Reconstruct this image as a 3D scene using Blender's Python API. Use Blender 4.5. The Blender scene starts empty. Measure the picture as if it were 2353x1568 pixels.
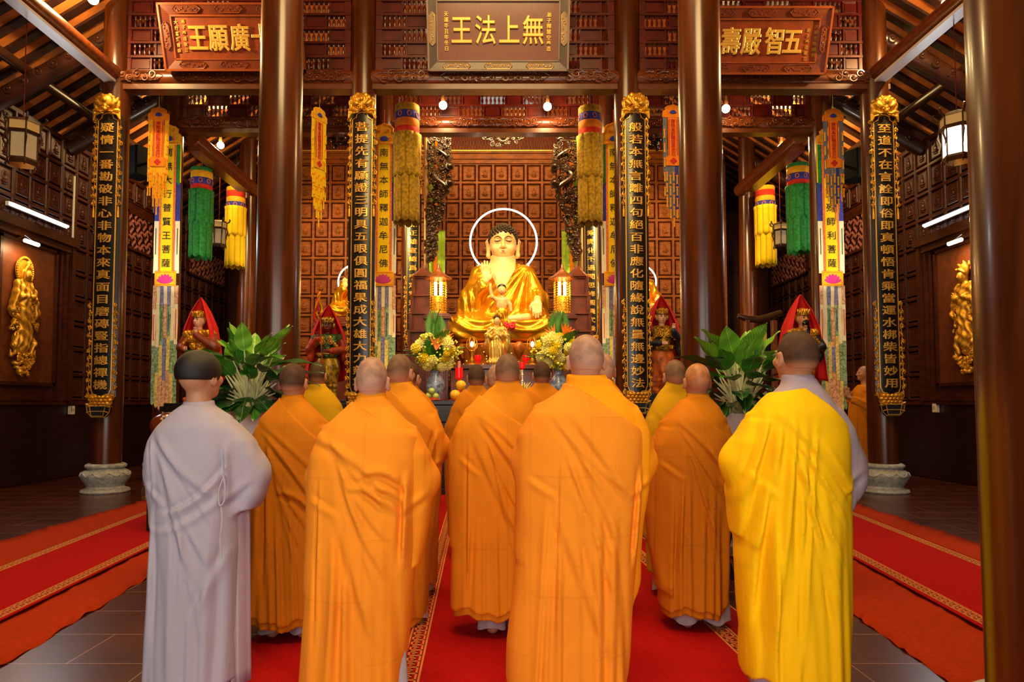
import bpy, math, random
import numpy as np
from mathutils import Matrix, Vector
RND = random.Random(11)
PI = math.pi
SC = bpy.context.scene
COL = SC.collection

# ---------------------------------------------------------------- camera
F_PX, CX, CY, TILT, EYE = 1569.0, 1152.0, 855.0, math.atan(0.0475), 1.37
CO, SI = math.cos(TILT), math.sin(TILT)
cam_data = bpy.data.cameras.new('camera')
cam = bpy.data.objects.new('camera', cam_data)
COL.objects.link(cam)
cam.location = (0, 0, EYE)
cam.rotation_euler = (PI / 2 + TILT, 0, 0)
cam_data.sensor_width = 36.0
cam_data.lens = 36.0 * F_PX / 2353.0
cam_data.shift_x = (1176.5 - CX) / 2353.0
cam_data.shift_y = (CY - 784.0) / 2353.0
cam_data.clip_start = 0.05
cam_data.clip_end = 200
SC.camera = cam

# ---------------------------------------------------------------- world, exposure
world = bpy.data.worlds.new('world')
SC.world = world
world.use_nodes = True
bg = world.node_tree.nodes['Background']
bg.inputs[0].default_value = (1.0, 0.93, 0.86, 1)
bg.inputs[1].default_value = 0.35
vs = SC.view_settings
vs.view_transform = 'Standard'
vs.look = 'None'
vs.exposure = 0.0
vs.gamma = 1.0
vs.use_curve_mapping = False


def light(name, kind, loc, energy, color=(1, 1, 1), target=None, size=0.1, size_y=None, spot=60, blend=0.5):
    d = bpy.data.lights.new(name, kind)
    d.energy = energy
    d.color = color
    if kind == 'AREA':
        d.shape = 'RECTANGLE' if size_y else 'SQUARE'
        d.size = size
        if size_y:
            d.size_y = size_y
    else:
        d.shadow_soft_size = size
    if kind == 'SPOT':
        d.spot_size = math.radians(spot)
        d.spot_blend = blend
    o = bpy.data.objects.new(name, d)
    COL.objects.link(o)
    o.location = loc
    if target is not None:
        v = Vector(target) - Vector(loc)
        o.rotation_euler = v.to_track_quat('-Z', 'Y').to_euler()
    return o


WARM = (1.0, 0.66, 0.27)
WARM2 = (1.0, 0.74, 0.42)
# daylight through the open front doors behind the camera
light('door_daylight', 'AREA', (-0.2, -2.6, 2.3), 305, (1.0, 0.90, 0.80), (-0.1, 6, 1.6), 7.0, 3.6)
# warm fill lights added high in the nave, without fixtures
light('nave_lamp', 'AREA', (-0.1, 5.2, 8.6), 420, WARM, (-0.1, 5.6, 0), 3.0, 3.0)
light('nave_lamp_front', 'AREA', (-0.1, 0.8, 8.0), 430, WARM, (-0.1, 7.5, 4.5), 3.0, 2.0)
# altar spots, plus fill added for the back wall and the front table
light('altar_spot', 'SPOT', (-1.3, 11.4, 6.4), 750, WARM2, (0.0, 16.0, 2.9), 0.12, spot=46)
light('altar_spot_two', 'SPOT', (1.2, 11.4, 6.4), 750, WARM2, (0.1, 16.0, 2.9), 0.12, spot=46)
light('wall_wash', 'AREA', (-0.1, 14.3, 8.3), 330, WARM, (-0.1, 17.6, 5.0), 3.4, 0.4)  # added to warm the back wall, no lamp hangs here
light('altar_front_spot', 'SPOT', (0.0, 8.6, 6.9), 1000, WARM2, (0.0, 11.6, 1.9), 0.15, spot=50)  # added to brighten the flowers and offerings, no fixture
light('side_altar_spot', 'SPOT', (-4.2, 13.2, 6.2), 1100, WARM, (-3.6, 17.0, 4.0), 0.12, spot=90)
light('side_altar_spot_two', 'SPOT', (4.0, 13.2, 6.2), 1100, WARM, (3.5, 17.0, 4.0), 0.12, spot=90)


# added spots without fixtures, brightening the two outer banners
light('banner_spot', 'SPOT', (-5.6, 10.9, 2.9), 150, (1.0, 0.88, 0.62), (-5.93, 12.2, 4.4), 0.08, spot=58)
light('banner_spot_two', 'SPOT', (5.4, 10.9, 2.9), 150, (1.0, 0.88, 0.62), (5.80, 12.2, 4.4), 0.08, spot=58)

# ---------------------------------------------------------------- pixel helpers (photograph pixel -> place)
def W(px, py, Y):
    a = (CY - py) / F_PX
    z = Y * (a * CO + SI) / (CO - a * SI)
    D = Y * CO + z * SI
    return Vector(((px - CX) / F_PX * D, Y, z + EYE))


def FL(px, py, zf=0.0):
    u, a = (px - CX) / F_PX, (CY - py) / F_PX
    t = (zf - EYE) / (SI + a * CO)
    return Vector((u * t, (CO - a * SI) * t, zf))


# ---------------------------------------------------------------- materials
def lin(h):
    h = h.lstrip('#')
    o = []
    for i in (0, 2, 4):
        v = int(h[i:i + 2], 16) / 255.0
        o.append(v / 12.92 if v <= 0.04045 else ((v + 0.055) / 1.055) ** 2.4)
    return tuple(o)


MATS = {}


def mat(name, col, rough=0.5, metal=0.0, coat=0.0, var=0.12, vscale=6.0, stretch=(1, 1, 1), bump=0.0, bscale=40.0,
        emit=None, estr=0.0, trans=0.0, sheen=0.0, sss=0.0, spec=0.5, bstretch=(1, 1, 1), bdist=0.01, wave=0.0):
    if name in MATS:
        return MATS[name]
    m = bpy.data.materials.new(name)
    m.use_nodes = True
    nt = m.node_tree
    N, L = nt.nodes, nt.links
    b = N['Principled BSDF']
    c = lin(col) if isinstance(col, str) else col
    b.inputs['Roughness'].default_value = rough
    b.inputs['Metallic'].default_value = metal
    b.inputs['Coat Weight'].default_value = coat
    b.inputs['Coat Roughness'].default_value = 0.12
    b.inputs['Specular IOR Level'].default_value = spec
    if trans:
        b.inputs['Transmission Weight'].default_value = trans
    if sheen:
        b.inputs['Sheen Weight'].default_value = sheen
        b.inputs['Sheen Roughness'].default_value = 0.4
    if sss:
        b.inputs['Subsurface Weight'].default_value = sss
        b.inputs['Subsurface Radius'].default_value = (0.02, 0.008, 0.004)
        b.inputs['Subsurface Scale'].default_value = 0.4
    if emit is not None:
        e = lin(emit) if isinstance(emit, str) else emit
        b.inputs['Emission Color'].default_value = (*e, 1)
        b.inputs['Emission Strength'].default_value = estr
    tc = N.new('ShaderNodeTexCoord')
    if var > 0:
        mp = N.new('ShaderNodeMapping')
        mp.inputs['Scale'].default_value = stretch
        L.new(tc.outputs['Object'], mp.inputs[0])
        if wave:
            nz = N.new('ShaderNodeTexNoise')
            nz.inputs['Scale'].default_value = vscale
            nz.inputs['Detail'].default_value = 6
            nz.inputs['Distortion'].default_value = wave
        else:
            nz = N.new('ShaderNodeTexNoise')
            nz.inputs['Scale'].default_value = vscale
            nz.inputs['Detail'].default_value = 4
        L.new(mp.outputs[0], nz.inputs['Vector'])
        rp = N.new('ShaderNodeValToRGB')
        rp.color_ramp.elements[0].position = 0.3
        rp.color_ramp.elements[1].position = 0.7
        rp.color_ramp.elements[0].color = (*[max(0, x * (1 - var * 1.5)) for x in c], 1)
        rp.color_ramp.elements[1].color = (*[min(1, x * (1 + var)) for x in c], 1)
        L.new(nz.outputs[0], rp.inputs[0])
        L.new(rp.outputs[0], b.inputs['Base Color'])
    else:
        b.inputs['Base Color'].default_value = (*c, 1)
    if bump > 0:
        mp2 = N.new('ShaderNodeMapping')
        mp2.inputs['Scale'].default_value = bstretch
        L.new(tc.outputs['Object'], mp2.inputs[0])
        n2 = N.new('ShaderNodeTexNoise')
        n2.inputs['Scale'].default_value = bscale
        n2.inputs['Detail'].default_value = 3
        L.new(mp2.outputs[0], n2.inputs['Vector'])
        bp = N.new('ShaderNodeBump')
        bp.inputs['Strength'].default_value = bump
        bp.inputs['Distance'].default_value = bdist
        L.new(n2.outputs[0], bp.inputs['Height'])
        L.new(bp.outputs[0], b.inputs['Normal'])
    MATS[name] = m
    return m


def brick_bump(m, scale, rw, rh, strength, rot=(0, 0, 0), dist=0.004, mortar=0.02, colmix=None):
    """lines of a brick pattern pressed into a material (seams, fretwork); colmix also tints the mortar lines"""
    nt = m.node_tree
    N, L = nt.nodes, nt.links
    b = N['Principled BSDF']
    tc = N.new('ShaderNodeTexCoord')
    mp = N.new('ShaderNodeMapping')
    mp.inputs['Rotation'].default_value = rot
    L.new(tc.outputs['Object'], mp.inputs[0])
    br = N.new('ShaderNodeTexBrick')
    br.inputs['Scale'].default_value = scale
    br.inputs['Brick Width'].default_value = rw
    br.inputs['Row Height'].default_value = rh
    br.inputs['Mortar Size'].default_value = mortar
    br.inputs['Color1'].default_value = (1, 1, 1, 1)
    br.inputs['Color2'].default_value = (1, 1, 1, 1)
    br.inputs['Mortar'].default_value = (0, 0, 0, 1)
    L.new(mp.outputs[0], br.inputs['Vector'])
    bp = N.new('ShaderNodeBump')
    bp.inputs['Strength'].default_value = strength
    bp.inputs['Distance'].default_value = dist
    L.new(br.outputs[0], bp.inputs['Height'])
    old = b.inputs['Normal'].links
    if old:
        L.new(old[0].from_socket, bp.inputs['Normal'])
    L.new(bp.outputs[0], b.inputs['Normal'])
    if colmix is not None:
        mx = N.new('ShaderNodeMix')
        mx.data_type = 'RGBA'
        L.new(br.outputs[0], mx.inputs[0])
        mx.inputs[6].default_value = (*lin(colmix), 1)
        ol = b.inputs['Base Color'].links
        if ol:
            L.new(ol[0].from_socket, mx.inputs[7])
        else:
            mx.inputs[7].default_value = b.inputs['Base Color'].default_value
        L.new(mx.outputs[2], b.inputs['Base Color'])
    return m


M_COLUMN = mat('varnished_column_wood', '#4c2207', 0.26, coat=0.2, var=0.35, vscale=3.0, stretch=(4, 4, 0.35), wave=0.6)
M_WOOD = mat('dark_red_wood', '#4c1f0a', 0.34, coat=0.25, var=0.35, vscale=4.0, stretch=(1, 1, 5), wave=0.5)
M_BEAM = mat('carved_beam_wood', '#66300f', 0.30, coat=0.3, var=0.35, vscale=4.0, stretch=(0.6, 4, 4), wave=0.5)
M_REDWOOD = mat('red_lacquer_wood', '#500f06', 0.38, coat=0.1, var=0.25, vscale=5.0)
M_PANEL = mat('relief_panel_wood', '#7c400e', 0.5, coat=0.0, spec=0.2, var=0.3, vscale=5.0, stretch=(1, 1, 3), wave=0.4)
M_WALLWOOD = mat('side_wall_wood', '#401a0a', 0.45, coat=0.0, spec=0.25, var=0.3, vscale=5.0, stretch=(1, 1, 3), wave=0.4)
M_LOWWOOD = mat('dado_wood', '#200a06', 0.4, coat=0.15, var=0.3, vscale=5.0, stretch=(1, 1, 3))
M_STONE = mat('carved_grey_stone', '#a2a6a6', 0.6, var=0.25, vscale=18.0, bump=0.5, bscale=60)
M_GOLD = mat('gilded_carving', '#d9a02a', 0.36, metal=0.6, var=0.2, vscale=14.0, bump=0.25, bscale=50)
M_GOLDFLAT = mat('gold_paint', '#e0b050', 0.36, metal=0.55, var=0.08, vscale=20.0)
M_BLACKLAC = mat('black_lacquer', '#0c0a08', 0.25, coat=0.4, var=0.0)
M_CARVED = mat('dark_carved_wood', '#3b2412', 0.28, coat=0.4, var=0.35, vscale=9.0)
M_RAFTER = mat('rafter_wood', '#2e150b', 0.45, var=0.3, vscale=5.0, stretch=(1, 4, 4))
M_STRUT = mat('dark_strut_wood', '#34180a', 0.35, coat=0.15, var=0.3, vscale=5)
M_TILEUNDER = mat('terracotta_roof_underside', '#c8742c', 0.7, var=0.3, vscale=2.5, bump=0.2, bscale=12)


# ---------------------------------------------------------------- mesh builder
class MB:
    def __init__(s):
        s.v, s.f, s.mi, s.n = [], [], [], 0

    def add(s, v, f, mi=0):
        v = np.asarray(v, dtype=np.float64).reshape(-1, 3)
        n = s.n
        s.v.append(v)
        s.f.extend([tuple(int(i) + n for i in q) for q in f])
        s.mi.extend([mi] * len(f))
        s.n += len(v)
        return s

    def merge(s, o, M=None):
        for v in [np.concatenate(o.v)] if o.v else []:
            if M is not None:
                A = np.array(M)
                v = v @ A[:3, :3].T + A[:3, 3]
            n = s.n
            s.v.append(v)
            s.f.extend([tuple(i + n for i in q) for q in o.f])
            s.mi.extend(o.mi)
            s.n += len(v)
        return s

    def box(s, x0, x1, y0, y1, z0, z1, mi=0):
        v = [(x, y, z) for x in (x0, x1) for y in (y0, y1) for z in (z0, z1)]
        f = [(0, 1, 3, 2), (4, 6, 7, 5), (0, 4, 5, 1), (2, 3, 7, 6), (0, 2, 6, 4), (1, 5, 7, 3)]
        return s.add(v, f, mi)

    def bbox(s, c, d, M=None, mi=0):
        t = MB().box(-d[0] / 2, d[0] / 2, -d[1] / 2, d[1] / 2, -d[2] / 2, d[2] / 2, mi)
        A = Matrix.Translation(Vector(c))
        if M is not None:
            A = A @ M.to_4x4()
        return s.merge(t, A)

    def lathe(s, prof, n=24, c=(0, 0, 0), mi=0, sx=1.0, sy=1.0, caps=True):
        ang = np.linspace(0, 2 * PI, n, endpoint=False)
        v = []
        for r, z in prof:
            v.append(np.stack([c[0] + sx * r * np.cos(ang), c[1] + sy * r * np.sin(ang), np.full(n, c[2] + z)], 1))
        f = []
        for i in range(len(prof) - 1):
            for j in range(n):
                k = (j + 1) % n
                f.append((i * n + j, i * n + k, (i + 1) * n + k, (i + 1) * n + j))
        if caps:
            f.append(tuple(range(n - 1, -1, -1)))
            m = (len(prof) - 1) * n
            f.append(tuple(range(m, m + n)))
        return s.add(np.concatenate(v), f, mi)

    def tube(s, pts, rad, n=8, mi=0, closed=False, flat=1.0):
        P = [Vector(p) for p in pts]
        m = len(P)
        if not hasattr(rad, '__len__'):
            rad = [rad] * m
        v, f = [], []
        up = None
        for i in range(m):
            a = P[i - 1] if (i > 0 or closed) else P[i]
            b = P[(i + 1) % m] if (i < m - 1 or closed) else P[i]
            t = (b - a)
            t = t.normalized() if t.length > 1e-9 else Vector((0, 0, 1))
            if up is None:
                up = Vector((0, 1, 0)) if abs(t.y) < 0.9 else Vector((1, 0, 0))
            x = t.cross(up)
            x = x.normalized() if x.length > 1e-6 else Vector((1, 0, 0))
            y = x.cross(t).normalized()
            up = y
            for j in range(n):
                q = 2 * PI * j / n
                v.append(P[i] + (x * math.cos(q) + y * (math.sin(q) * flat)) * rad[i])
        for i in range(m if closed else m - 1):
            i2 = (i + 1) % m
            for j in range(n):
                k = (j + 1) % n
                f.append((i * n + j, i * n + k, i2 * n + k, i2 * n + j))
        if not closed:
            f.append(tuple(range(n - 1, -1, -1)))
            f.append(tuple(range((m - 1) * n, m * n)))
        return s.add([tuple(q) for q in v], f, mi)

    def prism(s, poly, y0, y1, mi=0, axis='y'):
        """polygon in (x,z) extruded along y (or in (x,y) along z, or (y,z) along x)"""
        n = len(poly)
        if axis == 'y':
            v = [(x, y0, z) for x, z in poly] + [(x, y1, z) for x, z in poly]
        elif axis == 'z':
            v = [(x, y, y0) for x, y in poly] + [(x, y, y1) for x, y in poly]
        else:
            v = [(y0, x, z) for x, z in poly] + [(y1, x, z) for x, z in poly]
        f = [tuple(range(n)), tuple(range(2 * n - 1, n - 1, -1))]
        for i in range(n):
            j = (i + 1) % n
            f.append((i, i + n, j + n, j))
        return s.add(v, f, mi)

    def sph(s, c, r, n=12, m=8, mi=0, M=None):
        if not hasattr(r, '__len__'):
            r = (r, r, r)
        th = np.linspace(0, PI, m + 1)[1:-1]
        ph = np.linspace(0, 2 * PI, n, endpoint=False)
        v = [np.array([[0, 0, r[2]]])]
        for t in th:
            v.append(np.stack([r[0] * math.sin(t) * np.cos(ph), r[1] * math.sin(t) * np.sin(ph), np.full(n, r[2] * math.cos(t))], 1))
        v.append(np.array([[0, 0, -r[2]]]))
        v = np.concatenate(v)
        if M is not None:
            v = v @ np.array(M)[:3, :3].T
        v = v + np.array(c)
        f = [(0, 1 + j, 1 + (j + 1) % n) for j in range(n)]
        for i in range(len(th) - 1):
            for j in range(n):
                a, b = 1 + i * n + j, 1 + i * n + (j + 1) % n
                f.append((a, a + n, b + n, b))
        e = 1 + (len(th) - 1) * n
        f += [(e + j, len(v) - 1, e + (j + 1) % n) for j in range(n)]
        return s.add(v, f, mi)

    def grid(s, fn, nu, nv, mi=0, closeu=False):
        v = [fn(i / (nu - (0 if closeu else 1)), j / (nv - 1)) for j in range(nv) for i in range(nu)]
        f = []
        for j in range(nv - 1):
            for i in range(nu if closeu else nu - 1):
                k = (i + 1) % nu
                f.append((j * nu + i, j * nu + k, (j + 1) * nu + k, (j + 1) * nu + i))
        return s.add(v, f, mi)

    def spiral(s, c, r, turns=1.6, start=0.0, d=1, th=0.02, n=6, steps=22, y=0.0, mi=0, tail=None):
        pts, rr = [], []
        if tail is not None:
            pts.append((tail[0], y, tail[1]))
            rr.append(th * 0.6)
        for i in range(steps):
            t = i / (steps - 1)
            a = start + d * turns * 2 * PI * t
            q = r * (1 - 0.86 * t)
            pts.append((c[0] + q * math.cos(a), y - th * 0.7 * t, c[1] + q * math.sin(a)))
            rr.append(th * (1 - 0.35 * t))
        s.tube(pts, rr, n, mi)
        return s.sph((c[0], y - th * 0.7, c[1]), th * 1.25, 8, 6, mi)

    def mesh(s, name, mats, smooth=True, angle=38):
        me = bpy.data.meshes.new(name)
        v = np.concatenate(s.v) if s.v else np.zeros((0, 3))
        me.from_pydata([tuple(p) for p in v.tolist()], [], s.f)
        for m in (mats if isinstance(mats, (list, tuple)) else [mats]):
            me.materials.append(m)
        me.polygons.foreach_set('material_index', s.mi)
        if smooth:
            me.polygons.foreach_set('use_smooth', [True] * len(me.polygons))
            me.set_sharp_from_angle(angle=math.radians(angle))
        me.update()
        return me

    def build(s, name, mats, parent=None, smooth=True, angle=38, loc=None, bevel=0.0):
        return put(name, s.mesh(name, mats, smooth, angle), parent, loc, bevel)


def put(name, me, parent=None, loc=None, bevel=0.0):
    o = bpy.data.objects.new(name, me)
    COL.objects.link(o)
    if parent is not None:
        o.parent = parent
    if loc is not None:
        o.location = loc
    if bevel:
        b = o.modifiers.new('bevel', 'BEVEL')
        b.width = bevel
        b.segments = 2
        b.limit_method = 'ANGLE'
    return o


def tag(o, label=None, cat=None, group=None, kind=None):
    if label:
        o['label'] = label
    if cat:
        o['category'] = cat
    if group:
        o['group'] = group
    if kind:
        o['kind'] = kind
    return o


def thing(name, label, cat, loc=(0, 0, 0), group=None, kind=None, rz=0.0, scale=1.0):
    o = bpy.data.objects.new(name, None)
    COL.objects.link(o)
    o.location = loc
    o.rotation_euler = (0, 0, rz)
    o.scale = (scale, scale, scale)
    o.empty_display_size = 0.2
    return tag(o, label, cat, group, kind)


def copy_tree(o, loc=None, label=None, group=None, parent=None, rz=None):
    c = o.copy()
    COL.objects.link(c)
    if parent is not None:
        c.parent = parent
    if loc is not None:
        c.location = loc
    if rz is not None:
        c.rotation_euler = (0, 0, rz)
    if label:
        c['label'] = label
    if group:
        c['group'] = group
    for ch in list(o.children):
        copy_tree(ch, parent=c)
    return c


# ---------------------------------------------------------------- signed distance sculpting -> one continuous mesh
class Sdf:
    def __init__(s, lo, hi, h):
        s.lo, s.h = np.array(lo, float), h
        n = np.ceil((np.array(hi, float) - s.lo) / h).astype(int) + 1
        s.ax = [(s.lo[i] + h * np.arange(n[i])).astype(np.float32) for i in range(3)]
        s.D = np.full(tuple(n), 9.0, np.float32)

    def _sub(s, lo, hi):
        sl = []
        for i in range(3):
            a = max(0, int(math.floor((lo[i] - s.lo[i]) / s.h)))
            b = min(len(s.ax[i]), int(math.ceil((hi[i] - s.lo[i]) / s.h)) + 1)
            if b <= a:
                return None, None
            sl.append(slice(a, b))
        return tuple(sl), (s.ax[0][sl[0]][:, None, None], s.ax[1][sl[1]][None, :, None], s.ax[2][sl[2]][None, None, :])

    def _op(s, lo, hi, fn, k, sub):
        pad = max(k, 0.0) + 2.5 * s.h
        sl, P = s._sub([a - pad for a in lo], [b + pad for b in hi])
        if sl is None:
            return s
        d = fn(*P)
        A = s.D[sl]
        if sub:
            d = -d
            if k > 0:
                q = np.maximum(k - np.abs(A - d), 0) / k
                s.D[sl] = np.maximum(A, d) + q * q * k * 0.25
            else:
                s.D[sl] = np.maximum(A, d)
        elif k > 0:
            q = np.maximum(k - np.abs(A - d), 0) / k
            s.D[sl] = np.minimum(A, d) - q * q * k * 0.25
        else:
            s.D[sl] = np.minimum(A, d)
        return s

    def ell(s, c, r, k=0.0, sub=False, M=None):
        if not hasattr(r, '__len__'):
            r = (r, r, r)
        R = np.array(M)[:3, :3].T if M is not None else None
        e = [max(r)] * 3 if M is not None else r

        def fn(x, y, z):
            x, y, z = x - c[0], y - c[1], z - c[2]
            if R is not None:
                x, y, z = (R[i][0] * x + R[i][1] * y + R[i][2] * z for i in range(3))
            k0 = np.sqrt((x / r[0]) ** 2 + (y / r[1]) ** 2 + (z / r[2]) ** 2)
            k1 = np.sqrt((x / r[0] ** 2) ** 2 + (y / r[1] ** 2) ** 2 + (z / r[2] ** 2) ** 2) + 1e-6
            return k0 * (k0 - 1) / k1
        return s._op([c[i] - e[i] for i in range(3)], [c[i] + e[i] for i in range(3)], fn, k, sub)

    def cap(s, a, b, ra, rb=None, k=0.0, sub=False):
        rb = ra if rb is None else rb
        ba = [b[i] - a[i] for i in range(3)]
        L = sum(q * q for q in ba) + 1e-9
        r = max(ra, rb)

        def fn(x, y, z):
            x, y, z = x - a[0], y - a[1], z - a[2]
            t = np.clip((x * ba[0] + y * ba[1] + z * ba[2]) / L, 0, 1)
            return np.sqrt((x - ba[0] * t) ** 2 + (y - ba[1] * t) ** 2 + (z - ba[2] * t) ** 2) - (ra + (rb - ra) * t)
        return s._op([min(a[i], b[i]) - r for i in range(3)], [max(a[i], b[i]) + r for i in range(3)], fn, k, sub)

    def chain(s, pts, rad, k=0.0):
        for i in range(len(pts) - 1):
            s.cap(pts[i], pts[i + 1], rad[i], rad[i + 1], k)
        return s

    def shape(s, lo, hi, fn, k=0.0, sub=False):
        return s._op(lo, hi, fn, k, sub)

    def disp(s, fn):
        s.D += fn(s.ax[0][:, None, None], s.ax[1][None, :, None], s.ax[2][None, None, :]).astype(np.float32)
        return s

    def cut(s, fn):
        s.D = np.maximum(s.D, fn(s.ax[0][:, None, None], s.ax[1][None, :, None], s.ax[2][None, None, :])).astype(np.float32)
        return s

    def mesh(s, name, m, smooth=1):
        D = s.D
        for i in range(3):   # close the field at the border of its box
            sl = [slice(None)] * 3
            for e in (0, -1):
                sl[i] = e
                D[tuple(sl)] = np.maximum(D[tuple(sl)], s.h)
        ins = D < 0
        n = D.shape
        cnt = np.zeros([q - 1 for q in n], np.int8)
        cor = [(i, j, k) for i in (0, 1) for j in (0, 1) for k in (0, 1)]
        for i, j, k in cor:
            cnt += ins[i:n[0] - 1 + i, j:n[1] - 1 + j, k:n[2] - 1 + k]
        cell = np.argwhere((cnt > 0) & (cnt < 8))
        idx = np.full(cnt.shape, -1, np.int64)
        idx[tuple(cell.T)] = np.arange(len(cell))
        val = {c: D[cell[:, 0] + c[0], cell[:, 1] + c[1], cell[:, 2] + c[2]] for c in cor}
        acc = np.zeros((len(cell), 3))
        num = np.zeros(len(cell))
        for a in cor:
            for ax in range(3):
                if a[ax]:
                    continue
                b = list(a)
                b[ax] = 1
                va, vb = val[a], val[tuple(b)]
                m_ = (va < 0) != (vb < 0)
                t = np.where(m_, va / np.where(m_, va - vb, 1), 0)
                p = np.tile(np.array(a, float), (len(cell), 1))
                p[:, ax] += t
                acc += p * m_[:, None]
                num += m_
        v = s.lo + (cell + acc / num[:, None]) * s.h
        quads = []
        for ax in range(3):
            o = [(1, 2), (2, 0), (0, 1)][ax]
            A = [slice(None)] * 3
            B = [slice(None)] * 3
            A[ax] = slice(0, n[ax] - 1)
            B[ax] = slice(1, n[ax])
            for q in o:
                A[q] = slice(1, n[q] - 1)
                B[q] = slice(1, n[q] - 1)
            ia, ib = ins[tuple(A)], ins[tuple(B)]
            e = np.argwhere(ia != ib)
            fl = ia[tuple(e.T)]
            off = np.zeros(3, int)
            for q in o:
                off[q] = 1
            e = e + off
            u = np.zeros(3, int)
            w = np.zeros(3, int)
            u[o[0]] = 1
            w[o[1]] = 1
            c = [e - u - w, e - w, e, e - u]
            q = np.stack([idx[tuple(k.T)] for k in c], 1)
            q[~fl] = q[~fl][:, ::-1]
            quads.append(q)
        q = np.concatenate(quads)
        for _ in range(smooth):
            s2 = np.zeros_like(v)
            c2 = np.zeros(len(v))
            for a in range(4):
                for b in (1, 3):
                    np.add.at(s2, q[:, a], v[q[:, (a + b) % 4]])
                    np.add.at(c2, q[:, a], 1)
            v = v * 0.45 + 0.55 * s2 / np.maximum(c2, 1)[:, None]
        me = bpy.data.meshes.new(name)
        me.vertices.add(len(v))
        me.vertices.foreach_set('co', v.astype(np.float32).ravel())
        me.loops.add(q.size)
        me.loops.foreach_set('vertex_index', q.astype(np.int32).ravel())
        me.polygons.add(len(q))
        me.polygons.foreach_set('loop_start', np.arange(0, q.size, 4, dtype=np.int32))
        me.polygons.foreach_set('loop_total', np.full(len(q), 4, np.int32))
        me.polygons.foreach_set('use_smooth', [True] * len(q))
        me.update(calc_edges=True)
        me.validate()
        me.materials.append(m)
        return me

    def build(s, name, m, parent=None, smooth=1, loc=None):
        return put(name, s.mesh(name, m, smooth), parent, loc)


def curvy(pts, n=6):
    """Catmull-Rom points through a list"""
    P = [Vector(p) for p in pts]
    P = [2 * P[0] - P[1]] + P + [2 * P[-1] - P[-2]]
    o = []
    for i in range(1, len(P) - 2):
        for k in range(n):
            t = k / n
            a, b, c, d = P[i - 1:i + 3]
            o.append(0.5 * (2 * b + (c - a) * t + (2 * a - 5 * b + 4 * c - d) * t * t + (3 * b - a - 3 * c + d) * t ** 3))
    o.append(P[-2])
    return o


# ---------------------------------------------------------------- lettering
def text_mb(txt, size, depth=0.006, off=0.0, sx=1.0, res=3, bev=0.0):
    """one glyph string as a mesh centred on 0, lying in the x-z plane and facing -y"""
    cu = bpy.data.curves.new('glyph', 'FONT')
    cu.body = txt
    cu.size = size
    cu.extrude = depth / 2
    cu.offset = off
    cu.bevel_depth = bev
    cu.bevel_resolution = 1
    cu.resolution_u = res
    cu.align_x = 'CENTER'
    o = bpy.data.objects.new('glyph', cu)
    COL.objects.link(o)
    me = o.to_mesh()
    v = np.zeros(len(me.vertices) * 3)
    me.vertices.foreach_get('co', v)
    v = v.reshape(-1, 3)
    f = [tuple(p.vertices) for p in me.polygons]
    o.to_mesh_clear()
    bpy.data.objects.remove(o)
    bpy.data.curves.remove(cu)
    mb = MB()
    if len(v):
        lo, hi = v.min(0), v.max(0)
        c = (lo + hi) / 2
        q = np.stack([(v[:, 0] - c[0]) * sx, -v[:, 2], v[:, 1] - size * 0.36], 1)
        mb.add(q, f)
    return mb


def T(x=0, y=0, z=0):
    return Matrix.Translation((x, y, z))


def RZ(a):
    return Matrix.Rotation(a, 4, 'Z')


def RX(a):
    return Matrix.Rotation(a, 4, 'X')


def RY(a):
    return Matrix.Rotation(a, 4, 'Y')


def SCL(x, y=None, z=None):
    return Matrix.Diagonal((x, y if y is not None else x, z if z is not None else x, 1))
# ================================================================ the hall
X0, HB, OB, CR = -0.10, 2.117, 6.09, 0.2125
R1, R2, R3, R4, RB, RA = 6.8, 10.75, 12.6, 16.4, 17.6, 20.2
WX = 8.05
XL, XR = X0 - WX, X0 + WX


def struct(o, label, cat):
    return tag(o, label, cat, kind='structure')


# floor: dark polished tiles with pale joints
m = mat('floor_tiles', '#43190b', 0.27, coat=0.0, var=0.25, vscale=2.0, bump=0.05, bscale=90, spec=0.5)
brick_bump(m, 1.0, 0.92, 0.46, 0.5, dist=0.003, mortar=0.004, colmix='#8a6a58')
struct(MB().box(XL - 0.3, XR + 0.3, -3.2, RA + 0.3, -0.2, 0).build('floor', m), 'dark brown polished tile floor with pale joints', 'floor')

# roof: terracotta underside on two slopes
ZE, SL = 6.42, 0.62


def roofz(x):
    return ZE + (WX - abs(x - X0)) * SL


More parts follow.
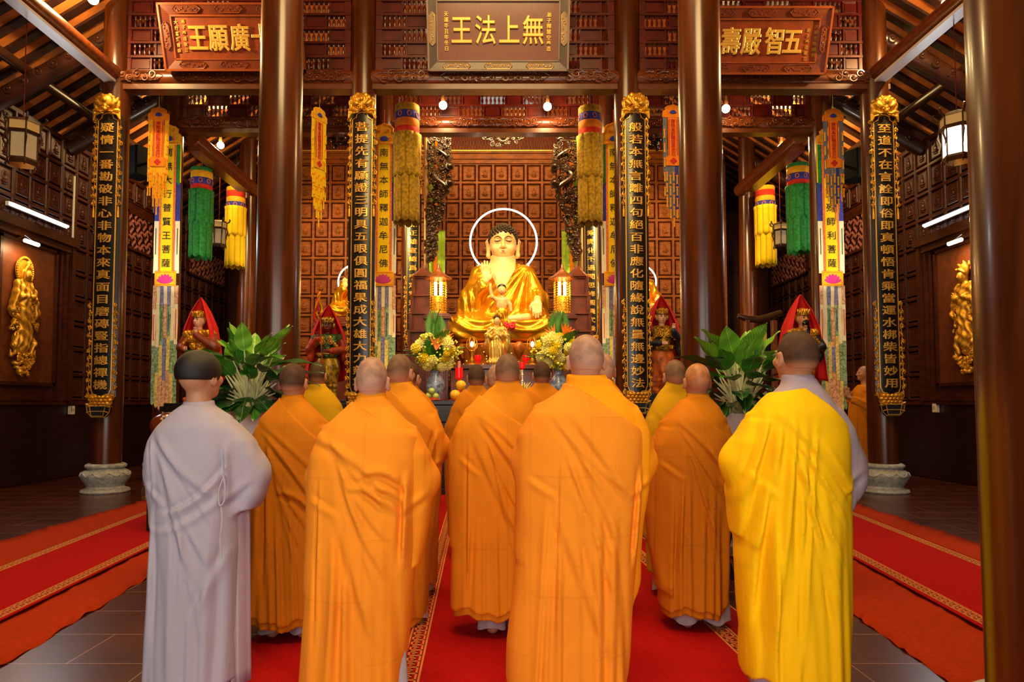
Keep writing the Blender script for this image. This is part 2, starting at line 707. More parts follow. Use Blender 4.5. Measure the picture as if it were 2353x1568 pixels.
for sg, nm in ((-1, 'left'), (1, 'right')):
    xo, xi = X0 + sg * (WX + 0.9), X0
    b = MB()
    v = []
    for (x, dz) in ((xo, 0), (xi, 0), (xi, 0.12), (xo, 0.12)):
        for y in (-3.2, RA + 1.0):
            v.append((x, y, roofz(x) + 0.16 + dz))
    b.add(v, [(0, 1, 3, 2), (2, 3, 5, 4), (4, 5, 7, 6), (6, 7, 1, 0), (0, 2, 4, 6), (1, 7, 5, 3)])
    ce = b.build('ceiling_' + nm, M_TILEUNDER)
    struct(ce, '%s slope of the tiled roof seen from below, over dark rafters' % nm, 'ceiling')
    # rafters running down the slope
    L = 4.4 / math.cos(math.atan(SL))
    rb = MB().bbox((0, 0, 0), (L, 0.14, 0.05))
    rme = rb.mesh('rafter', M_RAFTER)
    for i in range(34):
        y = 8.6 + i * 0.35
        o = put('rafter', rme, ce, (X0 + sg * (WX + 0.5 - 2.2), y, roofz(X0 + sg * (WX + 0.5 - 2.2)) + 0.135))
        o.rotation_euler = (0, sg * math.atan(SL), 0)
    # purlins along the aisle
    for dx in (0.55, 1.25):
        x = X0 + sg * (WX - dx)
        put('purlin', MB().tube([(x, 7.0, roofz(x) - 0.05), (x, RA, roofz(x) - 0.05)], 0.085, 10).mesh('purlin', M_STRUT), ce)
    # principal rafters from the outer columns to the wall
    for y in (R2, R3 + 0.1, R4):
        xa, xb = X0 + sg * OB, X0 + sg * WX
        c = MB()
        ang = math.atan2(roofz(xb) - roofz(xa), abs(xb - xa))
        c.tube([(xa, y, roofz(xa) - 0.30), (xb, y, roofz(xb) - 0.22)], 0.15, 14)
        for k in range(7):
            t = 0.12 + k * 0.12
            px, pz = xa + (xb - xa) * t, roofz(xa) - 0.30 + (roofz(xb) - roofz(xa) + 0.08) * t
            c.spiral((px, pz), 0.085, 1.4, k, 1 if k % 2 else -1, 0.018, 6, 16, y - 0.135)
        put('carved_strut', c.mesh('carved_strut', M_STRUT), ce)

# ---- wall panels with small seated figures in relief


def little_buddha():
    b = MB()
    b.sph((0, 0, 0.075), (0.026, 0.02, 0.03), 8, 6)
    b.sph((0, 0, 0.108), (0.013, 0.012, 0.013), 6, 4)
    b.sph((0, 0, 0.0), (0.052, 0.026, 0.06), 8, 6)
    b.sph((0, 0, -0.055), (0.085, 0.03, 0.026), 10, 6)
    b.sph((0, 0, -0.095), (0.07, 0.026, 0.016), 10, 5)
    b.tube([(0.075 * math.cos(t), 0.004, 0.03 + 0.1 * math.sin(t)) for t in np.linspace(-0.3, PI + 0.3, 14)], 0.006, 5)
    return b


LB = little_buddha()


def cell(w, h, fig=True):
    """one framed relief panel, centred on 0, facing -y; wall face at y=0"""
    b = MB()
    def ring(x, z, y0, x2, z2, y1):
        v = [(-x, y0, -z), (x, y0, -z), (x, y0, z), (-x, y0, z), (-x2, y1, -z2), (x2, y1, -z2), (x2, y1, z2), (-x2, y1, z2)]
        b.add(v, [(i, (i + 1) % 4, (i + 1) % 4 + 4, i + 4) for i in range(4)])
    W2, H2 = w / 2, h / 2
    ring(W2, H2, -0.024, W2 - 0.022, H2 - 0.022, -0.024)
    ring(W2 - 0.022, H2 - 0.022, -0.024, W2 - 0.04, H2 - 0.04, 0.0)
    ring(W2 - 0.04, H2 - 0.04, 0.0, W2 - 0.06, H2 - 0.06, 0.0)
    ring(W2 - 0.06, H2 - 0.06, 0.0, W2 - 0.075, H2 - 0.075, -0.014)
    ring(W2 - 0.075, H2 - 0.075, -0.014, W2 - 0.09, H2 - 0.09, -0.006)
    x, z = W2 - 0.09, H2 - 0.09
    b.add([(-x, -0.006, -z), (x, -0.006, -z), (x, -0.006, z), (-x, -0.006, z)], [(0, 1, 2, 3)])
    if fig:
        b.merge(LB, T(0, -0.008, -0.005))
    return b


def fold_field(b, M, cols, rows, cw, ch, fig, z_top, u0, skip=None):
    cA, cB = cell(cw, ch, True), cell(cw, ch, False)
    for r in range(rows):
        for c in range(cols):
            u, z = u0 + (c + 0.5) * cw, z_top - (r + 0.5) * ch
            if skip and skip(u, z):
                continue
            b.merge(cA if fig(r) else cB, M @ T(u, 0, z))


# back wall of the nave
CW, CH = 0.426, 0.498
zt = W(1152, 377, RB).z
b = MB()
b.box(X0 - 5.96, X0 + 5.96, RB + 0.0, RB + 0.2, 0, 9.2)
xc = W(1152, 500, RB).x
fold_field(b, T(0, RB, 0), 27, 15, CW, CH, lambda r: True, zt, xc - 13.5 * CW)
for (z0, z1, dy) in ((zt, zt + 0.1, 0.06), (zt + 0.1, zt + 0.24, 0.1), (zt + 0.24, zt + 0.3, 0.14)):
    b.box(X0 - 5.9, X0 + 5.9, RB - dy, RB, z0, z1)
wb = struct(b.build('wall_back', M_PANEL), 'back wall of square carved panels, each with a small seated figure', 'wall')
b = MB()
z0 = W(1152, 350, RB).z
for i in range(150):
    x = X0 - 5.85 + i * 0.078
    b.lathe([(0.016, z0), (0.02, z0 + 0.06), (0.012, z0 + 0.09), (0.02, z0 + 0.2), (0.022, z0 + 0.3), (0.012, z0 + 0.42), (0.018, z0 + 0.5)], 6, (x, RB - 0.08, 0))
b.box(X0 - 5.9, X0 + 5.9, RB - 0.14, RB, z0 + 0.5, z0 + 0.62)
b.build('baluster_band', M_REDWOOD, wb)
MB().box(X0 - 5.9, X0 + 5.9, RB - 0.15, RB - 0.12, z0 - 0.02, z0 + 0.005).build('gold_trim', M_GOLDFLAT, wb)

# aisle end walls and altar partition ends
for sg, nm in ((-1, 'aisle_left'), (1, 'aisle_right')):
    xa, xb = X0 + sg * 5.96, X0 + sg * (WX + 0.15)
    b = MB()
    b.box(min(xa, xb), max(xa, xb), RA, RA + 0.2, 0, 8)
    n = 12
    for i in range(n):
        x = min(xa, xb) + (i + 0.5) * abs(xb - xa) / n
        b.box(x - 0.07, x + 0.07, RA - 0.025, RA, 0.3, 4.6)
    b.box(min(xa, xa - sg * 0.2), max(xa, xa - sg * 0.2), RB + 0.2, RA, 0, 8.5)
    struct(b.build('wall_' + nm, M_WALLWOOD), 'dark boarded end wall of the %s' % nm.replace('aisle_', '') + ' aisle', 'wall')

# side walls
for sg, nm in ((-1, 'left'), (1, 'right')):
    xw = X0 + sg * WX
    b = MB()
    b.box(min(xw, xw + sg * 0.2), max(xw, xw + sg * 0.2), 4.0, RA + 0.2, 0, 6.36)
    M = Matrix(((0, -sg * -1, 0, xw), (1, 0, 0, 0), (0, 0, 1, 0), (0, 0, 0, 1)))
    # local x -> world y, local y(-) -> into the room
    M = Matrix(((0, sg, 0, xw), (1, 0, 0, 0), (0, 0, 1, 0), (0, 0, 0, 1)))
    ya, yb = 10.55, 12.72   # niche
    def skip(u, z, ya=ya, yb=yb):
        return (ya < u < yb and z < 4.42) or (14.55 < u < 15.75 and 4.7 < z < 5.65) or (17.45 < u < 19.9 and 4.7 < z < 5.65)
    fold_field(b, M, 37, 10, 0.415, 0.485, lambda r: r < 4, 6.3, 4.6, skip)
    # ledge over the dado
    b.box(min(xw, xw - sg * 0.10), max(xw, xw - sg * 0.10), 4.0, RA, 1.36, 1.43)
    # niche frame: stepped pilasters and lintel
    for k, (e, t) in enumerate(((0.0, 0.16), (0.10, 0.11), (0.19, 0.07))):
        b.box(min(xw, xw - sg * t), max(xw, xw - sg * t), ya + e, ya + e + 0.10, 1.43, 4.42)
        b.box(min(xw, xw - sg * t), max(xw, xw - sg * t), yb - e - 0.10, yb - e, 1.43, 4.42)
    b.box(min(xw, xw - sg * 0.2), max(xw, xw - sg * 0.2), ya - 0.05, yb + 0.05, 4.3, 4.46)
    b.box(min(xw, xw - sg * 0.14), max(xw, xw - sg * 0.14), ya, yb, 4.18, 4.3)
    b.box(min(xw, xw - sg * 0.12), max(xw, xw - sg * 0.12), ya, yb, 1.43, 1.56)
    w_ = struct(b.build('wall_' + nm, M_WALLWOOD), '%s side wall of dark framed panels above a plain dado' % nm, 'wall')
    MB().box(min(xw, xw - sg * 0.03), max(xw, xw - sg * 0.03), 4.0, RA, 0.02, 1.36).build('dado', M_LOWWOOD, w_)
    # red carved ground behind the relief
    mr = mat('niche_red_ground', '#64300e', 0.45, var=0.2, vscale=8)
    if not mr.get('done'):
        brick_bump(mr, 8.0, 0.5, 0.25, 0.8, tuple((Matrix.Rotation(PI / 4, 3, 'Z') @ Matrix(((0, 1, 0), (0, 0, 1), (1, 0, 0)))).to_euler()), 0.01, 0.03)
        mr['done'] = 1
    p = MB().box(min(xw, xw - sg * 0.04), max(xw, xw - sg * 0.04), ya + 0.42, yb - 0.42, 1.75, 4.1)
    p.build('niche_ground', mr, w_)
    q = MB()
    for (y0, y1, z0_, z1_) in ((ya + 0.36, ya + 0.42, 1.7, 4.15), (yb - 0.42, yb - 0.36, 1.7, 4.15), (ya + 0.36, yb - 0.36, 4.1, 4.16), (ya + 0.36, yb - 0.36, 1.69, 1.75)):
        q.box(min(xw, xw - sg * 0.07), max(xw, xw - sg * 0.07), y0, y1, z0_, z1_)
    q.build('niche_moulding', M_WALLWOOD, w_)

# fret windows high in the side walls
M_FRET = mat('pale_fret_wood', '#a8685a', 0.5, var=0.2, vscale=9)


def fret(b, w, h, M, t=0.035):
    """interlocking key pattern turned 45 degrees, clipped to w x h"""
    s = 0.125
    seg = []
    for i in range(-14, 15):
        for j in range(-14, 15):
            cx, cz = i * s, j * s
            k = (i + 2 * j) % 5
            if k in (0, 2):
                seg.append((cx - s * 0.95, cz, cx + s * 0.95, cz))
            elif k in (1, 3):
                seg.append((cx, cz - s * 0.95, cx, cz + s * 0.95))
    c45 = math.cos(PI / 4)
    for x0, z0, x1, z1 in seg:
        p = [((x0 - z0) * c45, (x0 + z0) * c45), ((x1 - z1) * c45, (x1 + z1) * c45)]
        d = np.array(p[1]) - np.array(p[0])
        lo, hi = 0.0, 1.0
        for a, lim in ((0, w / 2), (1, h / 2)):
            if abs(d[a]) < 1e-9:
                if abs(p[0][a]) > lim:
                    hi = -1
                continue
            t0, t1 = sorted(((-lim - p[0][a]) / d[a], (lim - p[0][a]) / d[a]))
            lo, hi = max(lo, t0), min(hi, t1)
        if hi - lo < 0.05:
            continue
        a_, b_ = np.array(p[0]) + d * lo, np.array(p[0]) + d * hi
        L_ = float(np.linalg.norm(b_ - a_))
        mid = (a_ + b_) / 2
        ang = math.atan2(d[1], d[0])
        q = MB().bbox((0, 0, 0), (L_ + t * 0.5, 0.03, t))
        b.merge(q, M @ T(mid[0], 0, mid[1]) @ RY(-ang))


n = 1
for sg in (-1, 1):
    xw = X0 + sg * WX
    M = Matrix(((0, sg, 0, xw), (1, 0, 0, 0), (0, 0, 1, 0), (0, 0, 0, 1)))
    for (y0, y1, lab) in ((14.6, 15.7, 'nearer'), (17.5, 19.85, 'farther')):
        z0, z1 = 4.75, 5.6
        fr = MB()
        for (a0, a1, c0, c1) in ((y0, y1, z0, z0 + 0.05), (y0, y1, z1 - 0.05, z1), (y0, y0 + 0.05, z0, z1), (y1 - 0.05, y1, z0, z1)):
            fr.box(min(xw, xw - sg * 0.07), max(xw, xw - sg * 0.07), a0, a1, c0, c1)
        fr.box(min(xw - sg * 0.002, xw - sg * 0.012), max(xw - sg * 0.002, xw - sg * 0.012), y0 + 0.04, y1 - 0.04, z0 + 0.04, z1 - 0.04)
        o = struct(fr.build('window_%d' % n, M_WALLWOOD), '%s fretwork window high in the %s side wall' % (lab, 'left' if sg < 0 else 'right'), 'window')
        fb = MB()
        fret(fb, y1 - y0 - 0.1, z1 - z0 - 0.1, M @ T((y0 + y1) / 2, -0.045, (z0 + z1) / 2), 0.04)
        fb.build('fretwork', M_FRET, o)
        n += 1

# front wall behind the camera, with the wide open doorway
b = MB()
b.box(XL - 0.2, X0 - 4.2, -3.2, -3.0, 0, 7)
b.box(X0 + 4.2, XR + 0.2, -3.2, -3.0, 0, 7)
b.box(X0 - 4.2, X0 + 4.2, -3.2, -3.0, 4.3, 10)
struct(b.build('wall_front', M_WALLWOOD), 'front wall around the open doorway', 'wall')
for sg, nm in ((-1, 'front_left'), (1, 'front_right')):
    xw = X0 + sg * WX
    struct(MB().box(min(xw, xw + sg * 0.2), max(xw, xw + sg * 0.2), -3.2, 4.0, 0, 6.36).build('wall_' + nm, M_WALLWOOD), 'side wall beside the entrance', 'wall')

# ---- columns on carved stone bases
LBASE = [(0.335, 0.0), (0.35, 0.02), (0.34, 0.05), (0.275, 0.075), (0.262, 0.10), (0.30, 0.16), (0.345, 0.235), (0.352, 0.275),
         (0.325, 0.325), (0.265, 0.36), (0.262, 0.375), (0.292, 0.395), (0.295, 0.42), (0.275, 0.44), (0.255, 0.45)]


def stone_base():
    b = MB()
    nn = 48
    b.lathe(LBASE, nn)
    for k in range(10):       # petals carved round the drum
        a = 2 * PI * k / 10
        pts = []
        for t in np.linspace(-1, 1, 9):
            aa = a + t * PI / 10
            z = 0.315 - 0.055 * (1 - t * t) if k % 2 == 0 else 0.315 - 0.055 * (1 - abs(t))
            r = 0.352 - 0.25 * abs(z - 0.27)
            pts.append((r * math.cos(aa), r * math.sin(aa), z))
        b.tube(pts, 0.009, 5)
    return b.mesh('stone_base', M_STONE)


SB = stone_base()


def column(x, y, top, label, r=CR):
    t = thing('column', label, 'column', (x, y, 0), kind='structure')
    put('stone_base', SB, t)
    b = MB().lathe([(r * 1.03, 0.45), (r * 1.04, 1.5), (r * 1.0, 4), (r * 0.95, 7), (r * 0.9, top)], 40)
    b.build('shaft', M_COLUMN, t)
    return t


column(1.72, 2.1, 9.5, 'very near thick wooden column cutting off the right edge of the view', 0.21)
for sg, nm in ((-1, 'left'), (1, 'right')):
    dx = -0.02 if sg < 0 else 0.0
    column(X0 + sg * HB + dx, R1, 9.8, 'tall glossy wooden column in front of the %s potted plant row, rising past the plaque' % nm)
    column(X0 + sg * HB, R2, 9.8, 'wooden column behind the inner %s black couplet board' % nm)
    column(X0 + sg * OB, R2, 8.4, 'wooden column on a grey stone base behind the outer %s black couplet board' % nm)
    column(X0 + sg * HB, R3, 9.8, 'wooden column right behind the hanging brocade cylinder %s of the altar' % nm)
    column(X0 + sg * OB, R3, 8.4, 'dark wooden column behind the bright white and yellow %s banner' % nm)
    column(X0 + sg * HB, R4, 9.0, 'wooden column behind the small inner %s couplet beside the carved arch' % nm)
    column(X0 + sg * OB, R4, 8.4, 'far %s column carrying the round end of the aisle log beam' % nm)


# ---- carved beams between the columns
def beam(x0, x1, y, z, r, label, seedd, parent=None, board=True):
    rr = random.Random(seedd)
    t = thing('beam', label, 'beam', ((x0 + x1) / 2, y, z), kind='structure')
    L = x1 - x0
    MB().tube([(-L / 2, 0, 0), (L / 2, 0, 0)], r, 24).build('log', M_BEAM, t)
    c = MB()
    def cluster(cx, w):
        nn = int(w / 0.105)
        for k in range(nn):
            px = cx - w / 2 + (k + 0.5) * w / nn
            s_ = 1 if k % 2 else -1
            c.spiral((px, 0.03 * s_), rr.uniform(0.06, 0.08), 1.4, rr.uniform(0, 6), s_, 0.016, 6, 15, -r * 0.97)
            c.sph((px + 0.05, -r * 0.97, -0.065 * s_), (0.035, 0.02, 0.018), 7, 5)
            c.tube([(px - 0.09, -r * 0.93, -0.06 * s_), (px - 0.02, -r * 1.0, -0.075 * s_), (px + 0.07, -r * 0.97, -0.04 * s_)], [0.006, 0.013, 0.005], 5)
        c.tube([(cx - w / 2 - 0.12, -r * 0.97, 0), (cx - w / 2 - 0.03, -r, 0.05), (cx + w / 2 + 0.03, -r, 0.05), (cx + w / 2 + 0.12, -r * 0.97, 0)], 0.008, 5)
        c.tube([(cx - w / 2 - 0.12, -r * 0.97, 0), (cx - w / 2 - 0.03, -r, -0.06), (cx + w / 2 + 0.03, -r, -0.06), (cx + w / 2 + 0.12, -r * 0.97, 0)], 0.008, 5)
    cluster(0, min(1.5, L * 0.4))
    cluster(-L / 2 + 0.55, 0.7)
    cluster(L / 2 - 0.55, 0.7)
    c.build('relief_carving', M_BEAM, t)
    if board:
        MB().box(-L / 2, L / 2, -r * 0.8, r * 0.8, -r - 0.055, -r * 0.8).build('under_board', mat('beam_under_board', '#5a2a0c', 0.4, coat=0.3, var=0.2), t)
    return t


ZB2 = W(1152, 184, R2).z
ZB3 = W(1152, 287, R3).z
spans = [(X0 - OB - 0.2, X0 - HB - 0.1, 'left bay'), (X0 - HB + 0.1, X0 + HB - 0.1, 'centre bay'), (X0 + HB + 0.1, X0 + OB + 0.2, 'right bay')]
for i, (a, c_, nm) in enumerate(spans):
    beam(a, c_, R2, ZB2, 0.145, 'front carved log beam under the %s plaque' % nm.replace(' bay', ''), 30 + i)
    beam(a + 0.35 * (i == 0), c_ - 0.35 * (i == 2), R3, ZB3, 0.135, 'rear carved log beam across the %s, below the second lattice' % nm, 40 + i)

# log beams running along the aisles
mwu = mat('pale_planed_underside', '#dcd9d6', 0.3, var=0.08, vscale=3, stretch=(4, 0.4, 4))  # fluorescent light on the polished undersides, put into the colour
for sg, nm in ((-1, 'left'), (1, 'right')):
    x = X0 + sg * OB
    z = W(245 if sg < 0 else 2025, 186, R2 - 0.2).z
    t = thing('beam', 'near aisle beam with pale flat underside running back to the outer %s column' % nm, 'beam', (x, R1, z), kind='structure')
    MB().tube([(0, -1.5, 0.15), (0, R2 - R1, 0.15)], 0.15, 20).build('log', M_BEAM, t)
    MB().box(-0.09, 0.09, -1.5, R2 - R1 - 0.18, -0.01, 0.04).build('pale_underside', mwu, t)
    x2 = X0 + sg * 5.72
    p = W(440 if sg < 0 else 1858, 318, R3 + 0.1)
    t = thing('beam', 'round log beam running back beside the %s aisle, its blunt end near the far column' % nm, 'beam', (x2, R3, p.z), kind='structure')
    c = MB()
    c.tube([(0, 0.0, 0), (0, R4 - R3 - 0.55, 0)], 0.15, 20)
    c.build('log', M_BEAM, t)
    g = MB()
    for k in range(5):
        g.spiral((0, 0), 0.07, 1.3, k, 1, 0.012, 5, 12, 0)
    MB().box(-0.12, 0.12, 0.1, 2.6, -0.24, -0.13).build('under_board', M_BEAM, t)


# ---- lattice screens above the beams
def screen(x0, x1, y, z0, rows, rh, label, seedd):
    t = thing('lattice_screen', label, 'lattice screen', ((x0 + x1) / 2, y, z0), kind='structure')
    L = x1 - x0
    fr, pa = MB(), MB()
    fr.box(-L / 2, -L / 2 + 0.09, -0.05, 0.05, 0, rows * rh)
    fr.box(L / 2 - 0.09, L / 2, -0.05, 0.05, 0, rows * rh)
    unit = 0.80
    for r in range(rows + 1):
        fr.box(-L / 2, L / 2, -0.06, 0.06, r * rh - 0.018, r * rh + 0.018)
    for r in range(rows):
        ba = MB()
        off = (r % 2) * unit * 0.5
        x = -L / 2 + 0.09 - off
        while x < L / 2 - 0.09:
            a, c_ = max(x, -L / 2 + 0.09), min(x + 0.33, L / 2 - 0.09)
            if c_ - a > 0.04:
                pa.box(a, c_, -0.02, 0.02, r * rh + 0.018, (r + 1) * rh - 0.018)
                pa.box(a + 0.03, c_ - 0.03, -0.032, 0.032, r * rh + 0.045, (r + 1) * rh - 0.045)
                for e in (a, c_):
                    fr.box(e - 0.012, e + 0.012, -0.045, 0.045, r * rh, (r + 1) * rh)
            nb = 6
            for k in range(nb):
                bx = x + 0.33 + (k + 0.5) * (unit - 0.33) / nb
                if -L / 2 + 0.1 < bx < L / 2 - 0.1:
                    zz = r * rh
                    ba.lathe([(0.020, zz), (0.026, zz + 0.03), (0.011, zz + 0.05), (0.022, zz + 0.085), (0.026, zz + 0.11), (0.011, zz + 0.165), (0.024, zz + 0.19), (0.02, zz + rh)], 7, (bx, 0, 0), caps=False)
            x += unit
        ba.build('baluster_row', M_REDWOOD, t)
    fr.build('screen_frame', M_REDWOOD, t)
    pa.build('solid_panels', M_REDWOOD, t)
    return t


RH = 0.232
zb = W(1152, 166, R2).z
for i, (a, c_, nm) in enumerate(spans):
    screen(a + (0.35 if i == 0 else 0.1), c_ - (0.35 if i == 2 else 0.1), R2, zb, 7, RH, 'dark red lattice screen of spindles and panels behind the %s plaque' % nm.replace(' bay', ''), i)
    screen(a + (0.4 if i == 0 else 0.1), c_ - (0.4 if i == 2 else 0.1), R3, ZB3 + 0.12, 5, RH, 'second lattice screen in the gap above the rear beam of the %s' % nm, i)
# ================================================================ people
import time as _t
M_SKIN = mat('skin', '#b57f5e', 0.5, var=0.10, vscale=14, bump=0.05, bscale=60, sheen=0.05)
M_SKINP = mat('pale_skin', '#c19379', 0.48, var=0.08, vscale=12, bump=0.05, bscale=60)


def stubble(name, col, skin, z0, z1, rough):
    """cropped hair that thins out into the skin towards the nape"""
    m = mat(name, col, rough, var=0.2, vscale=30, bump=0.12, bscale=900, spec=0.25)
    N, L = m.node_tree.nodes, m.node_tree.links
    b = N['Principled BSDF']
    src = b.inputs['Base Color'].links[0].from_socket
    tc = N.new('ShaderNodeTexCoord')
    sp = N.new('ShaderNodeSeparateXYZ')
    L.new(tc.outputs['Object'], sp.inputs[0])
    mr = N.new('ShaderNodeMapRange')
    mr.interpolation_type = 'SMOOTHSTEP'
    mr.inputs['From Min'].default_value = z0
    mr.inputs['From Max'].default_value = z1
    L.new(sp.outputs[2], mr.inputs['Value'])
    mx = N.new('ShaderNodeMix')
    mx.data_type = 'RGBA'
    L.new(mr.outputs[0], mx.inputs[0])
    mx.inputs[6].default_value = (*lin(skin), 1)
    L.new(src, mx.inputs[7])
    L.new(mx.outputs[2], b.inputs['Base Color'])
    return m


M_STUB = stubble('dark_stubble', '#4c3626', '#b57f5e', 1.525, 1.575, 0.75)
M_STUBL = stubble('light_stubble', '#a5806a', '#c19379', 1.53, 1.60, 0.5)
M_BALD = stubble('shaved_scalp', '#b0764c', '#b57f5e', 1.53, 1.60, 0.32)
M_STUBM = stubble('grey_stubble', '#72563e', '#b57f5e', 1.53, 1.60, 0.6)
M_HAIR = mat('black_hair', '#0b0807', 0.55, var=0.3, vscale=60, bump=0.25, bscale=900)


def head_sdf(S, yaw=0.0, nod=0.0):
    """head and neck with a face; chin ~1.475, crown 1.70, facing +y"""
    A = RZ(yaw) @ RX(nod)
    piv = Vector((0, -0.01, 1.50))

    def q(x, y, z):
        return tuple(piv + A @ (Vector((x, y, z)) - piv))
    S.cap((0, -0.02, 1.36), q(0, -0.012, 1.54), 0.060, 0.053, 0.016)
    S.ell(q(0, -0.012, 1.604), (0.0735, 0.096, 0.097), 0.02, M=A)
    S.ell(q(0, -0.05, 1.575), (0.058, 0.055, 0.062), 0.03, M=A)
    S.ell(q(0, 0.034, 1.548), (0.062, 0.064, 0.082), 0.03, M=A)
    S.ell(q(0, 0.068, 1.495), (0.030, 0.028, 0.022), 0.025, M=A)
    for sx in (-1, 1):
        S.ell(q(sx * 0.032, 0.092, 1.592), (0.017, 0.016, 0.012), 0.012, True, A)
        S.ell(q(sx * 0.032, 0.080, 1.590), (0.013, 0.013, 0.010), 0.003, M=A)
        S.cap(q(sx * 0.016, 0.090, 1.612), q(sx * 0.048, 0.080, 1.610), 0.007, 0.006, 0.012)
        S.ell(q(sx * 0.045, 0.070, 1.560), (0.022, 0.020, 0.020), 0.02, M=A)
        # ear
        S.ell(q(sx * 0.081, -0.004, 1.570), (0.011, 0.021, 0.035), 0.010, M=A @ RZ(-sx * 0.35))
        S.ell(q(sx * 0.090, 0.002, 1.574), (0.006, 0.012, 0.020), 0.006, True, A)
        S.ell(q(sx * 0.079, 0.002, 1.545), (0.009, 0.012, 0.012), 0.008, M=A)
    S.cap(q(0, 0.088, 1.598), q(0, 0.112, 1.560), 0.009, 0.013, 0.012)
    for sx in (-1, 1):
        S.ell(q(sx * 0.011, 0.103, 1.556), (0.009, 0.010, 0.008), 0.008, M=A)
    S.cap(q(-0.019, 0.088, 1.531), q(0.019, 0.088, 1.531), 0.0065, 0.0065, 0.006)
    S.cap(q(-0.016, 0.088, 1.521), q(0.016, 0.088, 1.521), 0.0075, 0.0075, 0.006)


def body_mesh(name, yaw=0.0, nod=0.0, m=None):
    S = Sdf((-0.36, -0.20, -0.01), (0.36, 0.40, 1.72), 0.0062)
    head_sdf(S, yaw, nod)
    S.ell((0, 0, 1.10), (0.125, 0.095, 0.18), 0.06)
    S.ell((0, 0.0, 1.25), (0.135, 0.10, 0.14), 0.06)
    S.ell((0, 0.0, 0.94), (0.145, 0.105, 0.13), 0.06)
    S.cap((-0.10, -0.01, 1.335), (0.10, -0.01, 1.335), 0.045, 0.045, 0.05)
    for s in (-1, 1):
        S.cap((s * 0.085, 0, 0.90), (s * 0.095, 0.0, 0.50), 0.082, 0.056, 0.04)
        S.cap((s * 0.095, -0.005, 0.50), (s * 0.09, -0.035, 0.10), 0.054, 0.036, 0.03)
        S.ell((s * 0.094, -0.03, 0.36), (0.05, 0.055, 0.11), 0.04)
        S.cap((s * 0.09, -0.045, 0.042), (s * 0.10, 0.10, 0.036), 0.038, 0.034, 0.03)
        for i in range(5):
            S.cap((s * (0.078 + 0.014 * i), 0.10, 0.022), (s * (0.078 + 0.016 * i), 0.155 - 0.006 * i * i * 0.5, 0.014), 0.012, 0.009 if i else 0.012, 0.006)
        S.cap((s * 0.13, -0.01, 1.325), (s * 0.185, 0.0, 1.09), 0.046, 0.038, 0.04)
        S.cap((s * 0.185, 0.0, 1.09), (s * 0.05, 0.262, 1.195), 0.042, 0.027, 0.02)
        # praying hand: palm, four unequal fingers, thumb from the side of the palm
        S.ell((s * 0.026, 0.283, 1.245), (0.014, 0.042, 0.055), 0.012)
        for i, (fy, L) in enumerate(((0.252, 0.066), (0.273, 0.078), (0.294, 0.074), (0.314, 0.058))):
            S.cap((s * 0.022, fy, 1.285), (s * 0.013, fy + 0.004 * (i - 1), 1.285 + L * 0.55), 0.0092, 0.0085, 0.004)
            S.cap((s * 0.013, fy + 0.004 * (i - 1), 1.285 + L * 0.55), (s * 0.009, fy + 0.006 * (i - 1), 1.285 + L), 0.0085, 0.007, 0.004)
        S.cap((s * 0.028, 0.250, 1.225), (s * 0.030, 0.222, 1.262), 0.011, 0.0095, 0.006)
        S.cap((s * 0.030, 0.222, 1.262), (s * 0.020, 0.214, 1.292), 0.0095, 0.008, 0.004)
    return S.mesh(name, m or M_SKIN, 1)


def hair_mesh(name, m, off, zb=1.535, thick=False, yaw=0.0, nod=0.0):
    S = Sdf((-0.12, -0.15, 1.48), (0.12, 0.13, 1.74), 0.0045)
    A = RZ(yaw) @ RX(nod)
    piv = Vector((0, -0.01, 1.50))

    def q(x, y, z):
        return tuple(piv + A @ (Vector((x, y, z)) - piv))
    S.ell(q(0, -0.012, 1.604), (0.0735 + off, 0.096 + off, 0.097 + off), 0.0, M=A)
    S.ell(q(0, -0.05, 1.575), (0.058 + off, 0.055 + off, 0.062 + off), 0.03, M=A)
    if thick:
        S.ell(q(0, -0.018, 1.618), (0.088, 0.108, 0.088), 0.03, M=A)
    c, s_ = math.cos(-yaw), math.sin(-yaw)

    def line(x, y, z):
        yy = s_ * x + c * y
        if thick:
            return zb + 0.0 * x + 0.05 * np.clip((yy - 0.05) / 0.05, 0, 1) - z
        a = np.clip((yy + 0.045) / 0.05, 0, 1)
        return zb + 0.075 * a * a * (3 - 2 * a) + 0.05 * np.clip((yy - 0.03) / 0.06, 0, 1) + 0.0 * x - z
    S.cut(line)
    return S.mesh(name, m, 1)


BODY = {k: body_mesh('body', y, n) for k, (y, n) in {'straight': (0, 0.0), 'right': (-0.35, 0.05), 'left': (0.15, 0.03)}.items()}
BODYP = BODY['straight'].copy()
BODYP.materials[0] = M_SKINP
HAIRS = {
    'dark': hair_mesh('stubble', M_STUB, 0.003, 1.525),
    'darkl': hair_mesh('stubble', M_STUB, 0.003, 1.525, yaw=0.15, nod=0.03),
    'darkr': hair_mesh('stubble', M_STUB, 0.003, 1.525, yaw=-0.35, nod=0.05),
    'light': hair_mesh('stubble', M_STUBL, 0.002, 1.53),
    'bald': hair_mesh('stubble', M_BALD, 0.0015, 1.53),
    'grey': hair_mesh('stubble', M_STUBM, 0.0025, 1.53),
    'greyr': hair_mesh('stubble', M_STUBM, 0.0025, 1.53, yaw=-0.35, nod=0.05),
    'black': hair_mesh('hair', M_HAIR, 0.010, 1.563, True, yaw=-0.35, nod=0.05),
}


def robe_mat(name, col, seams=False, var=0.06):
    m = mat(name, col, 0.85, var=var, vscale=3.0, bump=0.35, bscale=5.0, bstretch=(2.2, 2.2, 0.5), bdist=0.02, spec=0.15)
    if seams:
        brick_bump(m, 1.0, 0.52, 0.27, 0.9, (PI / 2, 0, PI / 2), 0.006, 0.0035)
    return m


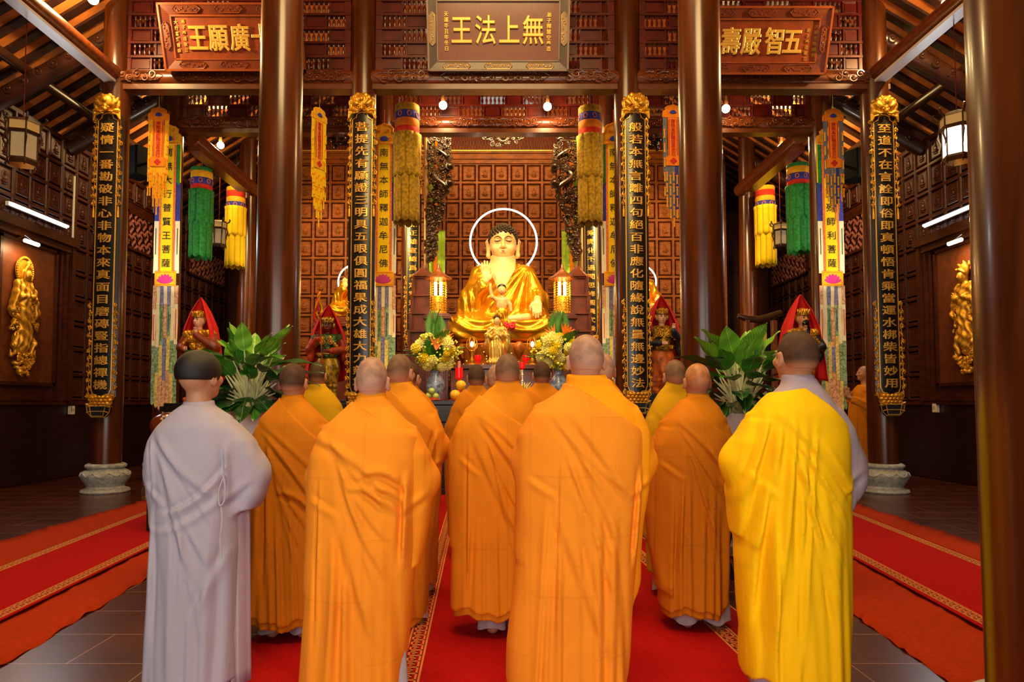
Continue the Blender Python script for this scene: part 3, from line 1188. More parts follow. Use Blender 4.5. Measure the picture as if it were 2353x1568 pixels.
class Fold:
    """creases running along lines in the back view: (x0,z0)->(x1,z1), half width, height"""

    def __init__(s):
        s.L = []

    def line(s, x0, z0, x1, z1, w, h, bow=0.0):
        s.L.append((x0, z0, x1, z1, w, h, bow))
        return s

    def __call__(s, x, y, z):
        d = 0.0 * (x + z)
        for x0, z0, x1, z1, w, h, bow in s.L:
            dx, dz = x1 - x0, z1 - z0
            L2 = dx * dx + dz * dz
            t = ((x - x0) * dx + (z - z0) * dz) / L2
            n = ((x - x0) * dz - (z - z0) * dx) / math.sqrt(L2) + bow * 4 * t * (1 - t)
            win = np.clip(t * 4, 0, 1) * np.clip((1 - t) * 4, 0, 1)
            d = d + h * win * (np.exp(-(n / w) ** 2) - 0.75 * np.exp(-((n - 1.5 * w) / (0.8 * w)) ** 2))
        return -d


def person(label, D, head, torso, lsl, rsl, robe, kasaya=None, edge=None, sh=1.0, hair='dark', body='straight', hem=None,
           khem=None, h=0.0085, seed=1, headx=None, wide=1.0, base_z=0.0095, folds=(), depth=1.0, trousers='grey_trousers', rot=0.0):
    rr = random.Random(seed)
    hx, htop = head
    top = W(hx, htop, D)
    base = Vector((top.x, D, base_z))
    t = thing('person', label, 'person', base)
    H = top.z - base_z
    s = H / 1.70
    bo = put('body', BODYP if body == 'pale' else BODY[body], t)
    bo.scale = (s * wide, s * (0.5 + 0.5 * wide), s)
    bo.rotation_euler = (0, 0, rot)
    ho = put('hair' if hair == 'black' else 'stubble_hair', HAIRS[hair], bo)
    if hair == 'black':
        ho['label'] = 'thick black hair cropped straight above the shaved nape'

    def loc(lst):
        o = []
        for y, a, b in lst:
            p, q_ = W(a, y, D), W(b, y, D)
            o.append((p.z - base_z, p.x - base.x, q_.x - base.x))
        o.sort()
        return np.array(o)
    TO, LS, RS = loc(torso), loc(lsl) if lsl else None, loc(rsl) if rsl else None
    if hem is not None:
        TO[0, 0] = hem
    zmin, zmax = TO[0, 0], TO[-1, 0]
    xs = np.concatenate([a[:, 1:].ravel() for a in (TO, LS, RS) if a is not None])
    S = Sdf((xs.min() - 0.05, -0.28, zmin - 0.03), (xs.max() + 0.05, 0.42, zmax + 0.06), h)

    def outline(A, dfn, cy, n=2.3, dome=0.0):
        def fn(x, y, z):
            xl, xr = np.interp(z, A[:, 0], A[:, 1]), np.interp(z, A[:, 0], A[:, 2])
            w = np.maximum((xr - xl) / 2, 0.012)
            c = (xr + xl) / 2
            dd = np.interp(z, dfn[0], dfn[1])
            cc = np.interp(z, dfn[0], dfn[2]) if len(dfn) > 2 else cy
            if dome:
                e_ = np.sqrt(np.clip((A[-1, 0] - z) / dome, 0.02, 1))
                w, dd = np.maximum(w * e_, 0.012), dd * e_
            q_ = ((np.abs(x - c) / w) ** n + (np.abs(y - cc) / dd) ** n) ** (1 / n)
            dist = (q_ - 1) * np.minimum(w, dd)
            e = np.maximum(z - A[-1, 0], A[0, 0] - z)
            return np.maximum(dist, e + 0 * x).astype(np.float32)
        return fn, [A[:, 1].min(), -0.3, A[0, 0]], [A[:, 2].max(), 0.42, A[-1, 0]]
    def dense(A):
        z_ = np.linspace(A[0, 0], A[-1, 0], 90)
        o = [z_]
        w_ = max(1, int(0.035 / (z_[1] - z_[0])))
        k_ = np.hanning(2 * w_ + 3)
        k_ /= k_.sum()
        for c_ in range(1, A.shape[1]):
            v_ = np.interp(z_, A[:, 0], A[:, c_])
            e_ = len(k_) // 2
            p_ = np.concatenate([2 * v_[0] - v_[1:e_ + 1][::-1], v_, 2 * v_[-1] - v_[-e_ - 1:-1][::-1]])
            o.append(np.convolve(p_, k_, 'valid'))
        return np.stack(o, 1)
    TO = dense(TO)
    LS = dense(LS) if LS is not None else None
    RS = dense(RS) if RS is not None else None
    zs = np.array([0.0, 0.5, 0.8, 1.0, 1.2, 1.33, 1.40, 1.46]) * s
    dt = (zs, np.array([0.19, 0.17, 0.17, 0.165, 0.155, 0.138, 0.108, 0.070]) * depth, np.array([0.02, 0.01, 0.0, 0.0, -0.005, -0.01, -0.012, -0.014]))
    q_ = dense(np.stack([np.array(c_) for c_ in dt], 1))
    dt = (q_[:, 0], q_[:, 1], q_[:, 2])
    f, lo, hi = outline(TO, dt, 0.0, 2.4)
    S.shape(lo, hi, f, 0.0)
    # stand-up collar round the neck
    zn = zmax
    fw = (TO[-1, 2] - TO[-1, 1]) / 2
    rc_ = max(fw * 1.0, 0.066 * s * wide)

    def collar(x, y, z):
        r = np.sqrt(x * x + (y + 0.010) ** 2)
        rr_ = rc_ * (1.05 - 0.9 * np.clip(z - zn + 0.05, 0, 0.1))
        return np.maximum(r - rr_, np.maximum(z - (zn + 0.024) - 0.10 * y, zn - 0.07 - z)).astype(np.float32)
    S.shape((-rc_ * 1.1, -rc_ * 1.2, zn - 0.07), (rc_ * 1.1, rc_ * 1.1, zn + 0.045), collar, 0.012)
    for A, sg in ((LS, -1), (RS, 1)):
        if A is None:
            continue
        ds = (zs, np.array([0.05, 0.06, 0.085, 0.10, 0.095, 0.085, 0.05, 0.04]), np.array([0.06, 0.06, 0.05, 0.03, 0.01, 0.0, 0, 0]))
        f, lo, hi = outline(A, ds, 0.02, 2.2, 0.11)
        if sg > 0:
            Dk = S.D.copy()
        S.shape(lo, hi, f, 0.05)
        ze = 1.10 * s
        xe = float(np.interp(ze, A[:, 0], (A[:, 1] + A[:, 2]) / 2))
        S.cap((xe, 0.04, ze), (sg * 0.07, 0.25, 1.16 * s), 0.085, 0.075, 0.04)
        S.cap((sg * 0.075, 0.24, 1.16 * s), (sg * 0.10, 0.22, 0.92 * s), 0.06, 0.03, 0.04)
    if RS is None:
        Dk = S.D.copy()
    # creases
    F = Fold()
    wl, wr = float(np.interp(0.5 * s, TO[:, 0], TO[:, 1])), float(np.interp(0.5 * s, TO[:, 0], TO[:, 2]))
    for i in range(7):
        a = wl + (wr - wl) * (i + 0.5 + rr.uniform(-0.3, 0.3)) / 7
        F.line(a, zmin - 0.25, a * 0.86 + rr.uniform(-0.05, 0.05), rr.uniform(0.75, 1.1) * s, rr.uniform(0.012, 0.026), rr.uniform(0.005, 0.013))
    shoulder = (float(TO[-1, 1]) - 0.08, 1.36 * s)
    for i in range(5):
        e = 0.12 + 0.16 * i
        F.line(shoulder[0] - 0.02 + 0.02 * i, shoulder[1] - 0.02 - 0.05 * i, wr * (0.95 - 0.12 * i), (1.08 - e) * s, rr.uniform(0.010, 0.02), rr.uniform(0.004, 0.009), rr.uniform(-0.03, 0.02))
    for sg, A in ((-1, LS), (1, RS)):
        if A is None:
            continue
        zz = 0.98 * s
        xi = float(np.interp(zz, A[:, 0], A[:, 1 if sg > 0 else 2]))
        F.line(xi - sg * 0.05, zz - 0.03, xi + sg * 0.09, zz + rr.uniform(0.04, 0.10), 0.016, 0.005)
    for q_ in folds:
        a, b = W(q_[0], q_[1], D), W(q_[2], q_[3], D)
        F.line(a.x - base.x, a.z - base_z, b.x - base.x, b.z - base_z, q_[4], q_[5], q_[6] if len(q_) > 6 else 0.0)
    soft = np.exp(-np.maximum(S.ax[2] - 1.36 * s, 0) / 0.03)[None, None, :]
    dsp = F(S.ax[0][:, None, None], 0, S.ax[2][None, None, :]) * soft
    hemw = (0.012 * np.sin(S.ax[0] * 21 + seed) + 0.008 * np.sin(S.ax[0] * 47 + 2 * seed))[:, None, None]
    S.D = (S.D + dsp).astype(np.float32)
    S.D = np.maximum(S.D, (zmin + 0.02 + hemw) - S.ax[2][None, None, :]).astype(np.float32)
    S.build('robe', robe, t)
    if kasaya is not None:
        K = Sdf.__new__(Sdf)
        K.lo, K.h, K.ax = S.lo, S.h, S.ax
        K.D = (Dk - 0.013 + dsp * 1.25).astype(np.float32)
        E = sorted([(W(a, b, D).x - base.x, W(a, b, D).z - base_z) for a, b in edge])
        ex, ez = np.array([e[0] for e in E]), np.array([e[1] for e in E])
        zt_ = np.interp(S.ax[0], ex, ez)
        # over the front the cloth lies lower
        K.D = np.maximum(K.D, S.ax[2][None, None, :] - zt_[:, None, None] + 0.0 * S.ax[1][None, :, None])
        kz = (zmin + 0.06) if khem is None else khem
        K.D = np.maximum(K.D, kz + hemw * 1.3 - S.ax[2][None, None, :])
        K.D = np.maximum(K.D, S.ax[1][None, :, None] - 0.24).astype(np.float32)
        K.build('outer_robe', kasaya, t)
    # trousers
    M_TR = MATS[trousers]
    tb = MB()
    for sg in (-1, 1):
        prof = [(0.088, 0.04), (0.084, 0.10), (0.075, 0.22), (0.068, 0.34)]
        n = 28
        v, fc = [], []
        for r, z in prof:
            for k in range(n):
                a = 2 * PI * k / n
                q_ = r * (1 + 0.07 * math.sin(6 * a + seed + sg) * (1 - z))
                v.append((sg * 0.092 + q_ * math.cos(a), -0.01 + q_ * 1.0 * math.sin(a), z + 0.012 * math.sin(3 * a + seed)))
        for i in range(3):
            for k in range(n):
                k2 = (k + 1) % n
                fc.append((i * n + k, i * n + k2, (i + 1) * n + k2, (i + 1) * n + k))
        tb.add(v, fc)
    tb.build('trousers', M_TR, t)
    return t


mat('grey_trousers', '#a9a6b0', 0.85, var=0.06, vscale=4, bump=0.3, bscale=6, bstretch=(3, 3, 0.5), bdist=0.02, spec=0.15)
ORA = robe_mat('orange_robe', '#ee931e')
ORAK = robe_mat('orange_outer_robe', '#ef9224', True)
ORB = robe_mat('amber_robe', '#e0901c')
ORBK = robe_mat('amber_outer_robe', '#ec9420', True)
ORD = robe_mat('tawny_robe', '#c97c12')
ORDK = robe_mat('tawny_outer_robe', '#cc7c16', True)
OLV = robe_mat('mustard_robe', '#c79a10')
YEL = robe_mat('bright_yellow_robe', '#f9c808', False, 0.04)
GRY = robe_mat('lavender_grey_robe', '#a5a1b0', False, 0.04)
GRYV = robe_mat('mauve_grey_robe', '#a89aa6', False, 0.04)

# the man in grey
t = person('person with thick black cropped hair in a long pale grey robe', 3.25, (462, 812),
       [(932, 425, 492), (950, 398, 520), (985, 372, 548), (1030, 362, 556), (1080, 360, 556), (1150, 362, 552), (1250, 358, 552), (1350, 350, 548), (1450, 343, 546), (1555, 338, 552), (1568, 338, 552)],
       [(960, 378, 420), (1000, 352, 410), (1050, 336, 400), (1100, 337, 395), (1150, 343, 390), (1190, 355, 385)],
       [(960, 505, 538), (1000, 520, 578), (1050, 535, 600), (1100, 540, 610), (1140, 545, 605), (1170, 550, 585)],
       GRY, hair='black', body='right', seed=3, wide=1.05,
       folds=[(545, 1060, 400, 1175, 0.014, 0.012, 0.05), (548, 1120, 380, 1215, 0.018, 0.010, 0.04), (540, 1010, 545, 1150, 0.012, 0.012), (372, 1000, 385, 1150, 0.010, 0.010),
              (552, 1240, 470, 1420, 0.02, 0.008), (420, 1200, 430, 1560, 0.03, 0.006)])
# tie straps at his right side
x_, z_ = W(540, 1140, 3.25).x - t.location.x, W(540, 1140, 3.25).z
b = MB()
P_ = curvy([(x_ + 0.002, -0.135, z_ + 0.10), (x_ - 0.014, -0.155, z_ + 0.03), (x_ - 0.004, -0.165, z_ - 0.03), (x_ + 0.014, -0.16, z_ - 0.01), (x_ + 0.012, -0.15, z_ + 0.05), (x_ + 0.002, -0.14, z_ + 0.09)])
b.tube(P_, 0.0045, 6)
P_ = curvy([(x_, -0.16, z_ - 0.03), (x_ + 0.010, -0.17, z_ - 0.10), (x_ + 0.006, -0.175, z_ - 0.18), (x_ + 0.014, -0.18, z_ - 0.26)])
b.tube(P_, 0.005, 6)
b.build('tie_strap', GRY, t)
b = MB()
xa = W(546, 1300, 3.25).x - t.location.x
b.grid(lambda u, v: (xa - 0.02 + 0.055 * u + 0.02 * v, -0.06 + 0.10 * u + 0.012 * math.sin(9 * u), W(546, 1165, 3.25).z * (1 - v) + 0.06 * v), 8, 14)
o = b.build('under_robe', GRYV, t)
sm = o.modifiers.new('thickness', 'SOLIDIFY')
sm.thickness = 0.006

person('person with cropped dark hair in tawny robe, beside the grey robed black haired person', 4.09, (675, 836),
       [(915, 652, 700), (932, 636, 715), (960, 610, 745), (1000, 598, 760), (1100, 590, 765), (1200, 582, 765), (1300, 575, 765), (1400, 566, 762), (1437, 566, 760)],
       [(975, 597, 632), (1020, 584, 628), (1080, 580, 625), (1150, 578, 620), (1230, 575, 610), (1260, 576, 600)],
       [(975, 735, 760), (1050, 735, 780), (1150, 735, 782), (1230, 745, 772)],
       ORD, ORDK, [(560, 850), (655, 920), (720, 985), (790, 1050)], hair='dark', seed=5, wide=1.03,
       folds=[(638, 1000, 632, 1380, 0.016, 0.014), (655, 1120, 740, 1180, 0.02, 0.012, 0.04)])
person('person in mustard robe below the dark faced red hooded statue, beside left plant', 6.3, (730, 833),
       [(888, 710, 750), (905, 695, 768), (930, 682, 785), (960, 672, 792), (1100, 668, 795), (1200, 668, 795), (1310, 672, 792)],
       [(945, 668, 700), (1000, 660, 700), (1150, 662, 698)], [(945, 765, 788), (1000, 765, 800), (1150, 768, 798)],
       OLV, hair='dark', seed=7, h=0.012, wide=0.95)
person('person with pale shaved head in bright orange robe, left of the carpet border', 3.1, (856, 822),
       [(912, 825, 888), (932, 812, 902), (955, 785, 925), (990, 755, 955), (1050, 738, 965), (1100, 732, 960), (1200, 724, 950), (1300, 716, 946), (1400, 710, 938), (1500, 702, 928), (1600, 694, 915)],
       [(990, 742, 775), (1040, 728, 775), (1100, 719, 775), (1180, 714, 770), (1260, 713, 760), (1330, 712, 745)],
       [(985, 930, 962), (1040, 935, 988), (1100, 940, 996), (1160, 945, 990), (1220, 945, 982), (1280, 948, 970), (1295, 952, 965)],
       ORA, ORAK, [(680, 850), (805, 918), (870, 955), (966, 1002), (1010, 1025)], hair='light', body='pale', seed=9, wide=0.99,
       folds=[(840, 1085, 945, 1120, 0.02, 0.014, 0.05), (870, 1110, 942, 1160, 0.016, 0.012, 0.03), (820, 1110, 905, 1165, 0.016, 0.012, 0.03), (945, 1070, 935, 1300, 0.014, 0.016),
              (755, 1080, 745, 1500, 0.008, 0.008), (790, 1150, 870, 1450, 0.02, 0.008), (730, 1000, 930, 1180, 0.02, 0.010, 0.06)])
person('person in amber robe, right ear showing, just behind the pale shaved orange robed person', 4.35, (921, 815),
       [(885, 895, 950), (905, 880, 970), (935, 860, 995), (970, 850, 1008), (1050, 850, 1010), (1150, 850, 1003), (1300, 855, 985), (1440, 860, 968)],
       [(960, 845, 880), (1050, 840, 880), (1200, 845, 880)],
       [(950, 985, 1006), (1000, 990, 1022), (1040, 990, 1022), (1070, 990, 1012), (1130, 985, 1008), (1200, 985, 1003), (1230, 985, 995)],
       ORB, ORDK, [(820, 840), (900, 900), (993, 982), (1040, 1030)], hair='greyr', body='right', seed=11, wide=0.98,
       folds=[(1010, 985, 985, 1080, 0.014, 0.012)])
person('person almost hidden, head edge showing just left of the yellow bouquet on the altar', 5.0, (941, 833),
       [(893, 920, 962), (912, 905, 985), (940, 890, 1004), (1000, 885, 1010), (1250, 888, 1008), (1340, 892, 1005)],
       None, [(950, 985, 1008), (1050, 985, 1014), (1150, 985, 1008)], ORD, hair='darkr', body='right', seed=13, h=0.012, wide=0.95)
person('person with cropped hair in tawny robe, far row, left of standing gold statue', 6.2, (1095, 838),
       [(890, 1077, 1113), (908, 1058, 1130), (938, 1042, 1145), (980, 1032, 1152), (1100, 1029, 1152), (1245, 1034, 1150)],
       [(950, 1035, 1060), (1030, 1025, 1058), (1150, 1030, 1055)], [(950, 1130, 1150), (1030, 1130, 1158), (1150, 1135, 1155)],
       ORD, ORDK, [(1000, 850), (1070, 895), (1160, 965)], hair='dark', seed=15, h=0.012)
person('person with shaved head, mostly hidden just left of the amber robed head mid carpet', 5.1, (1142, 838),
       [(890, 1124, 1160), (908, 1108, 1178), (940, 1098, 1188), (1100, 1096, 1190), (1260, 1100, 1188)],
       None, None, ORD, hair='light', seed=17, h=0.014)
person('person with cropped hair in amber robe, pale trousers showing, in mid carpet', 4.16, (1166, 815),
       [(882, 1139, 1195), (905, 1112, 1214), (935, 1085, 1230), (970, 1062, 1240), (1050, 1052, 1244), (1200, 1046, 1246), (1300, 1044, 1246), (1415, 1041, 1242)],
       [(950, 1070, 1100), (1000, 1047, 1095), (1060, 1036, 1090), (1130, 1033, 1085), (1200, 1035, 1075), (1240, 1040, 1065)],
       [(955, 1215, 1245), (1000, 1215, 1254), (1100, 1215, 1260), (1200, 1220, 1252)],
       ORB, ORBK, [(1010, 850), (1110, 913), (1175, 960), (1270, 1020)], hair='grey', seed=19, wide=1.0,
       folds=[(1080, 1000, 1078, 1380, 0.008, 0.01), (1100, 950, 1225, 1120, 0.02, 0.010), (1090, 1000, 1200, 1250, 0.02, 0.008)])
person('person with cropped hair in tawny robe, far row, right of standing gold statue', 6.35, (1245, 832),
       [(885, 1226, 1264), (903, 1202, 1290), (930, 1187, 1310), (970, 1178, 1318), (1100, 1176, 1318), (1250, 1182, 1315)],
       None, None, ORD, ORDK, [(1160, 850), (1215, 890), (1330, 985)], hair='dark', seed=21, h=0.012)
person('large broad person with shaved head in golden orange robe, tallest in front', 3.2, (1346, 771),
       [(872, 1309, 1401), (895, 1300, 1414), (922, 1258, 1445), (955, 1226, 1465), (1010, 1212, 1470), (1100, 1208, 1465), (1200, 1202, 1458), (1300, 1192, 1450), (1400, 1182, 1443), (1480, 1172, 1440), (1560, 1170, 1435), (1600, 1180, 1430)],
       [(940, 1228, 1262), (1000, 1198, 1258), (1060, 1191, 1255), (1130, 1194, 1250), (1200, 1196, 1240), (1260, 1194, 1225)],
       [(935, 1445, 1468), (1000, 1450, 1496), (1060, 1450, 1499), (1130, 1450, 1492), (1200, 1445, 1480), (1280, 1440, 1476), (1340, 1435, 1478), (1370, 1435, 1470), (1388, 1437, 1455)],
       robe_mat('golden_orange_robe', '#f7a012'), ORAK, [(1150, 840), (1312, 885), (1400, 945), (1470, 990), (1510, 1020)], hair='light', body='pale', seed=23, wide=1.08, depth=1.15,
       folds=[(1285, 1000, 1270, 1480, 0.008, 0.008), (1300, 940, 1455, 1160, 0.022, 0.010), (1310, 1000, 1440, 1300, 0.022, 0.009), (1270, 1150, 1400, 1500, 0.025, 0.008), (1462, 1060, 1445, 1300, 0.012, 0.012)])
person('person nearly hidden behind the right ear of the large front monk', 4.6, (1385, 812),
       [(880, 1360, 1410), (905, 1340, 1430), (950, 1320, 1450), (1100, 1318, 1452), (1390, 1324, 1446)],
       None, None, ORB, hair='light', seed=25, h=0.014, wide=1.0)
person('person in mustard robe below the pale faced standing statue with red hood', 4.98, (1550, 828),
       [(883, 1530, 1574), (903, 1512, 1592), (930, 1497, 1608), (965, 1486, 1618), (1100, 1482, 1620), (1230, 1485, 1618), (1320, 1490, 1615)],
       [(955, 1484, 1510), (1050, 1477, 1508), (1160, 1482, 1505), (1232, 1484, 1500)], [(955, 1590, 1620), (1100, 1595, 1628)],
       OLV, hair='grey', seed=27, h=0.012)
person('person with shiny shaved head, tawny robe and bare feet beside the right potted plant', 4.27, (1601, 836),
       [(912, 1577, 1627), (935, 1555, 1650), (965, 1528, 1665), (1010, 1515, 1672), (1100, 1512, 1672), (1200, 1514, 1670), (1300, 1518, 1668), (1400, 1521, 1660), (1412, 1521, 1660)],
       [(980, 1517, 1540), (1030, 1498, 1540), (1100, 1490, 1538), (1180, 1490, 1530), (1260, 1500, 1528), (1320, 1513, 1526), (1340, 1518, 1526)],
       [(975, 1650, 1672), (1040, 1655, 1688), (1110, 1655, 1691), (1180, 1655, 1691), (1225, 1655, 1682), (1240, 1655, 1670)],
       ORD, ORDK, [(1460, 850), (1570, 918), (1630, 980), (1710, 1050)], hair='bald', seed=29, wide=1.06,
       folds=[(1635, 1090, 1685, 1180, 0.02, 0.016), (1560, 1000, 1540, 1390, 0.012, 0.01), (1600, 1000, 1670, 1140, 0.018, 0.010)])
t = person('person with cropped hair in bright yellow robe over a mauve grey one', 3.15, (1828, 763),
       [(872, 1803, 1868), (892, 1788, 1882), (920, 1755, 1905), (960, 1730, 1925), (1010, 1718, 1935), (1100, 1705, 1935), (1200, 1702, 1938), (1300, 1704, 1940), (1400, 1710, 1942), (1500, 1716, 1940), (1545, 1720, 1938), (1600, 1735, 1932)],
       [(960, 1716, 1745), (1010, 1693, 1745), (1060, 1677, 1740), (1110, 1680, 1735), (1170, 1690, 1730), (1220, 1696, 1725)],
       [(930, 1900, 1922), (980, 1915, 1952), (1030, 1918, 1974), (1080, 1920, 1992), (1110, 1922, 1995), (1140, 1925, 1980), (1165, 1928, 1955)],
       GRYV, YEL, [(1640, 880), (1775, 902), (1828, 893), (1880, 935), (1932, 985), (1960, 1020)], hair='darkl', body='left', seed=31, wide=1.07, khem=0.135,
       folds=[(1775, 930, 1700, 1300, 0.022, 0.018), (1795, 930, 1745, 1500, 0.018, 0.016), (1815, 935, 1790, 1540, 0.016, 0.012), (1750, 940, 1685, 1150, 0.018, 0.014), (1840, 950, 1815, 1300, 0.010, 0.010), (1790, 960, 1720, 1560, 0.025, 0.016), (1760, 980, 1740, 1560, 0.02, 0.014), (1840, 1000, 1940, 1140, 0.02, 0.012), (1850, 1060, 1880, 1400, 0.02, 0.008), (1820, 1200, 1800, 1560, 0.015, 0.012)])
b = MB()
xa = W(1940, 1170, 3.15).x - t.location.x
z1, z0_ = W(1940, 1150, 3.15).z, W(1940, 1250, 3.15).z
b.grid(lambda u, v: (xa + 0.025 * u - 0.005 * v, -0.05 + 0.12 * u, z1 * (1 - v) + z0_ * v), 6, 8)
o = b.build('sleeve_cuff', GRYV, t)
sm = o.modifiers.new('thickness', 'SOLIDIFY')
sm.thickness = 0.008
# the one standing far right beside the column, in profile
t = person('far person in profile with palms pressed, beside the outer right column', 11.75, (1984, 842),
       [(888, 1968, 1998), (903, 1958, 2004), (930, 1952, 2010), (1000, 1950, 2012), (1090, 1950, 2014)],
       None, None, ORDK, None, None, hair='light', seed=33, h=0.014, base_z=0.22, wide=1.0, rot=PI / 2, hem=0.06)

H_ = t.children[0].scale[2]
S = Sdf((-0.34, -0.34, 0.6), (0.16, 0.34, 1.45), 0.011)
for q_ in (-1, 1):
    S.chain([(0.0, q_ * 0.12, 1.31 * H_), (0.0, q_ * 0.19, 1.08 * H_), (-0.20, q_ * 0.075, 1.15 * H_)], [0.085, 0.085, 0.07], 0.03)
    S.cap((-0.17, q_ * 0.09, 1.13 * H_), (-0.10, q_ * 0.11, 0.86 * H_), 0.06, 0.03, 0.04)
    S.cap((-0.05, q_ * 0.15, 1.05 * H_), (-0.06, q_ * 0.13, 0.86 * H_), 0.07, 0.03, 0.04)
S.disp(lambda x, y, z: 0.005 * np.sin(z * 60 + x * 40) + 0 * y)
S.build('sleeves', ORDK, t)
# ================================================================ boards, plaques, banners, lamps, carpets
def bend(mb, k, x0=0.0):
    for i, v in enumerate(mb.v):
        v = v.copy()
        v[:, 1] += k * (v[:, 0] - x0) ** 2
        mb.v[i] = v
    return mb


# fret-ground black lacquer
mfl = mat('fret_black_lacquer', '#100d0a', 0.3, coat=0.3, var=0.0)
brick_bump(mfl, 9.0, 0.5, 0.25, 0.3, (PI / 2, 0, PI / 4), 0.004, 0.03, '#1c1812')


def gold_crest():
    S = Sdf((-0.25, -0.11, -0.12), (0.25, 0.05, 0.34), 0.0062)
    S.ell((0, -0.01, 0.185), (0.145, 0.06, 0.13), 0.0)
    S.ell((0, -0.045, 0.20), (0.085, 0.04, 0.085), 0.006)
    S.ell((0, -0.065, 0.20), (0.045, 0.04, 0.045), 0.004)
    for s in (-1, 1):
        S.ell((s * 0.10, -0.02, 0.15), (0.10, 0.05, 0.045), 0.012, M=RY(-s * 0.6))
        S.ell((s * 0.15, 0.0, 0.20), (0.03, 0.03, 0.075), 0.008, M=RY(s * 0.35))
        S.ell((s * 0.175, 0.0, 0.13), (0.03, 0.03, 0.085), 0.008, M=RY(s * 0.25))
        S.cap((s * 0.19, 0, 0.06), (s * 0.205, 0, -0.08), 0.024, 0.016, 0.01)
        S.chain([(s * 0.20, -0.01, 0.05), (s * 0.14, -0.02, 0.055), (s * 0.09, -0.03, 0.03), (s * 0.05, -0.03, 0.04)], [0.02, 0.024, 0.018, 0.014], 0.008)
        S.chain([(s * 0.20, -0.01, -0.08), (s * 0.17, -0.02, -0.015), (s * 0.12, -0.02, 0.0), (s * 0.05, -0.02, 0.01)], [0.013, 0.015, 0.014, 0.010], 0.006)
        S.ell((s * 0.058, -0.06, 0.095), (0.030, 0.06, 0.026), 0.004, True)
        S.ell((s * 0.046, -0.045, 0.095), 0.017, 0.002)
        for k in range(4):
            a_ = 0.5 + 0.5 * k
            S.ell((s * 0.125 * math.sin(a_), -0.032, 0.19 + 0.105 * math.cos(a_)), (0.036, 0.026, 0.036), 0.012)
    S.shape((-0.19, -0.012, -0.02), (0.19, 0.02, 0.12), lambda x, y, z: np.maximum(np.maximum(np.abs(x) - 0.185, np.abs(y) - 0.010), np.maximum(z - 0.12, 0.045 - 0.4 * np.abs(x) - z)), 0.006)
    S.ell((0, -0.06, 0.06), (0.034, 0.03, 0.032), 0.006)
    S.ell((0, -0.05, 0.115), (0.03, 0.03, 0.04), 0.006)
    return S.mesh('crest', M_GOLD, 1)


def gold_side(L, seed, sg, tass):
    """chain of small pierced scrolls down one side of a board"""
    rr = random.Random(seed)
    b = MB()
    n = int(L / 0.115)
    for k in range(n):
        z = -(k + 0.5) * L / n
        d = 1 if k % 2 else -1
        b.spiral((0.012 * d, z), 0.036, 1.3, rr.uniform(0, 6), d * sg, 0.0085, 5, 13, 0)
        for q in range(2):
            a = rr.uniform(0, 6.28)
            b.sph((0.026 * math.cos(a), -0.008, z + 0.03 * math.sin(a)), (0.011, 0.008, 0.018), 6, 5)
        b.tube([(0.0, 0, z + 0.055), (0.018 * d, -0.004, z + 0.02), (-0.012 * d, 0, z - 0.03), (0, 0, z - 0.06)], [0.005, 0.008, 0.007, 0.005], 5)
    if tass:
        b.lathe([(0.008, 0), (0.014, -0.03), (0.011, -0.04), (0.016, -0.06), (0.018, -0.17), (0.0, -0.172)], 8, (0, 0, -L))
    return b


def gold_foot():
    b = MB()
    rr = random.Random(4)
    for r in range(4):
        nn = 6 - (r % 2)
        for k in range(nn):
            x = (k - (nn - 1) / 2) * 0.062
            b.sph((x, -0.035 + rr.uniform(-0.008, 0.008), 0.06 + r * 0.055), (0.034, 0.022, 0.032), 9, 6)
            b.spiral((x, 0.06 + r * 0.055), 0.022, 1.0, rr.uniform(0, 6), 1, 0.006, 5, 10, -0.055)
    b.box(-0.17, 0.17, -0.03, 0.01, 0.04, 0.28)
    return b


def vase_frame():
    """faceted black vase with gold edges hanging below the lotus"""
    k, g = MB(), MB()
    A = [(-0.19, 0.03), (0.19, 0.03), (0.165, -0.10), (0.10, -0.17), (-0.10, -0.17), (-0.165, -0.10)]
    k.prism(A, -0.02, 0.02)
    k.prism([(-0.12, 0.0), (0.12, 0.0), (0.09, -0.155), (-0.09, -0.155)], -0.06, 0.0)
    def ln(p, y=-0.03):
        g.tube([(x, y, z) for x, z in p], 0.0075, 6)
    ln(A + A[:1])
    ln([(-0.12, 0.0), (0.12, 0.0), (0.09, -0.155), (-0.09, -0.155), (-0.12, 0.0)], -0.062)
    ln([(-0.165, -0.10), (-0.105, -0.08), (0.105, -0.08), (0.165, -0.10)], -0.058)
    ln([(-0.19, 0.03), (-0.12, 0.0)], -0.045)
    ln([(0.19, 0.03), (0.12, 0.0)], -0.045)
    return k, g


CREST = gold_crest()
SIDE_U = {sg: gold_side(1.42, 5 + sg, sg, True).mesh('side_scroll', M_GOLD) for sg in (-1, 1)}
SIDE_L = {sg: gold_side(1.50, 15 + sg, sg, False).mesh('side_scroll', M_GOLD) for sg in (-1, 1)}
FOOT = bend(gold_foot(), 1.2).mesh('lotus_foot', M_GOLD)
VK, VG = vase_frame()
VK, VG = VK.mesh('vase', M_BLACKLAC), VG.mesh('vase_outline', M_GOLDFLAT)


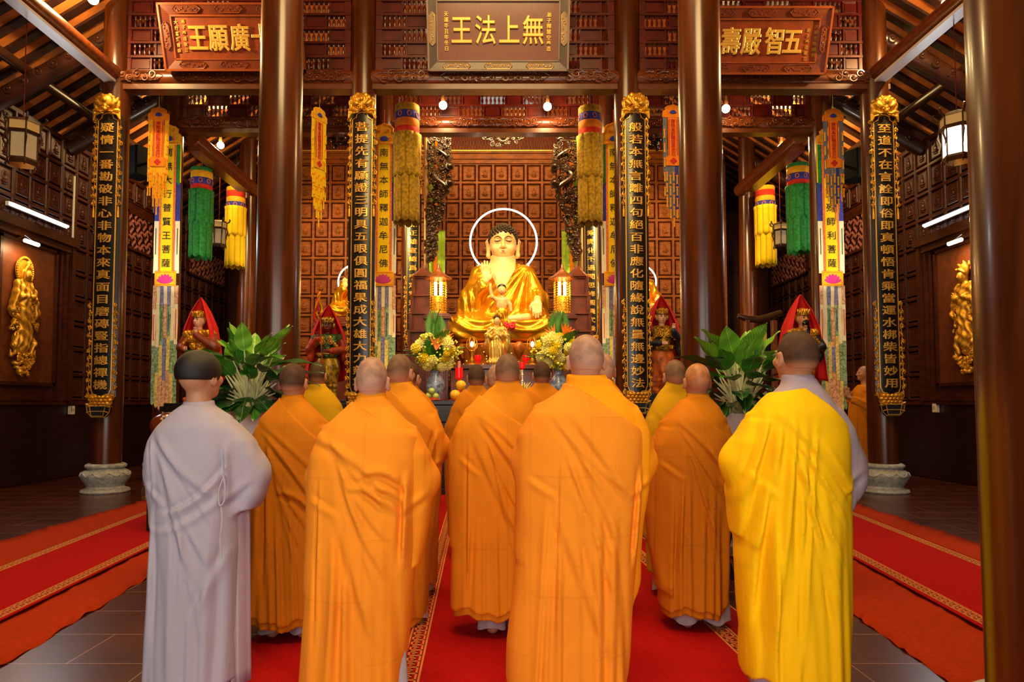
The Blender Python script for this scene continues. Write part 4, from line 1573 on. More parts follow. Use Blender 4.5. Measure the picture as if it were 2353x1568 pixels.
def couplet(chars, px, py_top, py_bot, D, label, pitch_px, first_py, sc=1.0, group=None):
    zt_, zb_ = W(px, py_top, D).z, W(px, py_bot, D).z
    x = W(px, 600, D).x
    t = thing('couplet_board', label, 'couplet board', (x, D, zb_), group, scale=1.0)
    H = zt_ - zb_
    w = 0.155 * sc
    zB, zT = 0.36, H - 0.36    # black field
    arch = [(-w, zT - 0.06), (-w * 0.62, zT - 0.03), (-w * 0.5, zT + 0.03), (0, zT + 0.055), (w * 0.5, zT + 0.03), (w * 0.62, zT - 0.03), (w, zT - 0.06)]
    foot = [(w, zB + 0.08), (w * 0.8, zB + 0.0), (w * 0.4, zB - 0.02), (0, zB - 0.07), (-w * 0.4, zB - 0.02), (-w * 0.8, zB + 0.0), (-w, zB + 0.08)]
    b = MB()
    nx = 9
    for i in range(nx):
        pass
    b.grid(lambda u, v: ((u * 2 - 1) * (w + 0.045), -0.0, zB - 0.04 + v * (zT - zB + 0.08)), 9, 2)
    b.grid(lambda u, v: ((1 - u * 2) * (w + 0.045), 0.03, zB - 0.04 + v * (zT - zB + 0.08)), 9, 2)
    bend(b, 1.2).build('board', mfl, t)
    g = MB()
    pts = [(p[0], -0.008, p[1]) for p in arch[::-1]] + [(p[0], -0.008, p[1]) for p in foot[::-1]]
    g.tube(pts, 0.0095, 6, closed=True)
    bend(g, 1.2).build('gold_border', M_GOLDFLAT, t)
    c = MB()
    for i, ch in enumerate(chars):
        if ch == ' ':
            continue
        z = W(px, first_py + i * pitch_px, D).z - zb_
        c.merge(text_mb(ch, 0.152 * sc, 0.008, 0.0, 1.44, 2, 0.0032), T(0, -0.012, z))
    bend(c, 1.2).build('lettering', M_GOLDFLAT, t, smooth=False)
    o = put('crest', CREST, t, (0, -0.02, H - 0.33))
    o.scale = (sc, sc, sc)
    for sg in (-1, 1):
        put('side_scroll', SIDE_U[sg], t, (sg * (w + 0.035), 0.02, H - 0.36))
        put('side_scroll', SIDE_L[sg], t, (sg * (w + 0.040), 0.02, 0.28 + 1.50))
    o = put('lotus_foot', FOOT, t, (0, 0, 0.12))
    o.scale = (sc, 1, 0.85)
    v = put('vase', VK, t, (0, 0.0, 0.175))
    put('vase_outline', VG, v)
    return t


DC = R2 - CR - 0.085
couplet('疑情一番勘破非心非物本來真面目磨磚豎指總禪機', 238, 216, 960, DC, 'outer left black couplet board with gold characters, a cloudy gold crest and vase foot', 28.15, 294)
couplet('菩提先有願證三明具五眼俱圓福果成大雄大力慈尊', 829, 214, 955, DC, 'inner left black couplet board with gold characters left of the altar, beside yellow banner', 28.0, 292)
couplet('般若本無言離四句絕百非應化隨緣說無量無邊妙法', 1463, 214, 952, DC, 'inner right black couplet board with gold characters, its foot above the large front monk', 28.0, 293)
couplet('至道不在言詮即俗即真頓悟肯乘當運水梆柴皆妙用', 2040, 220, 956, DC, 'outer right black couplet board with gold characters above the right stone base', 27.85, 296)
DS = R4 - CR - 0.09
couplet('施正雄宣總爲戒定慧遍滿是真經', 949, 262, 805, DS, 'smaller left couplet board by the altar, partly hidden by the gold hanging cylinder', 20.0, 516, 0.92)
couplet('一乘開化不過聞思修圓通弌乘教', 1358, 262, 805, DS, 'smaller right couplet board by the altar, partly hidden by the gold hanging cylinder', 20.0, 516, 0.92)

# ---------------------------------------------------------------- name plaques
mpl = mat('plaque_field', '#7a3a1c', 0.38, coat=0.2, var=0.1, vscale=8)
brick_bump(mpl, 14.0, 0.5, 0.25, 0.8, (PI / 2, 0, PI / 4), 0.006, 0.03, '#9a5a34')
mpf = mat('plaque_frame_grey', '#6b5546', 0.35, coat=0.2, var=0.1, vscale=8)
brick_bump(mpf, 14.0, 0.5, 0.25, 0.8, (PI / 2, 0, PI / 4), 0.006, 0.04, '#3a2c22')
mpo = mat('plaque_orange_wood', '#8f3f12', 0.36, coat=0.25, var=0.2, vscale=6)
mpof = mat('plaque_orange_frame', '#8a3c12', 0.36, coat=0.25, var=0.2, vscale=6)
brick_bump(mpof, 14.0, 0.5, 0.25, 0.7, (PI / 2, 0, -PI / 4), 0.006, 0.04, '#54200a')
mcart = mat('cartouche_ground', '#a08a6a', 0.4, var=0.1)


def plaque(chars, colsmall, cx, ptop, pbot, wpx, D, tilt, label, grey, cpx, csize):
    """hung tilted forward from its lower edge"""
    bot = W(cx, pbot, D)
    w = wpx / F_PX * D
    top = W(cx, ptop, D - 0.33)
    H = (top - bot).length
    t = thing('name_plaque', label, 'plaque', bot)
    t.rotation_euler = (math.atan2(-(top.y - bot.y), top.z - bot.z), 0, 0)
    fw = 0.15 if grey else 0.17
    fm, cm = (mpf, mpl) if grey else (mpof, mpo)
    MB().box(-w / 2 + fw * 0.8, w / 2 - fw * 0.8, -0.01, 0.04, fw * 0.8, H - fw * 0.8).build('panel', cm, t)
    f = MB()
    o_, i_ = (w / 2, H / 2), (w / 2 - fw, H / 2 - fw)
    cz = H / 2
    y0, y1 = -0.07, -0.035
    for (p, q_) in (((-1, -1), (1, -1)), ((1, -1), (1, 1)), ((1, 1), (-1, 1)), ((-1, 1), (-1, -1))):
        a, b_ = (p[0] * o_[0], cz + p[1] * o_[1]), (q_[0] * o_[0], cz + q_[1] * o_[1])
        c, d = (q_[0] * i_[0], cz + q_[1] * i_[1]), (p[0] * i_[0], cz + p[1] * i_[1])
        v = [(a[0], y0, a[1]), (b_[0], y0, b_[1]), (c[0], y1, c[1]), (d[0], y1, d[1]),
             (a[0], 0.06, a[1]), (b_[0], 0.06, b_[1]), (c[0], 0.02, c[1]), (d[0], 0.02, d[1])]
        f.add(v, [(0, 1, 2, 3), (4, 7, 6, 5), (0, 4, 5, 1), (2, 6, 7, 3), (1, 5, 6, 2), (0, 3, 7, 4)])
    f.build('frame', fm, t, smooth=False)
    e = MB()
    for (x0_, x1_, z0_, z1_) in ((-w / 2, w / 2, -0.0, 0.02), (-w / 2, w / 2, H - 0.02, H), (-w / 2, -w / 2 + 0.02, 0, H), (w / 2 - 0.02, w / 2, 0, H)):
        e.box(x0_ - 0.005, x1_ + 0.005, -0.085, 0.065, z0_ - 0.005, z1_ + 0.005)
    i2 = fw + 0.012
    for (x0_, x1_, z0_, z1_) in ((-w / 2 + fw - .01, w / 2 - fw + .01, fw - .01, i2), (-w / 2 + fw - .01, w / 2 - fw + .01, H - i2, H - fw + .01), (-w / 2 + fw - .01, -w / 2 + i2, fw, H - fw), (w / 2 - i2, w / 2 - fw + .01, fw, H - fw)):
        e.box(x0_, x1_, -0.05, 0.0, z0_, z1_)
    e.build('edge_moulding', mat('plaque_edge_grey', '#8a7464', 0.35, var=0.1) if grey else mat('plaque_edge', '#9c4c1c', 0.35, coat=0.2, var=0.1), t)
    # cartouches on the frame
    rr = random.Random(int(cx))

    def cartouche(x, z, L, h, vert):
        oo = MB()
        P = [(-L / 2, 0), (-L / 2 + h * 0.5, h / 2), (L / 2 - h * 0.5, h / 2), (L / 2, 0), (L / 2 - h * 0.5, -h / 2), (-L / 2 + h * 0.5, -h / 2)]
        if vert:
            P = [(q_[1], q_[0]) for q_ in P]
        P = [(x + a, z + b_) for a, b_ in P]
        mm = M_GOLDFLAT if grey else mpo
        oo.tube([(a, -0.072, b_) for a, b_ in P], 0.006, 5, closed=True)
        for k in range(int(L / 0.035)):
            u = (k + 0.5) / int(L / 0.035) * L - L / 2
            if abs(u) > L / 2 - h * 0.45:
                continue
            du = rr.uniform(-0.3, 0.3) * h
            a, b_ = (x + du, z + u) if vert else (x + u, z + du)
            oo.spiral((a, b_), 0.018, 1.0, rr.uniform(0, 6), rr.choice((-1, 1)), 0.005, 5, 9, -0.072)
            oo.sph((a + rr.uniform(-.012, .012), -0.074, b_ + rr.uniform(-.012, .012)), (0.010, 0.005, 0.007), 6, 4)
        g_ = MB().prism(P, -0.068, -0.04).build('cartouche', mcart if grey else mpof, t)
        oo.build('gilt_ornament' if grey else 'relief_ornament', mm, g_)
    m_ = fw / 2
    for dx in (-0.32, 0, 0.32):
        cartouche(dx * w * 0.93, m_, w * 0.20, fw * 0.62, False)
        cartouche(dx * w * 0.93, H - m_, w * 0.20, fw * 0.62, False)
    for sg in (-1, 1):
        cartouche(sg * (w / 2 - m_), H * 0.52, H * 0.42, fw * 0.62, True)
    c = MB()
    for ch, px_, py_ in cpx:
        k = (px_ - cx) / F_PX * (D - 0.16)
        z = (pbot - py_) / (pbot - ptop) * H
        c.merge(text_mb(ch, csize, 0.016, 0.0, 0.78, 2, 0.010), T(k, -0.03, z))
    c.build('lettering', mat('bright_gold_paint', '#f4c458', 0.28, metal=0.25, var=0.05), t, smooth=False)
    s_ = MB()
    for st, px_, py_, pit, sz in colsmall:
        for i, ch in enumerate(st):
            k = (px_ - cx) / F_PX * (D - 0.16)
            z = (pbot - py_ - i * pit) / (pbot - ptop) * H
            s_.merge(text_mb(ch, sz, 0.01, 0.0008, 1.0, 2), T(k, -0.02, z))
    s_.build('inscription_lettering', M_GOLDFLAT, t, smooth=False)
    h_ = MB()
    for sg in (-1, 1):
        h_.tube([(sg * w * 0.3, 0.02, H - 0.02), (sg * w * 0.3, 0.26, H + 0.22)], 0.008, 6)
    h_.build('hanging_rod', M_CARVED, t)
    return t


plaque('', [('天運辛丑年冬日', 1023, 32, 13.2, 0.075), ('弟子釋慧空奉造', 1264, 34, 13.0, 0.075)], 1145, -22, 165, 327, R2 - 0.20, 0.3,
       'centre name plaque with grey fret frame and four large gold characters over the altar', True,
       [('王', 1059, 70), ('法', 1115, 70), ('上', 1171, 70), ('無', 1227, 70)], 0.44)
plaque('', [('大行普賢菩薩', 415, 52, 13, 0.06), ('弟子奉造敬立', 432, 50, 13, 0.06)], 543, 10, 164, 322, R2 - 0.22, 0.3,
       'left red brown name plaque with gold characters, partly hidden by the tall near column', False,
       [('王', 463, 88), ('願', 512, 88), ('廣', 562, 88), ('十', 612, 88)], 0.40)
plaque('', [('大智文殊師利', 1866, 62, 13, 0.06), ('弟子奉造敬立', 1848, 70, 13, 0.06)], 1734, 18, 172, 322, R2 - 0.22, 0.3,
       'right red brown name plaque with gold characters, partly hidden by the tall near column', False,
       [('壽', 1668, 96), ('嚴', 1716, 96), ('智', 1769, 96), ('五', 1813, 96)], 0.40)

# ---------------------------------------------------------------- cloth
def cloth(name, col, var=0.1, vs=14):
    return mat(name, col, 0.75, var=var, vscale=vs, bump=0.15, bscale=60, sheen=0.1, spec=0.2)


C_YEL = cloth('yellow_silk', '#f6cf12', 0.06)
C_GOLD = cloth('gold_silk', '#f0b020', 0.12)
C_ORG = cloth('orange_silk', '#f5891c', 0.10)
C_RED = cloth('red_silk', '#d8361e', 0.12)
C_GRN = cloth('green_brocade', '#2f8a3c', 0.3, 24)
C_BLU = cloth('blue_brocade', '#3b429c', 0.25, 24)
C_WHT = cloth('cream_silk', '#f1e8c2', 0.06)
C_GRY = cloth('grey_gauze', '#6f7480', 0.15)
C_PNK = cloth('coral_brocade', '#ea7a4a', 0.25, 30)
C_OLV = cloth('olive_gold_brocade', '#b08a1c', 0.35, 22)
C_INK = mat('black_ink', '#0a0805', 0.7, var=0)
C_CRM = mat('crimson_ink', '#c41f12', 0.7, var=0)
C_MAG = mat('lotus_pink', '#c2247e', 0.6, var=0.1)


def strip(b, x0, x1, z0, z1, y=0.0, t=0.006, mi=0, wave=0.0, ph=0.0, point=0.0):
    """hanging cloth strip with thickness, slight ripple; pointed end if point>0"""
    n = max(2, int((z1 - z0) / 0.08))
    f, k = [], []
    for i in range(n + 1):
        z = z1 + (z0 - z1) * i / n
        dy = wave * math.sin(z * 9 + ph)
        k += [(x0, y + dy, z), (x1, y + dy, z), (x1, y + t + dy, z), (x0, y + t + dy, z)]
    fs = []
    for i in range(n):
        for j in range(4):
            fs.append((i * 4 + j, (i + 1) * 4 + j, (i + 1) * 4 + (j + 1) % 4, i * 4 + (j + 1) % 4))
    fs += [(0, 1, 2, 3), (n * 4 + 3, n * 4 + 2, n * 4 + 1, n * 4)]
    b.add(k, fs, mi)
    if point:
        xm = (x0 + x1) / 2
        b.add([(x0, y, z0), (x1, y, z0), (xm, y, z0 - point), (x0, y + t, z0), (x1, y + t, z0), (xm, y + t, z0 - point)],
              [(0, 2, 1), (3, 4, 5), (0, 3, 5, 2), (1, 2, 5, 4)], mi)


def cloud_head(w, h):
    return [(-w * 0.5, 0), (w * 0.5, 0), (w * 0.5, h * 0.36), (w * 0.47, h * 0.48), (w * 0.38, h * 0.55), (w * 0.36, h * 0.62), (w * 0.37, h * 0.76), (w * 0.27, h * 0.88),
            (w * 0.14, h * 0.92), (0, h), (-w * 0.14, h * 0.92), (-w * 0.27, h * 0.88), (-w * 0.37, h * 0.76), (-w * 0.36, h * 0.62), (-w * 0.38, h * 0.55), (-w * 0.47, h * 0.48), (-w * 0.5, h * 0.36)]


def lotus_flat(b, x, z, r, y, mi=0):
    for k, a in enumerate(np.linspace(-1.25, 1.25, 7)):
        M = T(x, y, z) @ RY(a)
        b.sph((0, 0, 0), (1, 1, 1), 8, 5, mi, None)
        v = b.v[-1]
        q = v * np.array([r * 0.2, 0.004, r * 0.55]) + np.array([0, 0, r * 0.4])
        A = np.array(M)
        b.v[-1] = q @ A[:3, :3].T + A[:3, 3]


def banner(chars, px, D, label, y_top=285, y_bot=945):
    zt_ = W(px, y_top, D).z
    def Z(py):
        return W(px, py, D).z - zt_
    t = thing('prayer_banner', label, 'banner', (W(px, 450, D).x, D, zt_))
    hw = 0.235
    b = MB().prism([(x, z + Z(332)) for x, z in cloud_head(2 * hw, -Z(332))], -0.012, 0.012)
    hd = b.build('cloud_head', C_GOLD, t)
    o = MB()
    P = [(x * 0.93, z * 0.93 + 0.012 + Z(332)) for x, z in cloud_head(2 * hw, -Z(332))]
    o.tube([(x, -0.014, z) for x, z in P], 0.006, 5, closed=True)
    for sg in (-1, 1):
        o.spiral((sg * 0.10, Z(322)), 0.05, 1.4, 0, sg, 0.005, 5, 16, -0.014)
        o.spiral((sg * 0.08, Z(302)), 0.035, 1.4, 2, -sg, 0.005, 5, 16, -0.014)
    o.build('embroidered_edge', C_ORG, hd)
    l = MB()
    lotus_flat(l, 0, Z(324), 0.10, -0.016)
    l.build('lotus_motif', C_BLU, hd)
    hw2 = 0.105
    b = MB()
    strip(b, -hw2, hw2, Z(625), Z(332), -0.004)
    b.build('text_strip', C_YEL, t)
    c = MB()
    for i, ch in enumerate(chars):
        if ch == ' ':
            continue
        c.merge(text_mb(ch, 0.16, 0.004, 0.0008, 1.05, 2), T(0, -0.010, Z(351 + i * 31.8)))
    c.build('lettering', C_INK, t, smooth=False)
    b = MB()
    for sg in (-1, 1):
        strip(b, sg * 0.125 - 0.02, sg * 0.125 + 0.02, Z(628), Z(332), 0.0, wave=0.003)
    b.build('coral_border', C_PNK, t)
    for sg in (-1, 1):
        for (a, e, m_, nm, pt) in ((332, 418, C_GRN, 'green_streamer', 0.05), (412, 512, C_BLU, 'blue_streamer', 0.06), (508, 628, C_WHT, 'cream_streamer', 0.0)):
            s_ = MB()
            strip(s_, sg * 0.19 - 0.042, sg * 0.19 + 0.042, Z(e), Z(a), 0.006 + 0.004 * (m_ is C_BLU), wave=0.004, ph=sg, point=pt)
            q = s_.build(nm, m_, t)
        k = MB()
        strip(k, sg * 0.195 - 0.006, sg * 0.195 + 0.006, Z(585), Z(525), -0.004)
        k.build('dark_ribbon', C_INK, t)
        k = MB()
        strip(k, sg * 0.228 - 0.01, sg * 0.228 + 0.01, Z(420), Z(332), -0.004)
        k.build('yellow_edge', C_YEL, t)
    b = MB()
    strip(b, -0.19, 0.19, Z(658), Z(624), -0.02, 0.02)
    bx = b.build('lotus_panel', C_GOLD, t)
    l = MB()
    lotus_flat(l, 0, Z(650), 0.17, -0.024)
    l.build('lotus_motif', C_MAG, bx)
    e = MB()
    e.tube([(-0.17, -0.022, Z(655)), (0.17, -0.022, Z(655)), (0.17, -0.022, Z(627)), (-0.17, -0.022, Z(627))], 0.007, 5, closed=True)
    e.build('orange_edging', C_ORG, bx)
    # tails in coloured lengths
    rr = random.Random(int(px))
    PG, PB, PO, PY = cloth('pale_green_brocade', '#8fb08a', 0.45, 26), cloth('pale_blue_brocade', '#8488b8', 0.35, 26), cloth('pale_coral_brocade', '#efb08a', 0.35, 26), cloth('pale_gold_brocade', '#efd27a', 0.3, 26)
    seq = {0: [C_WHT, PO, PB, PO], 1: [PB, PG, PY, PO], 2: [C_WHT, C_WHT, PG, PY], 3: [PO, C_WHT, PG, PG]}
    for i in range(-3, 4):
        x = i * 0.066
        cuts = [656, 704 + rr.uniform(-8, 8), 785 + rr.uniform(-15, 15), 865 + rr.uniform(-15, 15), y_bot - abs(i) * 6]
        for j in range(4):
            s_ = MB()
            strip(s_, x - 0.031, x + 0.031, Z(cuts[j + 1]), Z(cuts[j]), 0.004 * (j % 2) + 0.006, wave=0.006, ph=i, point=0.04 if j == 3 else 0.0)
            s_.build('tail_strip', seq[abs(i)][j], t)
        if i % 2:
            k = MB()
            strip(k, x - 0.006, x + 0.006, Z(cuts[2] - 12), Z(cuts[1] + 12), -0.004)
            k.build('narrow_ribbon', [C_RED, C_BLU, C_GRN][(i + 3) % 3], t)
    MB().tube([(0, 0, -0.01), (0, 0, 0.24)], 0.005, 5).build('hanging_cord', C_RED, t)
    return t


DB = R3 - CR - 0.15
banner('南無大行普賢王菩薩', 385, DB, 'tall banner reading nine black characters, behind the left red hooded statue')
banner('南無本師釋迦牟尼佛', 882, DB, 'tall yellow banner right of the inner left couplet board', 283, 940)
banner('南無本師釋迦牟尼佛', 1411, DB, 'tall yellow banner half hidden left of the inner right couplet board', 281, 935)
banner('南無大智文殊師利菩薩'[0:3] + '文殊師利菩薩', 1908, DB, 'tall bright banner behind the far right bearded red hooded statue', 292, 955)


def pennant(px, D, y0, y1, label, cols, rz=0.0):
    """small embroidered pennant with side streamers and tassels"""
    main, side, tas = cols
    zt_ = W(px, y0, D).z
    H = zt_ - W(px, y1, D).z
    t = thing('prayer_pennant', label, 'pennant', (W(px, 350, D).x, D, zt_), rz=rz)
    w = 0.33
    hh = 0.22
    hd = MB().prism([(x, z - hh) for x, z in cloud_head(w * 1.05, hh)], -0.01, 0.01).build('cloud_head', main, t)
    l = MB()
    lotus_flat(l, 0, -hh * 0.72, 0.07, -0.013)
    l.build('lotus_motif', C_BLU, hd)
    b = MB()
    strip(b, -0.085, 0.085, -0.99, -hh, -0.004)
    tx = b.build('text_strip', main, t)
    b = MB()
    for sg in (-1, 1):
        strip(b, sg * 0.068 - 0.006, sg * 0.068 + 0.006, -0.85, -hh - 0.03, -0.009)
    b.build('red_rule', C_CRM, tx)
    c = MB()
    for i, ch in enumerate('南無本師釋迦牟尼佛'):
        c.merge(text_mb(ch, 0.078, 0.004, 0.001, 1.0, 2), T(0, -0.009, -hh - 0.065 - i * 0.069))
    c.build('lettering', C_CRM, tx, smooth=False)
    b = MB()
    strip(b, -0.125, 0.125, -1.02, -0.87, -0.012)
    sq = b.build('flower_panel', main, t)
    l = MB()
    for k in range(4):
        l.sph((0.03 * math.cos(k * PI / 2), -0.014, -0.945 + 0.03 * math.sin(k * PI / 2)), (0.028, 0.003, 0.028), 8, 5)
    l.build('flower_motif', C_CRM, sq)
    for sg in (-1, 1):
        bs = MB()
        for j in range(4):
            strip(bs, sg * 0.13 - 0.035, sg * 0.13 + 0.035, -hh - 0.24 * (j + 1), -hh - 0.24 * j, 0.004, wave=0.004, point=0.035)
        bs.build('side_streamer', side, t)
    g = MB()
    g.sph((0, 0, 0), (0.02, 0.012, 0.018), 7, 5, 1)
    g.lathe([(0.008, 0), (0.010, -0.02), (0.012, -0.13), (0, -0.13)], 7, (0, 0, -0.008))
    gm = g.mesh('tassel', [tas, C_ORG])

    def tassel(x, z, L):
        put('tassel', gm, t, (x, -0.012, z))
    for sg in (-1, 1):
        for j in range(5):
            tassel(sg * 0.145, -hh - 0.24 * (j + 1) + 0.03, 0.13)
    lens = [H - 0.34, H - 0.16, H - 0.02, H - 0.16, H - 0.34]
    for i in range(-2, 3):
        x = i * 0.055
        s_ = MB()
        end = lens[i + 2] - 0.12
        strip(s_, x - 0.026, x + 0.026, -end, -1.02, 0.006, wave=0.005, ph=i, point=0.03)
        s_.build('tail_strip', side if i % 2 == 0 else C_BLU if side is C_GRY and i == 1 else side, t)
        z = -1.14 - 0.05 * (i % 2)
        while z > -end - 0.02:
            tassel(x, z, 0.12)
            z -= 0.19
        tassel(x, -end - 0.02, 0.14)
    MB().tube([(0, 0, -0.01), (0, 0, roofz(t.location.x) + 0.2 - zt_)], 0.004, 5).build('hanging_cord', tas, t)
    return t


pennant(363, 11.3, 246, 492, 'orange and gold pennant in front of the left bright banner', (C_ORG, C_GOLD, C_GOLD), 0.1)
pennant(733, 10.95, 247, 520, 'narrow yellow pennant seen nearly edge on beside the inner left couplet board', (C_GOLD, C_YEL, C_YEL), 1.08)
pennant(1547, 10.95, 240, 520, 'orange pennant with grey streamers, hanging left of the tall right near column', (C_ORG, C_GRY, C_GOLD), 0.05)
pennant(1916, 11.3, 249, 505, 'orange pennant with grey streamers in front of the right bright banner', (C_ORG, C_GRY, C_GOLD), -0.05)


def cylinder_banner(px, D, y0, y1, wpx, label, body, group=None):
    zt_ = W(px, y0, D).z
    H = zt_ - W(px, y1, D).z
    r = wpx / F_PX * D / 2
    t = thing('brocade_cylinder', label, 'hanging cylinder', (W(px, (y0 + y1) / 2, D).x, D, zt_), group)
    bands = [(0, 0.12, C_OLV if body is C_OLV else body if body is C_GRN else C_GOLD), (0.12, 0.24, C_BLU), (0.24, 0.37, C_ORG), (0.37, 0.50, C_RED)]
    if body is C_YEL:
        bands = [(0, 0.10, C_GOLD), (0.10, 0.24, C_RED), (0.24, 0.36, C_GOLD), (0.36, 0.50, C_BLU)]
    if body is C_GRN:
        bands = [(0, 0.08, C_GRN), (0.08, 0.22, C_GOLD), (0.22, 0.36, C_BLU), (0.36, 0.50, C_RED)]
    sc_ = H / 1.9
    for a, b_, m_ in bands:
        l = MB()
        l.lathe([(r * 0.97, -a * sc_), (r, -a * sc_ - 0.01), (r, -b_ * sc_ + 0.01), (r * 0.985, -b_ * sc_)], 40)
        bo = l.build('band', m_, t)
        if m_ is C_BLU:
            q = MB()
            for k in range(8):
                an = k * PI / 4 + 0.3
                q.tube([(r * 1.005 * math.cos(an + 0.16 * math.cos(s_)), r * 1.005 * math.sin(an + 0.16 * math.cos(s_)), -(a + b_) / 2 * sc_ + 0.042 * math.sin(s_)) for s_ in np.linspace(0, 2 * PI, 12, endpoint=False)], 0.008, 5, closed=True)
            q.build('medallions', C_PNK, bo)
    n = 10
    for layer, (za, zb_, rr_, off, pt) in enumerate(((0.47 * sc_, H * 0.60, r * 1.06, 0, 0.04), (0.50 * sc_, H - 0.05, r * 1.00, 0.5, 0.05))):
        for k in range(n):
            a0, a1 = 2 * PI * (k + off - 0.48) / n, 2 * PI * (k + off + 0.48) / n
            b = MB()
            rows = 10
            v, f = [], []
            for i in range(rows + 1):
                z = -za + (-zb_ + za) * i / rows
                for j in range(5):
                    aa = a0 + (a1 - a0) * j / 4
                    q = rr_ * (1 + 0.05 * (1 - (j - 2) ** 2 / 4) + 0.006 * math.sin(z * 5 + k) + (0.05 * math.exp(-i * 1.5) if layer == 0 else 0))
                    zz = z - (pt * (1 - abs(j - 2) / 2) if i == rows else 0)
                    v.append((q * math.cos(aa), q * math.sin(aa), zz))
            for i in range(rows):
                for j in range(4):
                    f.append((i * 5 + j, i * 5 + j + 1, (i + 1) * 5 + j + 1, (i + 1) * 5 + j))
            o = b.add(v, f).build('streamer_panel', body, t)
            sm = o.modifiers.new('thickness', 'SOLIDIFY')
            sm.thickness = 0.006
    l = MB()
    nn = 48
    l.grid(lambda u, v: ((r * (1.04 + 0.03 * v) + 0.008 * math.sin(u * 2 * PI * 24)) * math.cos(2 * PI * u), (r * (1.04 + 0.03 * v) + 0.008 * math.sin(u * 2 * PI * 24)) * math.sin(2 * PI * u), -(0.46 + 0.09 * v) * sc_), 96, 4, closeu=True)
    l.build('ruffle', body, t)
    MB().tube([(0, 0, 0), (0, 0, roofz(t.location.x) + 0.2 - zt_)], 0.004, 5).build('hanging_cord', C_INK, t)
    return t


cylinder_banner(935, 11.9, 245, 516, 57, 'olive gold brocade cylinder hanging left of the altar', C_OLV)
cylinder_banner(1356, 11.9, 249, 518, 54, 'olive gold brocade cylinder hanging right of the altar', C_OLV)
cylinder_banner(462, 13.7, 389, 596, 48, 'green brocade cylinder hanging in the left aisle', C_GRN)
cylinder_banner(541, 15.7, 433, 617, 42, 'yellow brocade cylinder hanging in the left aisle', C_YEL)
cylinder_banner(1835, 13.7, 379, 584, 49, 'green brocade cylinder hanging in the right aisle', C_GRN)
cylinder_banner(1759, 15.7, 431, 613, 44, 'yellow brocade cylinder hanging in the right aisle', C_YEL)

# ---------------------------------------------------------------- lamps
def emat(name, col, strength):
    return mat(name, col, 0.5, var=0, emit=col, estr=strength)


M_LANT_ON = emat('lit_lantern_glass', '#fff0d4', 9.0)
M_LANT_DIM = emat('dim_lantern_glass', '#94805c', 0.35)
M_LANT_TOP = emat('lantern_frieze_glass', '#a08048', 0.35)


def lantern(px, D, y0, y1, w, label, glass, cord_py, watt=0.0):
    zt_, zb_ = W(px, y0, D).z, W(px, y1, D).z
    H = zt_ - zb_
    x = W(px, (y0 + y1) / 2, D).x
    t = thing('palace_lantern', label, 'lantern', (x, D, zb_))
    R_ = w / 2
    g, fr, top = MB(), MB(), MB()
    hexp = [(math.cos(PI / 3 * k + 0.25), math.sin(PI / 3 * k + 0.25)) for k in range(6)]
    def ring(r, z0, z1, r2=None):
        r2 = r if r2 is None else r2
        return [(r * a, r * b, z0) for a, b in hexp] + [(r2 * a, r2 * b, z1) for a, b in hexp]
    sides = [(k, (k + 1) % 6, (k + 1) % 6 + 6, k + 6) for k in range(6)]
    g.add(ring(R_ * 0.74, H * 0.16, H * 0.66), sides)
    gp = g.build('glass_panes', glass, t, smooth=False)
    top.add(ring(R_ * 0.86, H * 0.72, H * 0.90), sides)
    top.build('frieze_panes', M_LANT_TOP, t, smooth=False)
    for a, b in hexp:
        fr.tube([(R_ * 0.76 * a, R_ * 0.76 * b, H * 0.12), (R_ * 0.76 * a, R_ * 0.76 * b, H * 0.70)], 0.011, 6)
        fr.tube([(R_ * 0.88 * a, R_ * 0.88 * b, H * 0.70), (R_ * 0.88 * a, R_ * 0.88 * b, H * 0.92)], 0.011, 6)
        # brackets hanging from the upper corners, dragon-head finials above
        fr.tube([(R_ * 0.95 * a, R_ * 0.95 * b, H * 0.90), (R_ * 1.16 * a, R_ * 1.16 * b, H * 0.95), (R_ * 1.22 * a, R_ * 1.22 * b, H * 1.02), (R_ * 1.12 * a, R_ * 1.12 * b, H * 1.05)], [0.014, 0.018, 0.016, 0.006], 6)
        fr.tube([(R_ * 0.92 * a, R_ * 0.92 * b, H * 0.70), (R_ * 1.0 * a, R_ * 1.0 * b, H * 0.56), (R_ * 0.84 * a, R_ * 0.84 * b, H * 0.44), (R_ * 0.9 * a, R_ * 0.9 * b, H * 0.32)], [0.008, 0.014, 0.012, 0.005], 6)
        fr.tube([(R_ * 0.78 * a, R_ * 0.78 * b, H * 0.14), (R_ * 0.84 * a, R_ * 0.84 * b, H * 0.06), (R_ * 0.74 * a, R_ * 0.74 * b, 0.0)], [0.012, 0.014, 0.005], 6)
    for r, z0, z1, r2 in ((0.82, 0.66, 0.72, 0.93), (0.93, 0.90, 0.95, 0.80), (0.80, 0.12, 0.16, 0.80), (0.70, 0.04, 0.12, 0.82), (0.80, 0.95, 1.02, 0.30)):
        q = ring(R_ * r, H * z0, H * z1, R_ * r2)
        fr.add(q, sides + [tuple(range(5, -1, -1)), tuple(range(6, 12))])
    fr.build('wooden_frame', M_CARVED, t)
    zc = W(px, cord_py, D).z - zb_ if cord_py < 200 else roofz(x) + 0.2 - zb_
    MB().tube([(0, 0, H), (0, 0, zc)], 0.007, 6).build('hanging_cord', cloth('dark_red_cord', '#5a1410'), t)
    if watt:
        light('lantern_light', 'POINT', (x, D - R_ * 0.0, zb_ + H * 0.4), watt, (1, 0.8, 0.55), size=0.1)
    return t


